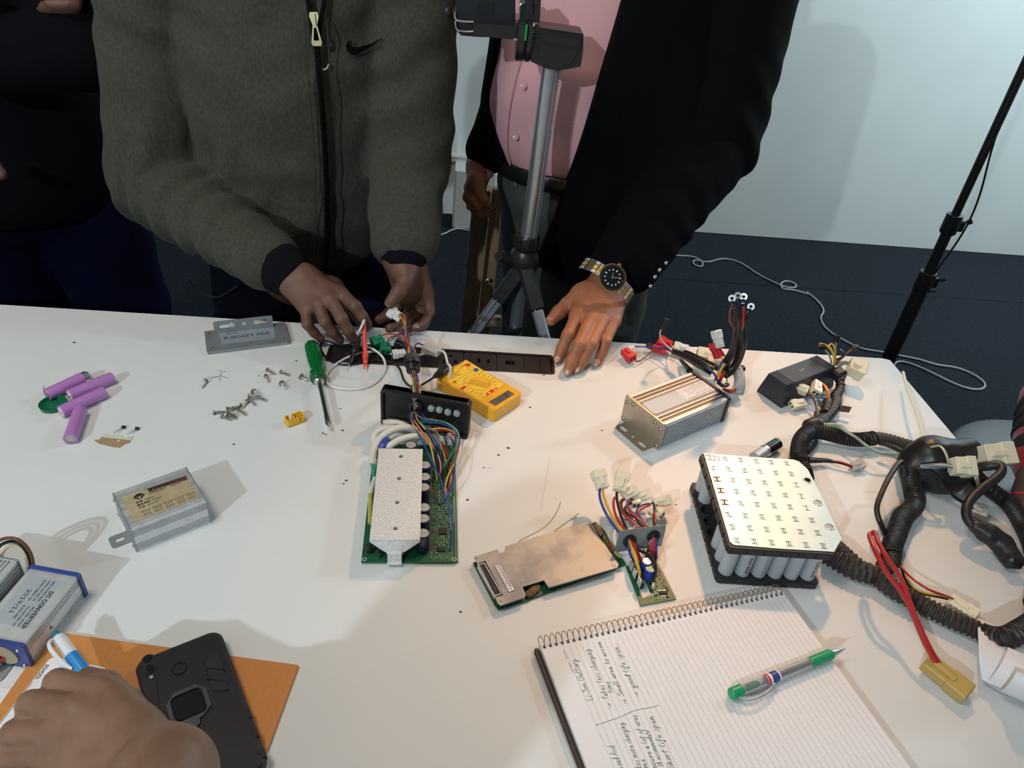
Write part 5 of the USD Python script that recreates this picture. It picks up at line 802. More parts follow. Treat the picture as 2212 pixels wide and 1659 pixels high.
lcp = mm.add('display', prism(lpo, H - .0002, H + .0002), 'lcd', smooth=False); mm.add('display_frame', prism(lpo.buffer(.0008, join_style=2).difference(lpo), H - .0002, H + .0006), 'meter_yellow', smooth=False)
for p in ((1330, 1187), (1365, 1222)): q = MP(*p); mm.add('display_segment', mv(bx(-.0024, .0024, -.0007, .0007, H + .0002, H + .0003, .00005), q[0], q[1], 0, rz=math.atan2(lc[2][1] - lc[1][1], lc[2][0] - lc[1][0]) + 1.57), 'lcd_seg', parent=lcp)
q = MP(887, 826); mm.add('transistor_socket', mv(cat([cyl(.0040, .0014, 24, ch=.0003)]), q[0], q[1], H), 'button_blue')
for p in ((490, 950), (572, 1010), (420, 885)): q = MP(*p); mm.add('jack', lathe([(.0022, -.001), (.0050, -.001), (.0050, .0006), (.0040, .0016), (.0026, .0016), (.0022, .0006), (.0022, -.001)], 26, (q[0], q[1], H)), 'meter_yellow'); mm.add('jack_hole', cyl(.0023, .0002, 16, (q[0], q[1], H + .0003)), 'ink_black')
for p, w, h in (((697, 1092), .0105, .006), ((1122, 1140), .0085, .006), ((766, 752), .0090, .007), ((1060, 1183), .0050, .0036), ((1187, 1107), .0050, .0034), ((545, 845), .004, .0016), ((610, 860), .003, .0014)): q = MP(*p); mm.add('red_mark', mv(prism(rrect(w, h, .0008), H + .0003, H + .0004), q[0], q[1], 0), 'red_label', smooth=False, parent=fp)
pr = []
for k, s in enumerate(('OFF', '1000', '200', '20', '2000m', '200m', '200µ', '2000µ', '20m', '200m', '10A', 'hFE', '200', '2000', '20k', '200k', '2000k', '700', '200')):
    a = math.pi / 2 - .33 * k; pr.append(mv(ink(s, .0019, H + .0003, d=.0001, just='c'), c[0] + .0248 * math.cos(a), c[1] + .0248 * math.sin(a), 0)); pr.append(mv(bx(-.0002, .0002, .0198, .0210, H + .0003, H + .0004, .00005), c[0], c[1], 0, rz=a - math.pi / 2))
for p, s in (((690, 1085), '~V'), ): pass
q = MP(690, 735); pr.append(mv(ink('DIGITAL', .0024, H + .0003, d=.0001, just='c'), q[0] + .002, q[1] + .004, 0)); q = MP(650, 725); pr.append(mv(ink('MULTIMETER', .0020, H + .0003, d=.0001, just='c'), q[0], q[1] + .0, 0))
for l in (((560, 960), (440, 880), (530, 820)), ((600, 975), (830, 840)), ((1095, 900), (1330, 1042), (1190, 1130)), ((940, 1250), (950, 1160)), ((965, 1250), (1180, 1140)), ((780, 770), (990, 840), (960, 880), (760, 810), (780, 770)), ((560, 975), (620, 1060), (660, 1030))): pr.append(strokes([[MP(*p) for p in l]], .0004, .0001, H + .0003))
for p, s in (((545, 800), 'COM'), ((600, 900), 'VΩmA'), ((530, 890), '10ADC'), ((640, 900), '500V'), ((1290, 1050), 'V~'), ((990, 1220), 'A'), ((1050, 1210), '20m')): q = MP(*p); pr.append(mv(ink(s, .0019, H + .0003, d=.0001, just='c'), q[0], q[1], 0))
mm.add('face_print', cat(pr), 'ink_black', smooth=False, parent=fp)
jr = P(900 + .14467 * 490, 680 + .14467 * 950, H); jb = P(900 + .14467 * 420, 680 + .14467 * 885, H)
wl = Thing('test_lead', 'white meter lead looping on the table, ending in a red probe under the fingers', 'test lead', loc=tuple(P(770, 800)))
rp0, rp1, rp2 = P(786, 703, .046), P(790, 786, .005), P(792, 803, .001)
wl.add('cable', tube([jr + V(0, 0, .004), jr + V(.0, .002, .022), P(967, 785, .040), P(960, 762, .036), P(945, 757, .026), P(925, 762, .010), P(900, 768, .0065), P(860, 766, .005), P(800, 760, .003), P(755, 770, .0025), P(722, 790, .0025), P(704, 812, .0025), P(712, 832, .0025), P(745, 840, .0025), P(785, 838, .0025), P(815, 823, .0028), P(831, 800, .0035), P(830, 778, .006), P(815, 760, .010), P(790, 748, .013), P(760, 743, .010), P(728, 743, .006), P(700, 738, .004), P(690, 731, .004), P(700, 722, .006), P(730, 720, .010), P(760, 722, .02), P(778, 712, .045), rp0 + V(0, .004, .008), rp0], .0021, 8, .005), 'wire_white', world=True)
wl.add('jack_plug', rod(jr + V(0, 0, -.004), jr + V(0, 0, .008), .0022, 12), 'nylon_white', world=True)
rd = rp1 - rp0; wl.add('probe_body', ap(lathe([(0, 0), (.0030, 0), (.0036, .006), (.0034, .03), (.0044, .040), (.0034, .044), (.0050, .052), (.0050, .058), (.0034, .064), (.0034, .075), (.0028, np.linalg.norm(rd)), (0, np.linalg.norm(rd))], 18), zal(rp0, rp1)), 'probe_red', world=True)
wl.add('probe_tip', rod(rp1, rp2, .0017, 10, .0009), 'probe_tip_white', world=True); wl.add('probe_band', rod(rp0 + rd * .86, rp0 + rd * .96, .0036, 14), 'probe_tip_white', world=True)
kl = Thing('test_lead', 'black meter lead curving past the end plate, with a black probe and steel tip', 'test lead', loc=tuple(P(720, 790)))
bp0, bp1, bp2 = P(777, 730, .026), P(755.5, 784, .006), P(748.7, 802, .001)
kd = nz((P(905, 836) - P(950, 805)) * V(1, 1, 0)); pb_ = jb + V(0, 0, .009)
kl.add('cable', tube([pb_ + kd * .024, P(930, 820, .024), P(905, 834, .012), P(893, 836, .006), P(882, 832, .0025), P(872, 820, .0025), P(867, 806, .0025), P(858, 790, .0025), P(838, 781, .0025), P(810, 779, .0025), P(770, 786, .0025), P(735, 787, .0025), P(709, 776, .0025), P(694, 757, .0025), P(694, 742, .0025), P(706, 737, .006), P(722, 743, .008), P(745, 745, .012), P(765, 738, .022), bp0 + V(.002, .006, .003), bp0], .0017, 8, .005), 'wire_black', world=True)
kl.add('jack_plug', cat([ap(cat([rbox(.020, .013, .012, .0025, (.004, 0, -.006))] + [rbox(.0022, .009 - .001 * k, .009 - .001 * k, .0008, (.016 + .0032 * k, 0, -.0045 + .0005 * k)) for k in range(4)] + [rod((.012, 0, 0), (.028, 0, 0), .0026, 10)]), frm(pb_, kd)), rod(jb + V(0, 0, -.002), pb_, .0045, 14)]), 'plastic_black', world=True)
bd_ = bp1 - bp0; kl.add('probe_body', ap(lathe([(0, 0), (.0030, 0), (.0040, .004), (.0048, .012), (.0056, .022), (.0056, .028), (.0038, .031), (.0042, .045), (.0048, .050), (.003, np.linalg.norm(bd_)), (0, np.linalg.norm(bd_))], 18), zal(bp0, bp1)), 'plastic_black', world=True); kl.add('probe_tip', rod(bp1, bp2, .0010, 10, .0005), 'steel_bright', world=True)
# ---------------------------------------------------------------- finned controller with its cables
mat('fin_bright', (.62, .66, .70), .38, .5, var=.1, vs=40); mat('fin_brown', (.19, .125, .085), .45, .6, var=.15, vs=60); mat('plate_tan', (.50, .44, .36), .38, .85, var=.15, vs=50); mat('label_plate', (.56, .60, .63), .45); mat('sleeve_black', (.010, .010, .011), .38, coat=.15)
mat('boot_black', (.010, .010, .011), .38, bump=.15, bs=90); mat('conn_red', (.62, .02, .03), .35); mat('cdi_black', (.022, .027, .036), .34, bump=.1, bs=500); mat('tape_black', (.014, .014, .016), .45, bump=.6, bs=140); mat('nickel', (.50, .60, .62), .36, .9, var=.10, vs=18, bump=.35, bs=26); mat('nickel_rust', (.30, .16, .05), .5, .5); mat('holder_black', (.018, .018, .020), .55, bump=.2, bs=200); mat('cell_grey', (.40, .42, .45), .35, coat=.1)
mat('bms_steel', (.40, .39, .37), .50, .45, col2=(.24, .25, .28), vs=24, thr=(.35, .6), bump=.2, bs=60); mat('rust', (.20, .10, .05), .7, var=.4, vs=150); mat('cap_blue2', (.02, .05, .36), .25, coat=.4); mat('loom_black', (.022, .020, .019), .45, var=.35, vs=160, coat=.05); mat('loom_dusty', (.055, .045, .038), .6, var=.5, vs=160)
mat('nylon_amber', (.62, .42, .12), .35, trans=.2); mat('zip_cream', (.62, .57, .42), .45); mat('pen_green', (.01, .30, .13), .35); mat('clear_plastic', (.85, .86, .86), .08, trans=.9, ior=1.35); mat('refill', (.30, .31, .32), .3, .7); mat('cover_brown', (.045, .028, .022), .5); mat('line_grey', (.42, .40, .42), .7); mat('spiral_wire', (.42, .32, .25), .35, .8); mat('hole_dark', (.08, .08, .085), .6); mat('marker_black', (.006, .007, .010), .15, coat=.6)
fc_ = Thing('motor_controller', 'ribbed silver controller box with thick black cables and a tan mounting plate', 'electronics box', M=on(.3422, .9084, .5714))
L, W, H = .1435, .0832, .0480
fb_ = finned(L - .006, W - .002, H - .001, [(y, .0050, .0016) for y in (-.0315, -.0245, .0245, .0315)] + [(y, .0016, .0012) for y in (-.0185, .0185)], [(z, .0027, .0085) for z in np.arange(.005, .042, .0043)])
hp = fc_.add('housing', fb_, 'fin_bright', smooth=False)
for y in (-.0315, -.0245, .0245, .0315): fc_.add('groove', bx(-L / 2 + .004, L / 2 - .004, y - .0024, y + .0024, H - .0026, H - .0021, .0001), 'fin_brown', smooth=False, parent=hp)
fc_.add('groove', bx(-L / 2 + .004, L / 2 - .004, -.0172, .0172, H - .00095, H - .0008, .0001), 'fin_brown', smooth=False, parent=hp)
fc_.add('blank_strip', prism(rrect(.078, .030, .004), H - .0008, H - .0005).apply_translation((-.026, 0, 0)), 'label_plate', smooth=False)
lb = fc_.add('rating_label', prism(rrect(.060, .030, .002), H - .0008, H - .0003).apply_translation((.036, 0, 0)), 'paper', smooth=False)
fc_.add('lettering', cat([mv(ink(s, h, H - .0003, d=.0001, bold=b, width=w), .063 - .0, y, 0, rz=math.pi) for s, h, b, w, y in (('INTELLIGENT CONTROLLER', .0026, True, .054, -.0105), ('KL-T48601T-1200-T', .0022, True, .036, -.0055), ('U:48-60V  P:1200W', .0017, False, .044, -.001), ('Phase angle:120°', .0017, False, .044, .003), ('Limit: 42±1A', .0017, False, .044, .007), ('LKC1711W014', .0020, False, .030, .0115))]), 'ink_grey', smooth=False, parent=lb)
Mx = np.eye(4); Mx[:3, :3] = np.array([[0, 0, 1], [1, 0, 0], [0, 1, 0]])
fp_ = sg.box(-W / 2 - .001, 0, W / 2 + .001, H + .001).buffer(-.004).buffer(.004)
npl = fc_.add('end_plate', mv(ap(prism(fp_, -.0015, .0015), Mx), -L / 2 + .0015), 'plate_tan', smooth=False)
fc_.add('end_plate', mv(ap(prism(fp_, -.0025, .0025), Mx), L / 2 - .0025), 'plastic_black', smooth=False, label='black plastic end plate the cables leave through')
for y, z in ((.037, .037), (.0245, .0455 - .004), (-.0245, .0415), (-.037, .037), (.037, .006), (-.037, .006)): fc_.add('screw', bolt_head((-L / 2, y, z), (-1, 0, 0), .0030), 'screw_steel'); fc_.add('screw_recess', ap(cyl(.0012, .0002, 4), zal(V(-L / 2 - .0026, y, z), V(-L / 2 - .004, y, z))), 'ink_black')
fc_.add('stamp_ring', ap(cat([lathe([(.0056, 0), (.0061, 0), (.0061, .0003), (.0056, .0003), (.0056, 0)], 30), mv(ink('QC', .0045, .0, d=.0003, just='c'))]), frm((-L / 2, 0, .022), (0, -1, 0), (-1, 0, 0))), 'plate_tan', smooth=False, parent=npl)
ff = sg.box(-.033, -.024, .033, 0).buffer(-.003).buffer(.003).difference(unary_union([sg.LineString([(x - .004, -.014), (x + .004, -.014)]).buffer(.0032) for x in (-.021, .021)] + [sg.Point(0, -.014).buffer(.0026)]))
fc_.add('mounting_flange', ap(prism(ff, 0, .0014), frm((-L / 2 + .001, -.0, 0), (0, 1, 0)) @ np.diag([1, -1, 1, 1])) if False else mv(prism(sa.rotate(ff, -90, origin=(0, 0)), 0, .0014), -L / 2 + .001), 'plate_tan', smooth=False)
K = lambda x, y: (1300 + .229 * x, 620 + .229 * y)
def cable(t, m, pts, zs, r, name, px=K, n=10): k = len(pts); zz = np.interp(np.linspace(0, 1, k), np.linspace(0, 1, len(zs)), zs); return t.add(name, tube([P(*px(*p), z) for p, z in zip(pts, zz)], r, n, .004), m, world=True)
cable(fc_, 'sleeve_black', [(1150, 800), (1165, 720), (1230, 620), (1275, 450), (1280, 330), (1270, 200)], (.050, .060, .085, .120, .150, .175), .0068, 'thick_sleeve', n=14); cable(fc_, 'sleeve_black', [(1165, 830), (1240, 760), (1300, 650), (1330, 500), (1322, 380)], (.046, .056, .080, .115, .135), .0066, 'thick_sleeve', n=14)
cable(fc_, 'sleeve_black', [(1045, 790), (960, 745), (820, 670), (670, 610)], (.050, .050, .040, .030), (.0080, .0078, .0064, .0050), 'side_sleeve', n=14); cable(fc_, 'sleeve_black', [(1100, 770), (980, 710), (860, 650), (790, 620)], (.040, .036, .028, .02), .0050, 'side_sleeve', n=12); cable(fc_, 'sleeve_black', [(830, 790), (790, 740), (745, 690)], (.03, .02, .010), (.0055, .004, .003), 'side_sleeve')
cable(fc_, 'sleeve_grey', [(1290, 1010), (1310, 900), (1290, 800), (1235, 750)], (.014, .026, .034, .04), .0078, 'grey_sleeve', n=14); cable(fc_, 'sleeve_grey', [(1262, 970), (1285, 860), (1250, 780), (1190, 760)], (.02, .03, .036, .04), .0066, 'grey_sleeve', n=14); cable(fc_, 'sleeve_black', [(1290, 890), (1310, 780), (1330, 770)], (.02, .03, .03), .0062, 'grey_sleeve', n=12)
for cl, pts, zs, r in (('red', [(1065, 880), (1075, 840), (1050, 800)], (.038, .048, .052), .0016), ('purple', [(1085, 880), (1070, 840), (1040, 800)], (.038, .048, .052), .0014), ('blue', [(1095, 890), (1080, 850), (1055, 805)], (.036, .048, .052), .0014), ('red', [(1105, 900), (1130, 850), (1155, 800)], (.036, .05, .056), .0028), ('yellow', [(1095, 850), (1120, 780), (1160, 720)], (.045, .055, .066), .0030), ('blue', [(1100, 830), (1115, 760), (1140, 700)], (.046, .058, .068), .0022), ('olive', [(1140, 930), (1180, 890), (1170, 850)], (.030, .034, .04), .0012), ('red', [(1140, 960), (1200, 985), (1265, 955)], (.026, .024, .022), .0016), ('orange', [(1145, 955), (1210, 970), (1260, 945)], (.028, .026, .024), .0014), ('pink', [(1150, 965), (1210, 1000), (1270, 970)], (.022, .02, .018), .0014), ('yellow', [(1160, 960), (1220, 990), (1265, 940)], (.024, .022, .022), .0012), ('black', [(1100, 900), (1140, 930), (1190, 920)], (.04, .04, .034), .003)): cable(fc_, 'wire_' + cl, pts, zs, r, 'wire')
for cl, pts, zs in (('red', [(1325, 390), (1335, 270), (1335, 190)], (.14, .165, .178)), ('black', [(1275, 210), (1268, 190), (1262, 150)], (.176, .18, .186)), ('blue', [(1270, 210), (1282, 180), (1286, 150)], (.176, .18, .186)), ('black', [(1285, 210), (1310, 180), (1325, 120)], (.176, .18, .19)), ('brown', [(1250, 380), (1208, 300), (1215, 220), (1232, 160)], (.145, .16, .17, .18)), ('black', [(1330, 350), (1370, 290), (1385, 240)], (.145, .158, .166))): cable(fc_, 'wire_' + cl, pts, zs, .0022, 'wire')
for x, y, z, tx, ty in ((1228, 108, .19, 1232, 170), (1284, 82, .194, 1283, 150), (1338, 92, .194, 1330, 150), (1407, 185, .172, 1385, 240)):
    p, q = P(*K(x, y), z), P(*K(tx, ty), z - .008); rM = frm(p, nz(p - q), nz(CP - p + V(0, 0, .2))); rp = fc_.add('ring_terminal', ap(cat([prism(sg.Point(0, 0).buffer(.0056).union(sg.box(-.010, -.0026, 0, .0026)).difference(sg.Point(0, 0).buffer(.0024)), -.0005, .0005)]), rM), 'steel_bright', world=True, smooth=False); fc_.add('crimp_boot', rod(q, q + (p - q) * .62, .0030, 12, .0026), 'plastic_black', world=True)
for m, c, d, size in (('conn_red', (250, 640), (.5, -.85, -.1), (.026, .015, .012)), ('conn_red', (590, 530), (-.8, .3, .2), (.026, .016, .013)), ('conn_red', (540, 590), (.9, -.2, 0), (.024, .012, .010)), ('nylon_white', (745, 578), (-.9, .3, 0), (.026, .015, .012)), ('nylon', (985, 640), (-.95, .2, 0), (.032, .018, .015)), ('nylon', (1065, 705), (-.9, .2, 0), (.026, .013, .011)), ('nylon_white', (1095, 490), (-.3, .5, .8), (.030, .013, .012)), ('conn_red', (1080, 595), (-.4, .5, .75), (.028, .014, .012)), ('plastic_black', (460, 560), (-.8, .3, .2), (.016, .008, .008)), ('plastic_black', (590, 350), (.3, .4, .8), (.020, .009, .009))):
    z = {(590, 350): .085, (590, 530): .018, (1095, 490): .075, (1080, 595): .055, (985, 640): .026, (1065, 705): .03}.get(c, .012); plug(fc_, P(*K(*c), z), V(*d), size, m, up=(.1, -.5, .9), lug=m != 'plastic_black')
for cl, pts, zs in (('white', [(670, 605), (610, 550), (560, 490), (548, 440), (560, 400)], (.03, .034, .05, .066, .076)), ('brown', [(315, 700), (370, 690), (430, 640), (500, 590), (600, 580), (670, 610)], (.010, .006, .008, .014, .022, .03)), ('purple', [(300, 560), (400, 565), (520, 572), (670, 615)], (.014, .016, .022, .03)), ('blue', [(560, 560), (620, 575), (672, 600)], (.02, .024, .03)), ('red', [(640, 540), (665, 575), (680, 600)], (.02, .026, .03)), ('red', [(770, 600), (790, 620), (800, 630)], (.014, .018, .02)), ('orange', [(1110, 640), (1130, 670), (1150, 700)], (.05, .05, .05)), ('black', [(1140, 610), (1160, 650), (1180, 700)], (.05, .05, .05)), ('grey', [(745, 690), (650, 650), (520, 620)], (.008, .005, .003))): cable(fc_, 'wire_' + cl, pts, zs, .0012, 'wire', n=6)
fc_.add('paper_tag', ap(rbox(.016, .008, .0006, .0001), frm(P(*K(270, 570), .016), V(.9, .3, .1))), 'paper', world=True)

# ---------------------------------------------------------------- black module
cd_ = Thing('control_module', 'black plastic module with sloping sides and ribbed ends beside the lone purple cell', 'electronics box', M=on(.5790, 1.0150, .545))
tx_, ty_, bx_, by_, Hc = .0630, .0190, .0675, .0262, .040
hullb = hull([(sx * tx_, sy * ty_, Hc) for sx in (-1, 1) for sy in (-1, 1)] + [(sx * bx_, sy * by_, z) for sx in (-1, 1) for sy in (-1, 1) for z in (0, .004)])
cd_.add('case', hullb, 'cdi_black', smooth=20)
for s in (-1, 1):
    for k in range(4): x = s * (.060 - .0052 * k); cd_.add('rib', hull([(x + dx, sy * (ty_ - .0003), z) for dx in (-.0014, .0014) for sy in (-1, 1) for z in (Hc - .001, Hc + .0008)]), 'cdi_black', smooth=False)
cd_.add('stamped_mark', mv(hand_text('Aum', .0034, .0007, z=Hc, seed=4), -.006, -.003, 0, rz=.25), 'tape_brown', smooth=False)

# ---------------------------------------------------------------- battery pack
PITCH, RX, RY = .0205, 6, 8
bp_ = Thing('battery_pack', 'battery pack of grey cells in black holders under a shiny nickel plate with H slots', 'battery pack', M=on(.3968, .6720, -.0300))
bL, bW, bH = .1262, .1680, .0640
gxy = lambda i, j: ((i - 2.5) * PITCH, (3.5 - j) * PITCH)
hol = unary_union([sg.Point(*gxy(i, j)).buffer(.0093, quad_segs=6) for i in range(RX) for j in range(RY)])
for z0, z1 in ((0, .010), (bH - .011, bH - .0006)):
    fr_ = sg.box(-bL / 2, -bW / 2, bL / 2, bW / 2).buffer(-.0025).buffer(.0025, quad_segs=3); hp_ = bp_.add('cell_holder', prism(fr_.difference(hol), z0, z1), 'holder_black', smooth=False)
    lip = z1 - .0025 if z0 == 0 else z0 - .0018
    for k in range(RX): x = gxy(k, 0)[0]; bp_.add('holder_tab', bx(x - .0085, x + .0085, -bW / 2 - .0014, -bW / 2 + .0005, z0 + .001, z1 - .0008, .0004), 'holder_black', parent=hp_)
    for k in range(RY): y = gxy(0, k)[1]; bp_.add('holder_tab', bx(-bL / 2 - .0014, -bL / 2 + .0005, y - .0085, y + .0085, z0 + .001, z1 - .0008, .0004), 'holder_black', parent=hp_)
cm = lathe([(0, .002), (.0088, .002), (.0092, .0028), (.0092, bH - .0042), (.0082, bH - .003), (0, bH - .003)], 22)
for i in range(RX):
    for j in range(RY):
        if i == 0 and j in (2, 3, 4): continue
        bp_.add('cell', mv(cm, *gxy(i, j), 0), 'cell_grey', smooth=40)
def on_cell(text, i, j, h, w, z0):
    m = ink(text, h, d=.0001, bold=True, width=w); v = np.array(m.vertices); a = -math.pi / 2 + .12 - (v[:, 1] - h / 2) / .0092 * -1; r = .00925 + v[:, 2]; x, y = gxy(i, j); m.vertices = np.stack([x + r * np.cos(a + 0), y + r * np.sin(a + 0), z0 + v[:, 0]], 1)
    if m.volume < 0: m.invert()
    return m
for i, s, w in ((1, 'BAK A31', .027), (5, 'BAK A31', .027), (2, 'NL18650', .030)): 
    m = ink(s, .0030, d=.0001, bold=True, width=w); v = np.array(m.vertices); x, y = gxy(i, 7); a = -math.pi / 2 + (.1 - (v[:, 1] - .0015) / .00925) * 1.0; r = .00924 + v[:, 2]; m.vertices = np.stack([x + r * np.cos(a), y + r * np.sin(a), .017 + v[:, 0]], 1); m.fix_normals(); bp_.add('cell_print', m, 'ink_black' if i != 2 else 'ink_grey', smooth=False)
bp_.add('base_sheet', bx(-bL / 2 + .003, bL / 2 - .003, -bW / 2 + .003, bW / 2 - .003, .0002, .0016), 'holder_black'); PZ = bH - .0004; PB = lambda x, y: bp_.at(1460 + .2291 * x, 920 + .2291 * y, bH)[:2]
po = sg.Polygon([PB(*p) for p in ((262, 258), (700, 292), (1110, 318), (1160, 335), (1245, 412), (1400, 720), (1562, 1065), (1492, 1188), (1000, 1160), (545, 1122), (510, 1095))])
sl_ = []; wd = []; xm = [PB(*p) for p in ((320, 300), (1045, 355), (1390, 1135), (575, 1080))]
for i in range(RX):
    for j in range(RY):
        u, v_ = i / 5, j / 7; c = (1 - v_) * ((1 - u) * xm[0] + u * xm[1]) + v_ * ((1 - u) * xm[3] + u * xm[2])
        sl_ += [sg.LineString([(c[0] - .0038, c[1] + s * .0038), (c[0] + .0038, c[1] + s * .0038)]).buffer(.00042, cap_style=2) for s in (-1, 1)] + [sg.LineString([(c[0], c[1] - .0038), (c[0], c[1] + .0038)]).buffer(.00042, cap_style=2)]
        if not ((i == 0 and j in (2, 3, 4)) or (i == 5 and j in (2, 3, 4))): wd += [(c[0] + sx * .0021, c[1] + sy * .0016) for sx in (-1, 1) for sy in (-1, 1)]
hl3 = [PB(*p) for p in ((1240, 512), (1340, 725), (1450, 950))]
npm = prism(po.difference(unary_union(sl_ + [sg.Point(*h).buffer(.0042) for h in hl3])), PZ, PZ + .0006)
npp = bp_.add('nickel_plate', npm, 'nickel', smooth=False)
bp_.add('weld_spots', cat([lathe([(.0004, 0), (.0008, 0), (.0007, .0002), (.0004, .0002), (.0004, 0)], 8, (x, y, PZ + .0006)) for x, y in wd]), 'hole_dark', smooth=False, parent=npp, kind='stuff')
for h in hl3: bp_.add('plate_eyelet', lathe([(.0042, 0), (.0060, 0), (.0056, .0007), (.0044, .0007), (.0042, 0)], 26, (*h, PZ + .0006)), 'nickel', parent=npp)
for j in (2, 3, 4):
    v_ = j / 7; c = (1 - v_) * xm[0] + v_ * xm[3]; g = unary_union([sg.LineString([(c[0] - .0038, c[1] + s * .0038), (c[0] + .0038, c[1] + s * .0038)]) for s in (-1, 1)] + [sg.LineString([(c[0], c[1] - .0038), (c[0], c[1] + .0038)])]); bp_.add('rust_stain', prism(g.buffer(.0011).difference(g.buffer(.00044, cap_style=2)), PZ + .0006, PZ + .0007), 'nickel_rust', smooth=False, parent=npp)
c = xm[0]; bp_.add('marker_loop', strokes([spl([(c[0] + dx, c[1] + dy, 0) for dx, dy in ((-.004, .005), (.004, .0055), (.0075, .001), (.004, -.005), (-.003, -.0055), (-.0075, -.001), (-.005, .004), (.001, .006))], .002)[:, :2], spl([(c[0] + dx, c[1] + dy, 0) for dx, dy in ((.005, .003), (.011, .003), (.013, -.002), (.009, -.006), (.004, -.005))], .002)[:, :2]], .0009, .0001, PZ + .0006), 'ink_grey', smooth=False, parent=npp)
a, b = P(1680, 957.5, .010), P(1632, 987, .010); d_ = nz(b - a)
mk = Thing('marker_pen', 'black capped marker pen lying half hidden behind the battery pack', 'marker', M=zal(a, a + d_))
mk.add('cap', lathe([(0, 0), (.0078, 0), (.0090, .0012), (.0095, .030), (.0093, .034), (0, .034)], 28), 'marker_black'); mk.add('barrel', lathe([(0, .033), (.0088, .033), (.0088, .060), (0, .060)], 28), 'label_silver'); mk.add('neck_band', lathe([(.0089, .030), (.0098, .031), (.0098, .034), (.0089, .035)], 28), 'steel_bright')

# ---------------------------------------------------------------- battery management board with steel cover
Q = lambda x, y: (1000 + .226 * x, 980 + .226 * y)
bm = Thing('protection_board', 'long circuit board under a stained steel cover with a white connector row', 'circuit board', M=on(.1219, .6032, -1.1389 + math.pi / 2))
BQ = lambda x, y, z=.0115: bm.at(*Q(x, y), z)[:2]
slot = sg.Polygon([BQ(*p) for p in ((150, 1045), (215, 1022), (385, 1350), (318, 1372))])
cvp = sg.Polygon([BQ(*p) for p in ((105, 985), (330, 915), (350, 950), (395, 940), (405, 886), (800, 765), (1190, 650), (1225, 668), (1300, 790), (1490, 1058), (1480, 1085), (820, 1278), (775, 1208), (570, 1272), (602, 1348), (590, 1372), (360, 1448), (330, 1420), (300, 1340))]).buffer(-.0008).buffer(.0008)
cvv = bm.add('steel_cover', prism(cvp.difference(slot), .0095, .0115), 'bms_steel', smooth=False)
pc_ = sg.Polygon([bm.at(*Q(*p), .003)[:2] for p in ((95, 1040), (330, 985), (1200, 690), (1270, 650), (1350, 730), (1560, 1060), (800, 1330), (610, 1400), (340, 1490), (300, 1440))]); bm.add('circuit_board', prism(pc_, .0014, .0032), 'pcb_green', smooth=False); bm.add('heat_plate', prism(cvp.buffer(-.002), .0032, .0094), 'ink_black', smooth=False); bm.add('base_pad', prism(pc_.buffer(-.004), 0, .0014), 'ink_black', smooth=False)
c0, c1 = BQ(175, 1060, .008), BQ(345, 1362, .008); cM = frm(((c0[0] + c1[0]) / 2, (c0[1] + c1[1]) / 2, .0032), V(c1[0] - c0[0], c1[1] - c0[1], 0)); cl_ = np.hypot(*(c1 - c0))
cpp = bm.add('pin_connector', ap(cat([bx(-cl_ / 2, cl_ / 2, -.0055, -.0042, 0, .0075), bx(-cl_ / 2, cl_ / 2, .0028, .0042, 0, .0075), bx(-cl_ / 2, -cl_ / 2 + .0015, -.0055, .0042, 0, .0075), bx(cl_ / 2 - .0015, cl_ / 2, -.0055, .0042, 0, .0075), bx(-cl_ / 2, cl_ / 2, -.0055, .0042, 0, .002)]), cM), 'nylon_white')
for k in range(16): x = -cl_ / 2 + cl_ * (k + .5) / 16; bm.add('pin', ap(bx(x - .0004, x + .0004, -.001, 0, .002, .0068, .0001), cM), 'steel_bright', parent=cpp)
l0 = [BQ(*p) for p in ((300, 1072), (358, 1055), (492, 1305), (440, 1325))]; lM = frm((*l0[0], .0115), V(*(l0[3] - l0[0]), 0)); ln, lw = np.linalg.norm(l0[3] - l0[0]), np.linalg.norm(l0[1] - l0[0]); sgn = 1 if (np.linalg.inv(lM) @ np.r_[l0[1], .0115, 1])[1] > 0 else -1
lp = bm.add('pin_label', ap(prism(sg.box(0, 0, ln, lw * sgn) if sgn > 0 else sg.box(0, -lw, ln, 0), 0, .0003), lM), 'paper', smooth=False)
bm.add('lettering', ap(cat([strokes([[(0, sgn * lw * .55), (ln, sgn * lw * .55)]] + [[(ln * k / 5, 0), (ln * k / 5, sgn * lw * .55)] for k in range(6)] + [[(0, 0), (ln, 0), (ln, sgn * lw), (0, sgn * lw), (0, 0)]], .0004, .0001, .0003)] + [mv(ink(s, .0024, .0003, d=.0001, just='c'), ln * (k + .5) / 5, sgn * lw * .28, 0) for k, s in enumerate(('17', '16', '13', '10', '1'))] + [mv(ink(s, .0018, .0003, d=.0001, width=ln * .8), ln * .05, sgn * lw * .75 - .0009, 0) for s in ('B-B1B2B3B4B5B6',)]), lM), 'ink_black', smooth=False, parent=lp)
bm.add('copper_edge', prism(sg.Polygon([BQ(*p, .004) for p in ((1345, 810), (1390, 815), (1455, 915), (1420, 945))]), .0032, .0048), 'rust', smooth=False); bm.add('torn_gasket', puff(prism(sg.Polygon([BQ(*p) for p in ((1225, 668), (1275, 650), (1350, 735), (1320, 775))]), .004, .0085).subdivide().subdivide(), .0012, (300, 300, 300)), 'rust', smooth=False)
bm.add('relay_lump', blob([('e', (*BQ(690, 1285, .006), .0045), (.009, .006, .0035), .4), ('e', (*BQ(640, 1330, .006), .005), (.007, .005, .003), .2)], .0012, .004), 'rust', smooth=True)
for p in ((130, 990), (365, 1400), (1440, 1065), (1190, 672)): bm.add('rivet', lathe([(0, 0), (.0024, 0), (.0020, .0006), (0, .0008)], 16, (*BQ(*p), .0115)), 'bms_steel', parent=cvv)
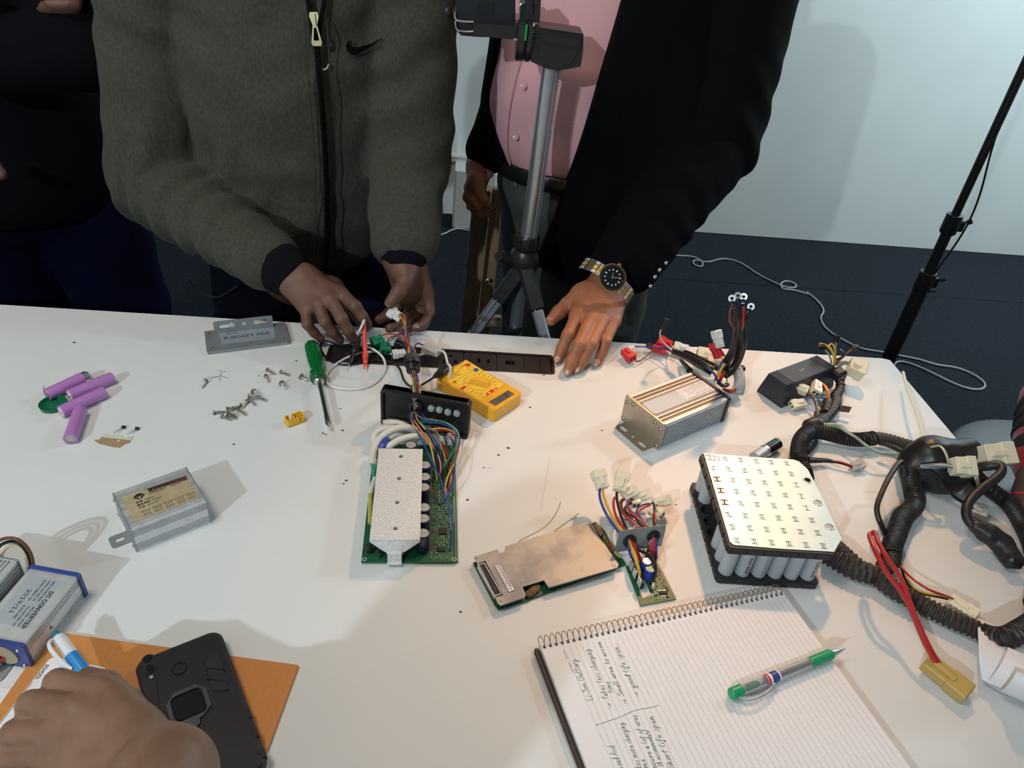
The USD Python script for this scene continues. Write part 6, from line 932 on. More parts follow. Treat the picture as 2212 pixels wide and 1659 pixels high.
for pts, zs in (([(530, 842), (600, 800), (760, 715), (860, 615), (915, 515), (932, 462)], (.010, .012, .016, .022, .028, .032)), ([(870, 745), (930, 700), (1020, 635), (1105, 568)], (.010, .013, .018, .022)), ([(1020, 636), (1050, 628), (1085, 608)], (.018, .018, .017))): k = len(pts); bm.add('stray_wire', tube([P(*Q(*p), z) for p, z in zip(pts, zs)], .0009, 6), 'wire_cream', world=True)

# ---------------------------------------------------------------- small board with grommet plate and connectors
sm_ = Thing('small_board', 'small green circuit board with grey grommet plate, blue capacitors and pale connectors', 'circuit board', M=on(.2486, .5951, .1136))
pcs = sg.Polygon([sm_.at(*Q(*p), .0022)[:2] for p in ((1555, 1075), (1840, 1000), (2038, 1388), (1700, 1452))]); sbd = sm_.add('circuit_board', prism(pcs, .0008, .0024), 'pcb_green', smooth=False)
SQ = lambda x, y, z=.0024: sm_.at(*Q(x, y), z)[:2]
sm_.add('tinned_area', prism(sg.Polygon([SQ(*p) for p in ((1670, 1110), (1720, 1180), (1790, 1330), (1840, 1335), (1720, 1385), (1690, 1330))]), .0024, .0028), 'solder', smooth=False, parent=sbd)
R_ = random.Random(5); it, bk = [], []
for _ in range(150):
    p = SQ(R_.uniform(1780, 2010), R_.uniform(1030, 1430)); 
    if not pcs.buffer(-.003).contains(sg.Point(*p)): continue
    w, h = (.0022, .0012) if R_.random() < .5 else (.0012, .0022); (it if R_.random() < .6 else bk).append((p[0], p[1], w * .8, h * .8, .0024, .0032))
smd(sm_, it, 'solder', 'solder_pads', sbd); smd(sm_, bk, 'ink_black', 'chip_parts', sbd)
p = SQ(1915, 1335); sm_.add('chip', mv(rbox(.0095, .0052, .0018, .0003), p[0], p[1], .0026, rz=-.05), 'ink_black'); smd(sm_, [(p[0] - .0042 + .0012 * k, p[1] + s * .0036, .0005, .002, .0024, .003) for k in range(8) for s in (-1, 1)], 'steel_bright', 'chip_legs', sbd)
for x, y in ((1604, 1090), (1636, 1165), (1680, 1250)): p = SQ(x, y + 20); sm_.add('transistor', mv(cat([bx(-.0008, .0034, -.0048, .0048, 0, .0105, .0004)]), p[0], p[1], .003, rz=.12), 'ink_black'); sm_.add('transistor_tab', mv(bx(-.0016, -.0008, -.0045, .0045, .001, .0150, .0002), p[0], p[1], .003, rz=.12), 'alu')
for (x, y), h, tp in (((1730, 1130), .020, 'cap_top'), ((1763, 1190), .018, 'conn_green')): p = SQ(x, y); cp = sm_.add('capacitor', lathe([(0, 0), (.0058, 0), (.0062, .0008), (.0062, h - .001), (.0056, h), (0, h - .0003)], 24, (p[0], p[1], .0024)), 'cap_blue2'); sm_.add('capacitor_top', cyl(.0050, .0006, 22, (p[0], p[1], .0024 + h - .0004)), tp, parent=cp)
p = SQ(1800, 1275); sm_.add('shunt', tube([(p[0], p[1] + .005, .003), (p[0], p[1] + .004, .009), (p[0], p[1] - .004, .009), (p[0], p[1] - .005, .003)], .0011, 8), 'steel_bright')
# grommet plate leaning on the board's back edge
g0, g1 = P(*Q(1460, 940), .010), P(*Q(1895, 880), .010); gd_ = nz(g1 - g0); gu = nz(np.cross(gd_, nz(CP - (g0 + g1) / 2)) * -1); gu = nz(V(0, .30, 1)); gn = np.cross(gd_, gu); gl_ = np.linalg.norm(g1 - g0); 
GPM = np.eye(4); GPM[:3, 0], GPM[:3, 1], GPM[:3, 2], GPM[:3, 3] = gd_, nz(gu - gd_ * (gu @ gd_)), nz(np.cross(gd_, nz(gu - gd_ * (gu @ gd_)))), g0
gh = .030; gpoly = sg.Polygon([(0, 0), (gl_, 0), (gl_ + .004, gh * .9), (gl_ + .002, gh), (.003, gh), (-.001, .004)]); hh = [sg.Point(gl_ * .28, gh * .46), sg.Point(gl_ * .80, gh * .52)]
gpp = sm_.add('grommet_plate', ap(prism(gpoly.difference(unary_union([h.buffer(.006) for h in hh])), -.0006, .0006), GPM), 'alu_grey', smooth=False, world=True)
for h in hh: sm_.add('grommet', ap(lathe([(.0035, -.003), (.0088, -.003), (.0092, -.0015), (.0088, .0022), (.0050, .0034), (.0035, -.003)], 26), GPM @ trimesh.transformations.translation_matrix((h.x, h.y, 0))), 'plastic_black', world=True, parent=gpp)
H1, H2 = [(GPM @ np.r_[h.x, h.y, 0, 1])[:3] for h in hh]
def run(cl, pts, zs, r=.0016, head=None, tail=None):
    k = len(pts); zz = np.interp(np.linspace(0, 1, max(k, 2)), np.linspace(0, 1, len(zs)), zs); w = [P(*Q(*p), z) for p, z in zip(pts, zz)]; w = ([head] if head is not None else []) + w + ([tail] if tail is not None else []); sm_.add('wire', tube(w, r, 7, .004), 'wire_' + cl, world=True)
o = lambda h, a, b: h + gd_ * a + GPM[:3, 1] * b
run('blue', [(1310, 340), (1330, 490), (1420, 660), (1500, 760)], (.040, .036, .030, .028), .0018, None, o(H1, -.002, 0)); run('yellow', [(1335, 345), (1370, 480), (1450, 640), (1540, 760)], (.040, .036, .032, .030), .0018, None, o(H1, 0, 0)); run('red', [(1450, 420), (1440, 500), (1480, 630), (1560, 740)], (.036, .036, .034, .030), .0018, None, o(H1, .002, .001)); run('black', [(1470, 370), (1480, 480), (1520, 620), (1565, 720)], (.038, .036, .034, .030), .0018, None, o(H1, .003, 0))
run('red', [(1550, 430), (1500, 480), (1540, 580), (1660, 680), (1780, 770)], (.026, .028, .032, .034, .028), .0017, None, o(H2, -.002, .001)); run('black', [(1530, 440), (1530, 540), (1640, 640), (1760, 750)], (.026, .030, .034, .028), .0017, None, o(H2, -.003, 0)); run('red', [(1650, 440), (1570, 480), (1610, 570), (1720, 660), (1800, 760)], (.024, .030, .034, .034, .028), .0017, None, o(H2, 0, .001)); run('black', [(1640, 460), (1550, 540), (1620, 610), (1720, 690), (1790, 760)], (.022, .026, .032, .034, .028), .0017, None, o(H2, -.001, 0)); run('blue', [(1610, 440), (1570, 470), (1620, 560), (1740, 670), (1810, 760)], (.024, .032, .034, .034, .028), .0012, None, o(H2, .001, 0))
run('red', [(1810, 490), (1720, 520), (1680, 580), (1730, 650), (1790, 740)], (.018, .024, .03, .034, .03), .0014, None, o(H2, 0, .002)); run('blue', [(1815, 485), (1700, 500), (1660, 570), (1720, 640), (1785, 735)], (.018, .024, .03, .034, .03), .0012, None, o(H2, -.001, .002)); run('yellow', [(1540, 630), (1640, 640), (1760, 680), (1830, 750)], (.016, .026, .034, .03), .0013, None, o(H2, .002, 0)); run('red', [(1860, 480), (1830, 560), (1835, 650), (1840, 750)], (.020, .03, .036, .030), .0017, None, o(H2, .003, 0)); run('black', [(1815, 470), (1830, 560), (1825, 660), (1835, 755)], (.022, .03, .036, .030), .0017, None, o(H2, .002, -.001))
run('blue', [(1600, 960), (1640, 1050)], (.014, .006), .0018, o(H1, -.002, -.002)); run('yellow', [(1625, 930), (1660, 1040), (1690, 1150), (1670, 1170)], (.020, .022, .014, .006), .0022, o(H1, 0, -.001)); run('red', [(1660, 920), (1690, 1000), (1720, 1040)], (.018, .012, .006), .0022, o(H1, .002, 0)); run('black', [(1700, 930), (1790, 980), (1840, 1080), (1830, 1180), (1790, 1240)], (.020, .024, .022, .014, .005), .0020, o(H1, .003, -.001))
for k, cl in enumerate(('black', 'red', 'red', 'red', 'blue')): run(cl, [(1760 + 22 * k, 950), (1745 + 24 * k, 1000)], (.012, .005), .0016, o(H2, -.003 + .0015 * k, -.001))
for c, z, d, s in (((1310, 245), .046, (-.25, .75, .45), (.026, .016, .013)), ((1512, 265), .044, (.25, .8, .4), (.029, .016, .012)), ((1595, 375), .030, (.8, .5, .2), (.022, .013, .011)), ((1715, 405), .022, (.85, .5, 0), (.026, .012, .009)), ((1900, 455), .020, (.95, .25, 0), (.026, .012, .009)), ((1845, 560), .018, (.6, -.6, .1), (.020, .012, .010)), ((1640, 460), .020, (.2, -.9, 0), (.014, .012, .010))): plug(sm_, P(*Q(*c), z), V(*d), s, 'nylon', up=(.1, -.5, .9))

# ---------------------------------------------------------------- spiral notebook and green pen
nb = Thing('spiral_notebook', 'open spiral notebook, ruled page with green handwriting about batteries', 'notebook', M=on(.2838, .4269, .2767))
L, W, H = .3106, .2150, .0135; YB = -W / 2 - .055
nb.add('page_block', bx(-L / 2, L / 2, YB, W / 2, .0030, H, .0004), 'paper'); nb.add('cover', bx(-L / 2 - .004, L / 2 + .002, YB, W / 2 + .001, 0, .0030, .0005), 'cover_brown')
nb.add('folded_cover', bx(-L / 2 - .0065, -L / 2 - .0002, YB, W / 2 - .004, .0030, .0085, .0012), 'cover_brown'); nb.add('under_page', bx(-L / 2 - .0085, -L / 2 - .0042, YB, W / 2 - .010, .0, .0026, .0005), 'paper_edge')
curl = hull([(L / 2 - .001, YB + .04, H - .002), (L / 2 + .006, YB, H - .001), (L / 2 - .03, YB, H - .002), (L / 2 + .006, YB, H - .0035), (L / 2 - .001, YB + .04, H - .0035)]); nb.add('page_corner', curl, 'paper', smooth=False)
rl = []; x = -L / 2 + .0245
while x < L / 2 - .006: rl.append([(x, W / 2 - .012), (x, YB + .001)]); x += .00665
nb.add('ruled_lines', strokes(rl, .00034, .00006, H), 'line_grey', smooth=False, kind='stuff')
nc = 45
for k in range(nc):
    x = -L / 2 + .004 + (L - .008) * k / (nc - 1); aa = np.linspace(-.9, 4.0, 16); co = [(x + .0022 * (t / 15 - .5), W / 2 + .0005 + .0088 * math.cos(a_), .0092 + .0082 * math.sin(a_)) for t, a_ in enumerate(aa)]
    nb.add('spiral_coil', tube(co, .00052, 5, .01, smooth=False), 'spiral_wire'); nb.add('punch_hole', bx(x - .0014, x + .0014, W / 2 - .0082, W / 2 - .0042, H, H + .00006, .0004 if False else .00002), 'hole_dark', smooth=False)
NQ = lambda x, y: nb.at(1150 + .18627 * x, 1350 + .18627 * y, H)[:2]
for k, (s, x, y, x2, y2, xh) in enumerate((('Li-Ion Battery', 705, 870, 500, 395, .0036), ('> Takes less charging', 925, 955, 660, 280, .0031), ('time', 940, 785, 890, 660, .0031), ('> Small area to accom', 1105, 915, 790, 195, .0031), ('> good life span.', 1245, 835, 985, 240, .0031), ('Lead Acid', 1050, 1660, 945, 1390, .0036), ('> Takes more charging', 1330, 1815, 1050, 1130, .0031), ('time', 1370, 1720, 1300, 1560, .0031), ('> Require a lot of area', 1500, 1800, 1205, 1045, .0031), ('to accommodate', 1520, 1640, 1350, 1225, .0029), ('> Short life span', 1705, 1800, 1395, 1060, .0031))):
    p, q = NQ(x, y), NQ(x2, y2); m = hand_text(s, xh, .00042, seed=k + 2); b = m.bounds; m.apply_transform(np.diag([np.linalg.norm(q - p) / (b[1, 0] - b[0, 0]), 1, 1, 1])); nb.add('handwriting', ap(m, frm((*p, H), V(*(q - p), 0))), 'ink_green', smooth=False)
nb.add('divider_stroke', strokes([spl([(*NQ(*p), 0) for p in ((740, 1165), (765, 1155), (940, 1095), (1080, 1040), (1165, 1000), (1330, 965), (1465, 930))], .004)[:, :2], [NQ(748, 1150), NQ(740, 1165)], [NQ(360, 295), NQ(405, 395)], [NQ(425, 440), NQ(472, 552)]], .0005, .00006, H), 'ink_green', smooth=False)
a, b = P(1578, 1500, H + .0075), P(1828, 1400, H + .0065); d_ = nz(b - a); LP = np.linalg.norm(b - a)
gp_ = Thing('gel_pen', 'clear barrelled pen with green grip and green end lying on the notebook', 'pen', M=zal(a, b))
gp_.add('end_cap', lathe([(0, 0), (.0050, 0), (.0062, .0012), (.0064, .014), (0, .014)], 26), 'pen_green'); gp_.add('barrel', lathe([(.0042, .014), (.0062, .014), (.0058, .060), (.0055, .108), (.0036, .108), (.0036, .060), (.0042, .014)], 28), 'clear_plastic'); gp_.add('ink_plug', lathe([(0, .020), (.0036, .021), (.0038, .032), (.0026, .036), (0, .037)], 18), 'pen_green')
gp_.add('refill', rod((0, 0, .062), (0, 0, .110), .0030, 14), 'refill'); gp_.add('paper_band', lathe([(.00595, .046), (.00605, .047), (.00595, .062), (.0058, .063)], 24), 'paper'); gp_.add('band_mark', lathe([(.0060, .0465), (.00615, .047), (.0060, .050)], 24), 'red_label'); gp_.add('band_mark', lathe([(.0060, .052), (.0061, .0525), (.0060, .061)], 24), 'cap_blue')
gp_.add('grip', lathe([(0, .108), (.0056, .108), (.0060, .110), (.0060, .136), (.0050, .139), (0, .139)], 26), 'pen_green'); gp_.add('cone', lathe([(0, .138), (.0046, .138), (.0042, .143), (.0020, .153), (.0011, .156), (.0004, LP), (0, LP)], 20), 'steel_bright')
cd = gp_.I[:3, :3] @ nz(V(.25, -.9, .15)); cd = nz(V(cd[0], cd[1], 0)); gp_.add('clip', tube([cd * .006 + V(0, 0, .004), cd * .0120 + V(0, 0, .012), cd * .0135 + V(0, 0, .026), cd * .0105 + V(0, 0, .046), cd * .0082 + V(0, 0, .050)], .0018, 8, flat=(.8, 1.2)), 'clear_plastic'); gp_.add('clip_tip', trimesh.creation.icosphere(2, .0022).apply_translation(cd * .0082 + V(0, 0, .0505)), 'steel_bright', smooth=True)

# ---------------------------------------------------------------- folded paper at the right edge
fd = Thing('folded_paper', 'crumpled folded white paper at the right edge under the loom', 'paper', loc=tuple(P(2170, 1440)))
def sheet(pts, n=10, th=.0004):
    """A bent sheet: rows of points lofted along the other direction."""
    g = np.array([[P(*p) for p in r] for r in pts]); U = CubicSpline(np.linspace(0, 1, len(g)), g, axis=0)(np.linspace(0, 1, n)); G = CubicSpline(np.linspace(0, 1, g.shape[1]), U, axis=1)(np.linspace(0, 1, n)) if g.shape[1] > 2 else U[:, :1] + (U[:, 1:2] - U[:, :1]) * np.linspace(0, 1, n)[None, :, None]
    v = np.vstack([G.reshape(-1, 3), G.reshape(-1, 3) - V(0, 0, th)]); i, j = np.meshgrid(np.arange(n - 1), np.arange(n - 1), indexing='ij'); a = (i * n + j).ravel(); f = np.vstack([np.stack([a, a + 1, a + n + 1], 1), np.stack([a, a + n + 1, a + n], 1)]); f2 = f[:, ::-1] + n * n
    e = [k for k in range(n)] + [k * n + n - 1 for k in range(1, n)] + [n * n - 1 - k for k in range(1, n)] + [(n - 1 - k) * n for k in range(1, n - 1)]; s = [[e[k], e[(k + 1) % len(e)], e[k] + n * n] for k in range(len(e))] + [[e[(k + 1) % len(e)], e[(k + 1) % len(e)] + n * n, e[k] + n * n] for k in range(len(e))]
    m = trimesh.Trimesh(v, np.vstack([f, f2, s]), process=False); m.fix_normals(); return m
fd.add('back_fold', sheet([[(2113, 1336, .010), (2260, 1390, .016)], [(2112, 1350, .022), (2260, 1400, .028)], [(2114, 1395, .030), (2260, 1430, .034)], [(2116, 1430, .026), (2260, 1480, .03)], [(2122, 1468, .012), (2260, 1530, .02)]]), 'paper', smooth=40, world=True)
fd.add('middle_fold', sheet([[(2178, 1398, .040), (2270, 1440, .048)], [(2165, 1430, .040), (2270, 1480, .050)], [(2148, 1455, .028), (2270, 1510, .040)], [(2132, 1470, .014), (2260, 1530, .022)]]), 'paper', smooth=40, world=True)
fd.add('front_fold', sheet([[(2195, 1450, .052), (2280, 1480, .058)], [(2185, 1470, .046), (2280, 1505, .05)], [(2168, 1488, .026), (2280, 1530, .03)], [(2160, 1490, .012), (2270, 1540, .014)]]), 'paper', smooth=40, world=True)
fd.add('base_fold', sheet([[(2118, 1460, .004), (2260, 1500, .004)], [(2140, 1480, .003), (2260, 1530, .003)], [(2165, 1495, .002), (2260, 1540, .002)]]), 'paper', smooth=40, world=True)

# ---------------------------------------------------------------- wiring harness
hn = Thing('wiring_harness', 'black corrugated wiring loom with taped joints and pale connectors sprawling over the right end', 'wiring harness', loc=tuple(P(1960, 1180)))
Z4 = lambda x, y: (1680 + .2772 * x, 880 + .2772 * y); Z5 = lambda x, y: (1740 + .2773 * x, 1100 + .2773 * y); Z2 = lambda x, y: (1560 + .18083 * x, 700 + .18083 * y); ZR = lambda x, y: (1960 + .2291 * x, 860 + .2291 * y); ID = lambda x, y: (x, y)
def lo(m, pts, zs, r, px=ID, ring=(.0042, .0012), n=14, name='corrugated_tube'): k = len(pts); zz = np.interp(np.linspace(0, 1, k), np.linspace(0, 1, len(zs)), zs); return hn.add(name, tube([P(*px(*p), z) for p, z in zip(pts, zz)], r, n, .004, ring=ring), m, world=True)
lo('loom_black', [(275, 168), (235, 195), (190, 240), (168, 300), (162, 360), (170, 420), (190, 470), (215, 560)], (.020, .019, .017, .015, .014, .014, .012), .0115, Z4); lo('loom_black', [(272, 185), (350, 195), (450, 222), (540, 245), (640, 252), (760, 238)], (.020, .019, .016, .015, .016, .018), .0105, Z4); lo('loom_dusty', [(750, 238), (850, 250), (960, 280), (1060, 312), (1170, 345)], (.018, .016, .016, .02, .024), .0092, Z4, ring=(.006, .0006)); lo('loom_black', [(250, 215), (265, 260), (225, 320), (200, 340)], (.008, .008, .009), .008, Z4, ring=(.004, .0009))
lo('loom_black', [(1020, 520), (1040, 600), (1062, 680), (1072, 745), (1035, 800), (980, 850), (945, 930), (915, 1010), (890, 1090), (885, 1160)], (.026, .024, .020, .018, .016, .015, .015, .015, .016, .017), (.0105, .0115, .0125, .012, .0125, .013, .0125, .0125, .012, .0115), Z4); lo('loom_dusty', [(890, 1150), (885, 1200), (850, 1240), (800, 1260)], (.017, .017, .015, .013), .0100, Z4, ring=(.0045, .0009))
lo('loom_dusty', [(150, 350), (260, 405), (350, 455), (450, 490), (550, 520), (640, 590), (740, 655), (850, 705)], (.014, .014, .013, .013, .013, .012, .012), (.0115, .0125, .0125, .0125, .012, .0115, .0112, .0112), Z5, ring=(.0075, .0014)); lo('loom_dusty', [(840, 700), (960, 768), (1080, 830), (1200, 885), (1320, 935), (1420, 985)], (.012, .012, .012, .013, .016), .0105, Z5, ring=(.0062, .0013)); lo('loom_black', [(1400, 978), (1470, 1000), (1560, 1000), (1640, 965), (1740, 905), (1830, 820), (1850, 700)], (.016, .024, .034, .036, .03, .02, .014), .0118, Z5, ring=(.0052, .0012)); lo('loom_dusty', [(255, 290), (300, 330), (370, 390), (430, 440), (520, 480)], (.016, .022, .024, .022, .016), .0072, Z5, ring=(.007, .0010))
lo('loom_black', [(500, 570), (600, 690), (700, 800), (820, 890), (960, 1000), (1080, 1180), (1180, 1400), (1230, 1700), (1190, 1950)], (.02, .014, .013, .013, .013, .013, .013), .0110, ZR)
# taped run from the module's end down to the joint
for m, pts, zs, r, px in (('tape_black', [(1395, 560), (1400, 640), (1412, 720), (1395, 800), (1345, 880), (1350, 940), (1300, 1060), (1235, 1130), (1180, 1190)], (.030, .026, .020, .016, .014, .014, .014, .014, .016), (.0085, .0075, .0072, .0082, .0098, .0090, .0080, .0082, .0095), Z2), ('tape_black', [(1260, 925), (1245, 1000), (1225, 1060)], (.018, .017, .015), .0078, Z2)): lo(m, pts, zs, r, px, ring=(.0095, .0005), n=14, name='taped_run')
hn.add('tape_wrap', ap(rbox(.022, .019, .020, .004, (0, 0, -.010)), frm(P(*Z2(1395, 605), .028), V(.5, .25, .1))), 'tape_black', world=True); hn.add('tape_flag', ap(prism(sg.Polygon([(0, -.006), (.020, -.009), (.026, .001), (.012, .004), (0, .006)]), -.0004, .0004), frm(P(*Z2(1350, 1000), .016), V(.95, -.1, .15), (0, -.4, 1))), 'tape_black', smooth=False, world=True); hn.add('tape_flag', ap(prism(sg.Polygon([(0, -.004), (.014, -.006), (.018, .006), (.004, .006)]), -.0004, .0004), frm(P(*Z2(1225, 980), .018), V(-.8, .3, .3), (0, -.4, 1))), 'tape_black', smooth=False, world=True)
hn.add('tape_wrap', puff(blob([(P(*Z4(250, 150), .018), P(*Z4(300, 140), .020), .0125, .011), (P(*Z4(300, 130), .020), P(*Z4(350, 80), .016), .0105, .008)], .003, .01), .0012, (120, 120, 120)), 'tape_black', world=True, smooth=True)
# moulded junction boot
bo = [('e', P(*Z4(1250, 470), .030), (.044, .030, .030), -.25, .02), (P(*Z4(1090, 400), .034), P(*Z4(1180, 370), .044), .022, .026, .02), (P(*Z4(1180, 380), .044), P(*Z4(1480, 345), .050), .022, .020, .02), (P(*Z4(1060, 470), .024), P(*Z4(1010, 530), .024), .018, .012, .02), (P(*Z4(1230, 560), .022), P(*Z4(1330, 560), .022), .020, .020, .02)]
hn.add('rubber_boot', puff(blob(bo, .004, .02, cut=lambda p: TZ + .001 - p[..., 2]), .002, (30, 30, 30), 5), 'boot_black', smooth=True, world=True)
tp_ = [P(1951, 803, .03), P(1956, 825, .034), P(1967, 860, .040), P(1985, 905, .048), P(*Z4(1190, 310), .066), P(*Z4(1255, 300), .077), P(*Z4(1305, 350), .078), P(*Z4(1330, 430), .066), P(*Z4(1330, 500), .050)]
hn.add('cable_tie', tube(tp_, .0028, 8, .005, flat=(1.0, .45)), 'zip_cream', world=True); hn.add('cable_tie', tube([P(*ZR(640, 680), .03), P(*ZR(660, 780), .02), P(*ZR(690, 860), .012)], .0034, 8, .006, flat=(1.1, .35)), 'zip_cream', world=True)
def br(m, pts, zs, r, px=Z4, name='branch_wire', n=8): k = len(pts); zz = np.interp(np.linspace(0, 1, k), np.linspace(0, 1, len(zs)), zs); return hn.add(name, tube([P(*px(*p), z) for p, z in zip(pts, zz)], r, n, .004), m, world=True)
br('tape_black', [(235, 408), (300, 412), (380, 415), (430, 425)], (.012, .010, .008, .008), (.0050, .0042, .0034, .0026)); br('wire_red', [(420, 420), (500, 430), (580, 462)], (.008, .010, .008), .0014); br('wire_black', [(420, 428), (500, 440), (578, 470)], (.008, .009, .007), .0012)
br('wire_palegreen', [(340, 122), (400, 140), (480, 150), (540, 190), (610, 235), (680, 290), (760, 340), (850, 362), (980, 362), (1090, 366)], (.024, .028, .030, .030, .030, .030, .028, .026, .03, .036), (.0036, .0040, .0044, .0024, .0022, .0022, .0022, .0022, .0018, .0018)); br('wire_black', [(790, 280), (900, 310), (1010, 370), (1080, 420)], (.024, .026, .028, .03), (.003, .0042, .0046, .005))
br('tape_black', [(845, 1010), (800, 900), (772, 800), (800, 690), (850, 580), (915, 470), (965, 425), (990, 460), (1000, 530)], (.014, .030, .040, .046, .050, .052, .052, .046, .034), .0036, n=10)
br('tape_black', [(1560, 480), (1600, 462), (1660, 455), (1720, 450), (1745, 475), (1710, 545), (1620, 610), (1540, 680), (1480, 760), (1472, 850), (1500, 900), (1548, 940)], (.052, .058, .064, .068, .068, .064, .056, .048, .042, .036, .032, .030), .0064, name='thick_cable', n=12)
hn.add('cable_boot', puff(blob([(P(*Z4(1545, 930), .030), P(*Z4(1640, 985), .026), .0095, .012), (P(*Z4(1640, 985), .026), P(*Z4(1750, 1050), .020), .012, .0125), (P(*Z4(1750, 1080), .018), P(*Z4(1800, 1150), .016), .0135, .0135)], .0025, .008), .0012, (90, 90, 90)), 'tape_black', smooth=True, world=True); hn.add('plug_body', ap(rbox(.030, .024, .020, .004, (0, 0, -.010)), frm(P(*Z4(1815, 1165), .016), P(*Z4(1830, 1190), .016) - P(*Z4(1760, 1090), .016))), 'plastic_black', world=True)
for cl, pts, zs, px, r in (('grey', [(1110, 455), (1200, 445), (1300, 440), (1370, 455)], (.058, .064, .066, .064), Z4, .0016), ('cream', [(1115, 460), (1220, 450), (1300, 450), (1372, 462)], (.058, .064, .066, .064), Z4, .0014), ('skyblue', [(1110, 468), (1220, 470), (1310, 465), (1372, 468)], (.056, .062, .064, .063), Z4, .0016), ('red', [(1535, 360), (1570, 370), (1610, 368)], (.056, .058, .06), Z4, .0016), ('brown', [(1535, 375), (1570, 380), (1610, 380)], (.054, .056, .058), Z4, .0018), ('cream', [(1535, 390), (1570, 395), (1610, 388)], (.052, .054, .056), Z4, .0016), ('black', [(1250, 550), (1310, 620), (1380, 700), (1450, 742), (1520, 795)], (.03, .03, .022, .016, .012), Z4, .0024), ('black', [(1110, 490), (1180, 500), (1240, 545), (1290, 610)], (.05, .052, .048, .036), Z4, .0030),
                       ('red', [(740, 440), (800, 510), (880, 575), (960, 625), (1050, 660), (1130, 690), (1168, 712)], (.018, .022, .026, .026, .022, .016, .012), Z5, .0015), ('yellow', [(770, 500), (800, 555), (860, 620), (940, 655), (1040, 670), (1165, 716)], (.014, .016, .020, .020, .018, .011), Z5, .0014), ('black', [(735, 420), (760, 500), (800, 590), (860, 640), (940, 665), (1050, 685), (1160, 718)], (.018, .014, .014, .014, .014, .013, .010), Z5, .0016),
                       ('red', [(512, 190), (500, 215), (530, 290), (575, 390), (625, 485), (715, 600), (790, 720), (850, 850), (895, 960), (950, 1080), (1010, 1180), (1030, 1215)], (.060, .064, .066, .064, .060, .054, .048, .042, .036, .030, .022, .018), Z5, .0030), ('red', [(512, 190), (535, 178), (552, 220), (590, 300), (650, 400), (720, 500), (770, 600), (810, 720), (862, 850), (905, 955), (965, 1080), (1020, 1175), (1040, 1210)], (.060, .062, .066, .066, .064, .060, .056, .050, .044, .038, .030, .022, .018), Z5, .0030),
                       ('yellow', [(1330, 500), (1340, 420), (1310, 320), (1250, 260), (1160, 235)], (.036, .05, .060, .062, .060), Z2, .0021), ('palegreen', [(1305, 470), (1290, 400), (1250, 330), (1200, 290)], (.038, .048, .054, .056), Z2, .0016), ('yellow', [(1345, 500), (1350, 400), (1345, 300), (1320, 240), (1270, 270)], (.036, .05, .066, .072, .070), Z2, .0014), ('brown', [(1355, 490), (1410, 420), (1490, 350), (1545, 310)], (.036, .046, .056, .060), Z2, .0022), ('grey', [(1350, 490), (1352, 380), (1362, 220)], (.036, .052, .074), Z2, .0018), ('black', [(1365, 480), (1360, 430), (1450, 380), (1400, 300)], (.036, .044, .052, .06), Z2, .0016), ('palegreen', [(1375, 530), (1400, 470), (1460, 450), (1530, 470)], (.034, .040, .040, .036), Z2, .0018), ('palegreen', [(1400, 545), (1430, 490), (1480, 475), (1540, 490)], (.032, .036, .036, .034), Z2, .0018), ('grey', [(1390, 540), (1420, 480), (1470, 460), (1540, 480)], (.033, .038, .038, .035), Z2, .0018),
                       ('orange', [(1280, 920), (1270, 850), (1240, 760), (1185, 712)], (.02, .026, .030, .028), Z2, .0026), ('skyblue', [(1255, 910), (1200, 880), (1120, 868), (1040, 880), (980, 905)], (.018, .02, .02, .016, .012), Z2, .0024), ('brown', [(1125, 1080), (1130, 1000), (1105, 910), (1060, 850), (1010, 808)], (.014, .018, .022, .024, .024), Z2, .0024)): br('wire_' + cl, pts, zs, r, px)
br('tape_black', [(1125, 1060), (1128, 1130), (1150, 1190)], (.015, .014, .015), (.0036, .0045, .005), Z2)
for m, c, z, d, s, px, up in (('nylon', (1600, 535), .034, (.9, -.4, -.15), (.028, .026, .022), Z2, (0, -.4, 1)), ('nylon', (915, 760), .024, (-.85, .5, .1), (.030, .015, .013), Z2, (0, -.4, 1)), ('nylon', (1125, 760), .026, (-.3, -.8, -.2), (.026, .014, .012), Z2, (.3, -.4, 1)), ('nylon', (905, 955), .010, (-.9, -.3, 0), (.027, .014, .010), Z2, (0, -.4, 1)), ('nylon_clear', (622, 452), .008, (.9, .3, .1), (.020, .013, .010), Z4, (0, -.3, 1)), ('nylon', (1440, 462), .064, (.98, 0, 0), (.030, .024, .020), Z4, (0, -.6, .8)), ('nylon', (1700, 368), .062, (.98, .15, 0), (.050, .028, .022), Z4, (0, -.6, .8)), ('nylon_clear', (1565, 815), .009, (.75, -.6, 0), (.022, .014, .011), Z4, (0, -.3, 1)), ('nylon', (1222, 775), .009, (.62, -.75, 0), (.034, .016, .012), Z5, (0, -.3, 1)), ('nylon_amber', (1100, 1310), .012, (.6, -.78, -.05), (.050, .020, .014), Z5, (0, -.3, 1)), ('plastic_black', (1365, 175), .078, (0, .4, .9), (.012, .008, .008), Z2, (1, 0, 0)), ('plastic_black', (1190, 275), .058, (-.9, .2, -.2), (.014, .009, .008), Z2, (0, 0, 1)), ('plastic_black', (1590, 285), .062, (.8, .5, .2), (.012, .007, .007), Z2, (0, 0, 1))): plug(hn, P(*px(*c), z), V(*d), s, m, up=up)
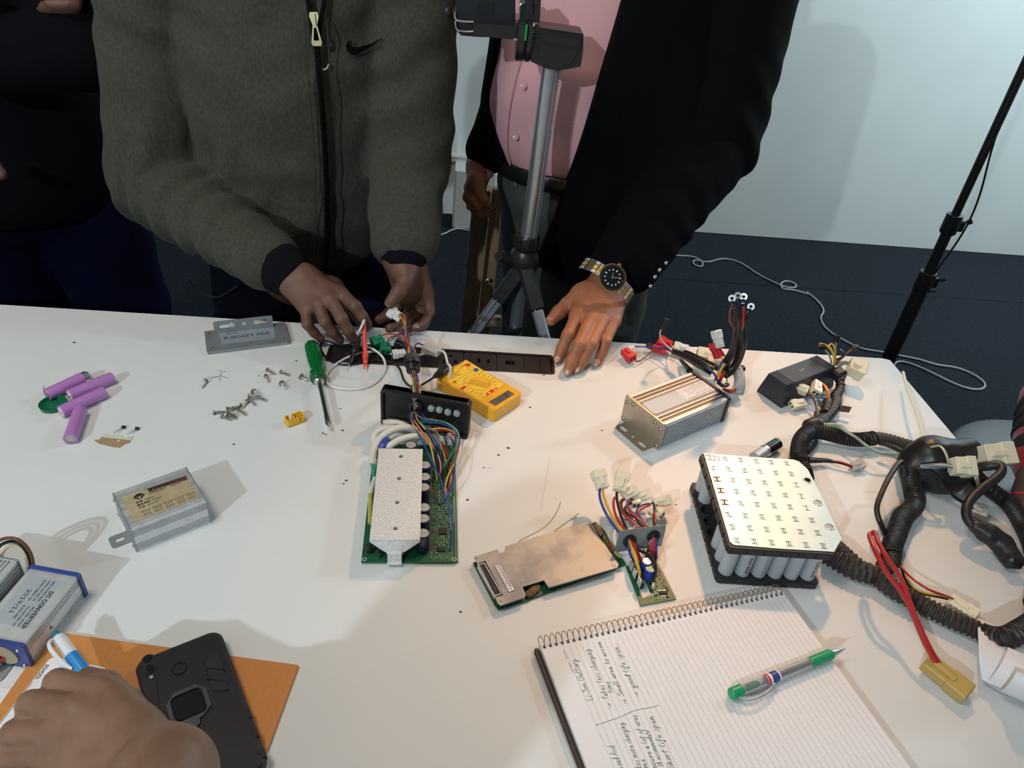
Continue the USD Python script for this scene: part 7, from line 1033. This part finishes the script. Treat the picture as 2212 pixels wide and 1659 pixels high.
# ---------------------------------------------------------------- things behind the table
mat('tripod_alu', (.50, .51, .55), .32, .85); mat('rack_grey', (.22, .23, .24), .4, .6); mat('tripod_black', (.018, .017, .018), .35); mat('wood', (.36, .23, .13), .55, col2=(.22, .135, .07), vs=9, detail=6, stretch=(9, 9, .7), bump=.2, bs=60); mat('cable_grey', (.30, .31, .31), .5); mat('cable_white', (.62, .62, .60), .5); mat('stand_black', (.006, .006, .007), .35); mat('rod_steel', (.66, .66, .66), .25, 1.0); mat('green_vial', (.01, .30, .06), .3); mat('lamp_shell', (.02, .02, .02), .5); mat('lamp_inner', (.7, .7, .7), .4)
# tripod
TY = 1.37
tp0, tp1, tp2 = PY(1190, 140, TY), PY(1140, 512, TY), PY(1104, 735, TY)
tx = (tp1[0] + tp0[0]) / 2; ap0 = V(tx, TY, 0)
TT = Thing('tripod', 'silver camera tripod with black head and cranked centre column standing behind the table', 'tripod', loc=(tx, TY, 0))
zt0, zt1 = tp0[2], tp1[2]; ax_ = nz(tp0 - tp1)
bt = tp1 - ax_ * .42
TT.add('centre_column', rod(bt, tp0 + ax_ * .02, .0148, 26), 'tripod_alu', world=True)
side = nz(np.cross(ax_, V(0, 1, 0))); side = side if side[0] > 0 else -side; fw = np.cross(side, ax_); fw = fw if fw[1] < 0 else -fw; rpos = nz(side * .75 + fw * .65) * .0145
TT.add('gear_rack', cat([rod(tp1 + rpos, tp0 + rpos, .0036, 8)] + [ap(rbox(.0085, .0026, .0018, .0002), frm(tp1 + rpos * 1.2 + ax_ * z, side, ax_)) for z in np.arange(0, np.linalg.norm(tp0 - tp1), .0040)]), 'rack_grey', world=True, smooth=False)
CM = zal(tp1, tp0)
TT.add('lock_collar', ap(cat([lathe([(.0155, 0), (.022, 0), (.023, .004), (.023, .022), (.021, .026), (.0155, .026), (.0155, 0)], 30)] + [mv(bx(.021, .026, -.004, .004, .002, .024, .0012), rz=k * math.pi / 4) for k in range(8)]), CM @ trimesh.transformations.translation_matrix((0, 0, -.022))), 'tripod_black', world=True)
TT.add('shoulder', ap(cat([lathe([(.0155, -.075), (.026, -.075), (.032, -.055), (.030, -.036), (.024, -.026), (.0155, -.024), (.0155, -.075)], 30)]), CM), 'tripod_black', world=True)
TT.add('crank_handle', cat([rod(tp1 + V(-.028, -.01, -.05), tp1 + V(-.052, -.018, -.035), .012, 18), rod(tp1 + V(-.05, -.018, -.038), tp1 + V(-.056, -.026, -.034), .0095, 18)]), 'tripod_black', world=True)
for (x0, y0), (x1, y1), dY, wd in (((1096, 560), (1012, 735), -.04, .020), ((1155, 575), (1178, 735), -.06, .020), ((1130, 560), (1118, 700), .09, .020)):
    a = tp1 - ax_ * .055 + V(0, dY * .25, 0); e = PY(x1, y1, TY + dY * 1.3); d_ = nz(e - a); n_ = (a[2]) / -d_[2]; foot = a + d_ * (n_ - .012); mid = a + d_ * .085
    M = frm(a, d_, nz(np.cross(d_, V(0, -1, .0)) * 0 + V(0, -1, .3))); TT.add('leg_joint', ap(rbox(.10, .032, .028, .006, (.045, 0, -.014)), M), 'tripod_black', world=True)
    lgp = TT.add('leg', ap(rbox(n_ - .10, .0235, .019, .004, (.085 + (n_ - .10) / 2, 0, -.0095)), M), 'tripod_alu', world=True); TT.add('leg_ridge', ap(rbox(n_ - .12, .0035, .004, .001, (.085 + (n_ - .12) / 2, -.004, .0082)), M), 'tripod_alu', world=True, parent=lgp); TT.add('foot', trimesh.creation.icosphere(2, .015).apply_translation(a + d_ * (n_ - .012)), 'tripod_black', world=True, smooth=True)
TT.add('brace_ring', ap(lathe([(.0150, 0), (.020, 0), (.020, .014), (.0150, .014), (.0150, 0)], 26), zal(PY(1107, 712, TY), tp1)), 'tripod_black', world=True)
for s in (-1, 1): TT.add('brace_strut', rod(PY(1107, 712, TY) + V(s * .014, 0, .004), PY(1090 if s < 0 else 1150, 640, TY), .006, 8), 'tripod_black', world=True)
TT.add('leg_print', ap(mv(ink('SIMPEX', .010, d=.0003, bold=True, width=.036), -.02, -.005, .0105), frm(PY(1021, 690, TY - .055), nz(PY(1032, 668, TY - .05) - PY(1012, 712, TY - .055)), (0, -1, .35))), 'ink_black', smooth=False, world=True)
# pan head: side block, round joint, bracket
hd0 = lambda x, y, Y=TY: PY(960 + .1809 * x, .1809 * y, Y)
def face(pts, y0, y1, Y=TY):
    q = [hd0(*p, Y) for p in pts]; m = prism(sg.Polygon([(a[0], a[2]) for a in q]).buffer(-.001).buffer(.001), y0, y1); m.apply_transform(np.array([[1., 0, 0, 0], [0, 0, 1, Y], [0, 1, 0, 0], [0, 0, 0, 1]])); m.fix_normals(); return m
hb_ = TT.add('head_block', face([(1130, 290), (1160, 290), (1640, 362), (1635, 560), (1605, 745), (1350, 795), (1190, 765), (1020, 685), (1040, 470)], -.030, .030), 'tripod_black', world=True, smooth=False)
TT.add('block_panel', face([(1160, 310), (1600, 375), (1585, 540), (1500, 690), (1330, 760), (1190, 720), (1120, 620), (1150, 400)], -.0335, -.029), 'tripod_black', world=True, smooth=False, parent=hb_)
for pts in (((1225, 325), (1345, 345), (1345, 385), (1225, 365)), ((1365, 348), (1590, 380), (1585, 412), (1365, 385)), ((1160, 450), (1330, 470), (1330, 508), (1155, 485)), ((1350, 475), (1575, 510), (1570, 550), (1350, 512))): TT.add('panel_slot', face(pts, -.0345, -.0325), 'black_dark', world=True, smooth=False, parent=hb_)
dc0, dc1 = hd0(960, 440), hd0(1060, 450); dd = nz(dc1 - dc0); TT.add('pan_disc', cat([ap(lathe([(0, -.014), (.036, -.014), (.0385, -.011), (.0385, -.002), (.035, .001), (.0385, .003), (.0385, .010), (.036, .013), (0, .013)], 40), zal(dc0, dc1)), face([(860, 600), (900, 655), (990, 715), (1010, 640), (940, 560)], -.02, .02)]), 'tripod_black', world=True)
TT.add('level_vial', face([(960, 240), (985, 232), (965, 425), (940, 430)], -.0405, -.036), 'green_vial', world=True, smooth=False)
TT.add('tilt_bracket', cat([face([(905, 40), (960, 10), (960, -60), (1145, -60), (1130, 240), (900, 230)], -.022, .026), face([(965, -20), (1045, -20), (1035, 125), (965, 110)], -.030, -.02)]), 'tripod_black', world=True, smooth=False)
TT.add('release_lever', tube([hd0(885, 230, TY - .03), hd0(895, 120, TY - .032), hd0(915, 45, TY - .032), hd0(960, 25, TY - .03)], .0014, 8), 'rod_steel', world=True)
TT.add('knob_teeth', cat([face([(1060 + 14 * (k % 2), 270 + 32 * k), (1110, 275 + 32 * k), (1110, 290 + 32 * k), (1060, 288 + 32 * k)], -.032, -.01) for k in range(9)]), 'tripod_black', world=True, smooth=False)
# the phone clamped sideways in a holder
PH = Thing('mobile_phone', 'black mobile phone clamped sideways in the tripod holder, back towards the camera', 'phone', loc=tuple(hd0(480, 200, TY - .0)))
bp2 = PH.add('case', face([(125, -190), (150, -190), (845, -190), (848, 250), (830, 445), (400, 432), (200, 415), (165, 375), (145, 210)], -.006, .005), 'phone_black', world=True, smooth=False); PH.add('camera_window', face([(395, 20), (590, 20), (590, 165), (395, 165)], -.0075, -.0055), 'phone_gloss', world=True, smooth=False)
HO = Thing('phone_holder', 'black spring phone clamp with bent steel rods and a ball stub on the tripod', 'phone holder', loc=tuple(hd0(700, 320, TY - .012)))
HO.add('cross_bar', face([(345, 250), (850, 290), (850, 450), (345, 400)], -.018, -.0085), 'tripod_black', world=True, smooth=False); HO.add('bar_groove', face([(345, 300), (850, 340), (850, 352), (345, 312)], -.0190, -.0175), 'black_dark', world=True, smooth=False)
HO.add('rod', tube([hd0(350, 258, TY - .014), hd0(150, 240, TY - .014), hd0(125, 205, TY - .013), hd0(130, 130, TY - .010), hd0(135, 80, TY - .004)], .0019, 10), 'rod_steel', world=True); HO.add('rod', tube([hd0(350, 374, TY - .014), hd0(165, 358, TY - .014), hd0(138, 325, TY - .014), hd0(133, 250, TY - .012)], .0019, 10), 'rod_steel', world=True)
HO.add('jaw', face([(105, 70), (135, 65), (140, 205), (110, 210)], -.012, .008), 'tripod_black', world=True, smooth=False); bq, bq2 = hd0(38, 135, TY - .004), hd0(110, 140, TY - .004); HO.add('ball_stub', cat([trimesh.creation.icosphere(3, .0088).apply_translation(bq), rod(bq, bq2, .0042, 14)]), 'tripod_black', world=True, smooth=40)
HO.add('clamp_arm', face([(820, 250), (860, 250), (880, 470), (820, 460)], -.016, .01), 'tripod_black', world=True, smooth=False); HO.add('clamp_screw', rod(hd0(825, 468, TY - .02), hd0(862, 472, TY - .02), .0024, 10), 'rod_steel', world=True)

# wooden folding frame
W1 = 1.86
WD = Thing('wooden_easel', 'narrow wooden folding frame with two uprights standing behind the tripod', 'wooden frame', loc=tuple(PY(1020, 720, W1) * V(1, 1, 0)))
wq = lambda x, y, Y=W1: PY(960 + .217 * x, 380 + .217 * y, Y)
for pts, Y in (([(320, 200), (430, 200), (340, 1250), (160, 1640)], W1), ([(440, 200), (550, 180), (430, 1300), (330, 1640)], W1 + .03)):
    top_, bot = (wq(*pts[0], Y) + wq(*pts[1], Y)) / 2, (wq(*pts[2], Y) + wq(*pts[3], Y)) / 2
    d_ = nz(bot - top_); n_ = (top_[2] + .02) / -d_[2]; M = frm(top_ - d_ * .02, d_, (0, -1, .1)); WD.add('upright', ap(rbox(n_, .048, .022, .003, (n_ / 2, 0, -.011)), M), 'wood', world=True)
a, b = wq(230, 1440), wq(560, 1445, W1 + .02); WD.add('cross_rail', ap(rbox(np.linalg.norm(b - a), .034, .02, .002, (np.linalg.norm(b - a) / 2, 0, -.01)), frm(a, b - a, (0, -1, .1))), 'wood', world=True); a, b = wq(240, 300), wq(600, 310, W1 + .02); WD.add('cross_rail', ap(rbox(np.linalg.norm(b - a), .03, .018, .002, (np.linalg.norm(b - a) / 2, 0, -.03)), frm(a, b - a, (0, -1, .1))), 'wood', world=True)
WD.add('hinge_pin', rod(wq(432, 440, W1 - .012), wq(415, 560, W1 - .012), .0022, 8), 'rod_steel', world=True); WD.add('hinge_pin', trimesh.creation.icosphere(1, .006).apply_translation(wq(420, 1040, W1 - .012)), 'rod_steel', world=True)

# black light stand with its lamp, out of frame above
s0, s1 = PF(1922, 770, .3), V(*PF(1922, 770, .3)[:2], 0)
LS = Thing('light_stand', 'tall black telescopic light stand behind the right end of the table', 'light stand', loc=(s1[0], s1[1], 0))
zz_ = lambda x, y: PY(x, y, s1[1])[2]
z1_, z2_, z3_ = zz_(2000, 590), zz_(2044, 465), 2.1
LS.add('lower_tube', cyl(.0205, z1_ - .12, 28, (0, 0, .12)), 'stand_black'); LS.add('middle_tube', cyl(.0145, z2_ - z1_ + .1, 26, (0, 0, z1_ - .1)), 'stand_black'); LS.add('upper_tube', cyl(.0112, 2.02 - z2_ + .05, 24, (0, 0, z2_ - .05)), 'stand_black')
for z, r in ((z1_, .0235), (z2_, .0215)): LS.add('clamp_collar', cat([lathe([(.011, -.05), (r - .002, -.05), (r, -.046), (r, .0), (r - .001, .004), (r - .004, .005), (.011, .005), (.011, -.05)], 30, (0, 0, z)), bx(r - .004, r + .016, -.008, .008, z - .042, z - .012, .003)]), 'stand_black'); LS.add('clamp_knob', rod((r + .012, -.012, z - .012), (r + .022, -.014, z - .006), .007, 14), 'stand_black')
LS.add('clamp_pin', rod((.02, -.004, z1_ - .055), (.040, -.008, z1_ - .05), .0032, 10), 'stand_black')
LS.add('base_plate', lathe([(0, 0), (.13, 0), (.13, .012), (.05, .022), (.022, .03), (.022, .14), (0, .14)], 36), 'stand_black')
cw = [s1 + V(.012, -.013, z) for z in (1.75, z2_ + .16, z2_ + .08, z2_ - .03, z1_ + .02, z1_ - .12)]; cw[2] = cw[2] + V(.012, -.008, 0); cw[3] = cw[3] + V(.016, -.010, 0)
LS.add('cable', tube(cw, .0025, 8, .01), 'stand_black', world=True)

LH = Thing('lamp_head', 'warm spotlight head clamped on the light stand above the picture', 'lamp', loc=tuple(SPOTP))
lm_ = zal(SPOTP, V(.37, .88, .75)); LH.add('reflector', ap(lathe([(.0, -.085), (.055, -.085), (.075, -.02), (.080, .05), (.077, .05), (.072, -.02), (.052, -.08), (0, -.08)], 36), lm_), 'lamp_shell', world=True)
LH.add('yoke', tube([SPOTP + lm_[:3, :3] @ V(0, 0, -.085), (SPOTP + s1 + V(0, 0, 2.0)) / 2 + V(0, 0, .03), s1 + V(0, 0, 2.04)], .009, 10), 'stand_black', world=True)

# cables on the carpet
def floor_cable(pts, r, m, label, lift=0.0): single('floor_cable', tube([PF(*p, r + .0008) if len(p) == 2 else PF(*p) for p in pts], r, 8, .012), m, label, 'cable')
fz = .0045
fz2 = lambda x, y, z=None: (x, y)
ZC = lambda x, y: (1680 + .2405 * x, 500 + .2405 * y); ZD = lambda x, y: (1200 + .4578 * x, .4578 * y)
floor_cable([ZD(*p) for p in ((440, 1190), (520, 1202), (600, 1207), (660, 1215), (695, 1245), (680, 1257), (652, 1245), (660, 1228), (710, 1236), (780, 1222), (860, 1235), (950, 1290), (1050, 1340), (1110, 1358), (1136, 1348), (1105, 1328), (1066, 1336), (1075, 1362), (1130, 1370), (1190, 1385))] + [ZC(*p) for p in ((260, 545), (320, 590), (380, 650), (412, 715), (388, 765), (400, 820), (440, 875), (520, 935), (620, 990), (720, 1040), (820, 1065), (910, 1078), (1030, 1102), (1150, 1125), (1300, 1158), (1440, 1198), (1560, 1215), (1680, 1248), (1800, 1310), (1860, 1370), (1840, 1410), (1770, 1418), (1650, 1390), (1500, 1325), (1350, 1252), (1200, 1190), (1100, 1168), (1045, 1195), (1000, 1290))], .0042, 'cable_grey', 'long grey cable snaking over the blue carpet right of the black blazer')
floor_cable([(285, 484), (300, 478), (318, 468), (332, 463), (348, 465), (365, 474), (395, 492)], .0032, 'cable_white', 'white cable showing on the carpet between the two left persons'); floor_cable([(905, 505), (940, 509), (965, 502), (985, 494), (1010, 497), (1040, 500)], .0032, 'cable_white', 'white cable on the carpet between olive jacket and wooden frame')

# grey chair at the right end
c = PF(2155, 955, .46)
ch = Thing('chair', 'grey moulded plastic chair at the right end of the table, mostly hidden', 'chair', loc=(c[0] + .08, c[1] - .12, 0))
ch.add('seat', puff(blob([('e', (0, 0, .445), (.235, .225, .028), 0)], .008, .02), .002, (8, 8, 8)), 'grey_plastic', smooth=True)
ch.add('backrest', blob([('e', (.26, -.02, .68), (.035, .2, .17), 0)], .009, .02), 'grey_plastic', smooth=True); ch.add('back_strut', tube([(.17, 0, .44), (.25, 0, .47), (.27, 0, .58)], .018, 10), 'grey_plastic')
for k in range(4): sx, sy = (1, 1, -1, -1)[k], (1, -1, 1, -1)[k]; ch.add('leg', rod((sx * .13, sy * .13, .43), (sx * .2, sy * .2, 0), .012, 12), 'steel_leg')
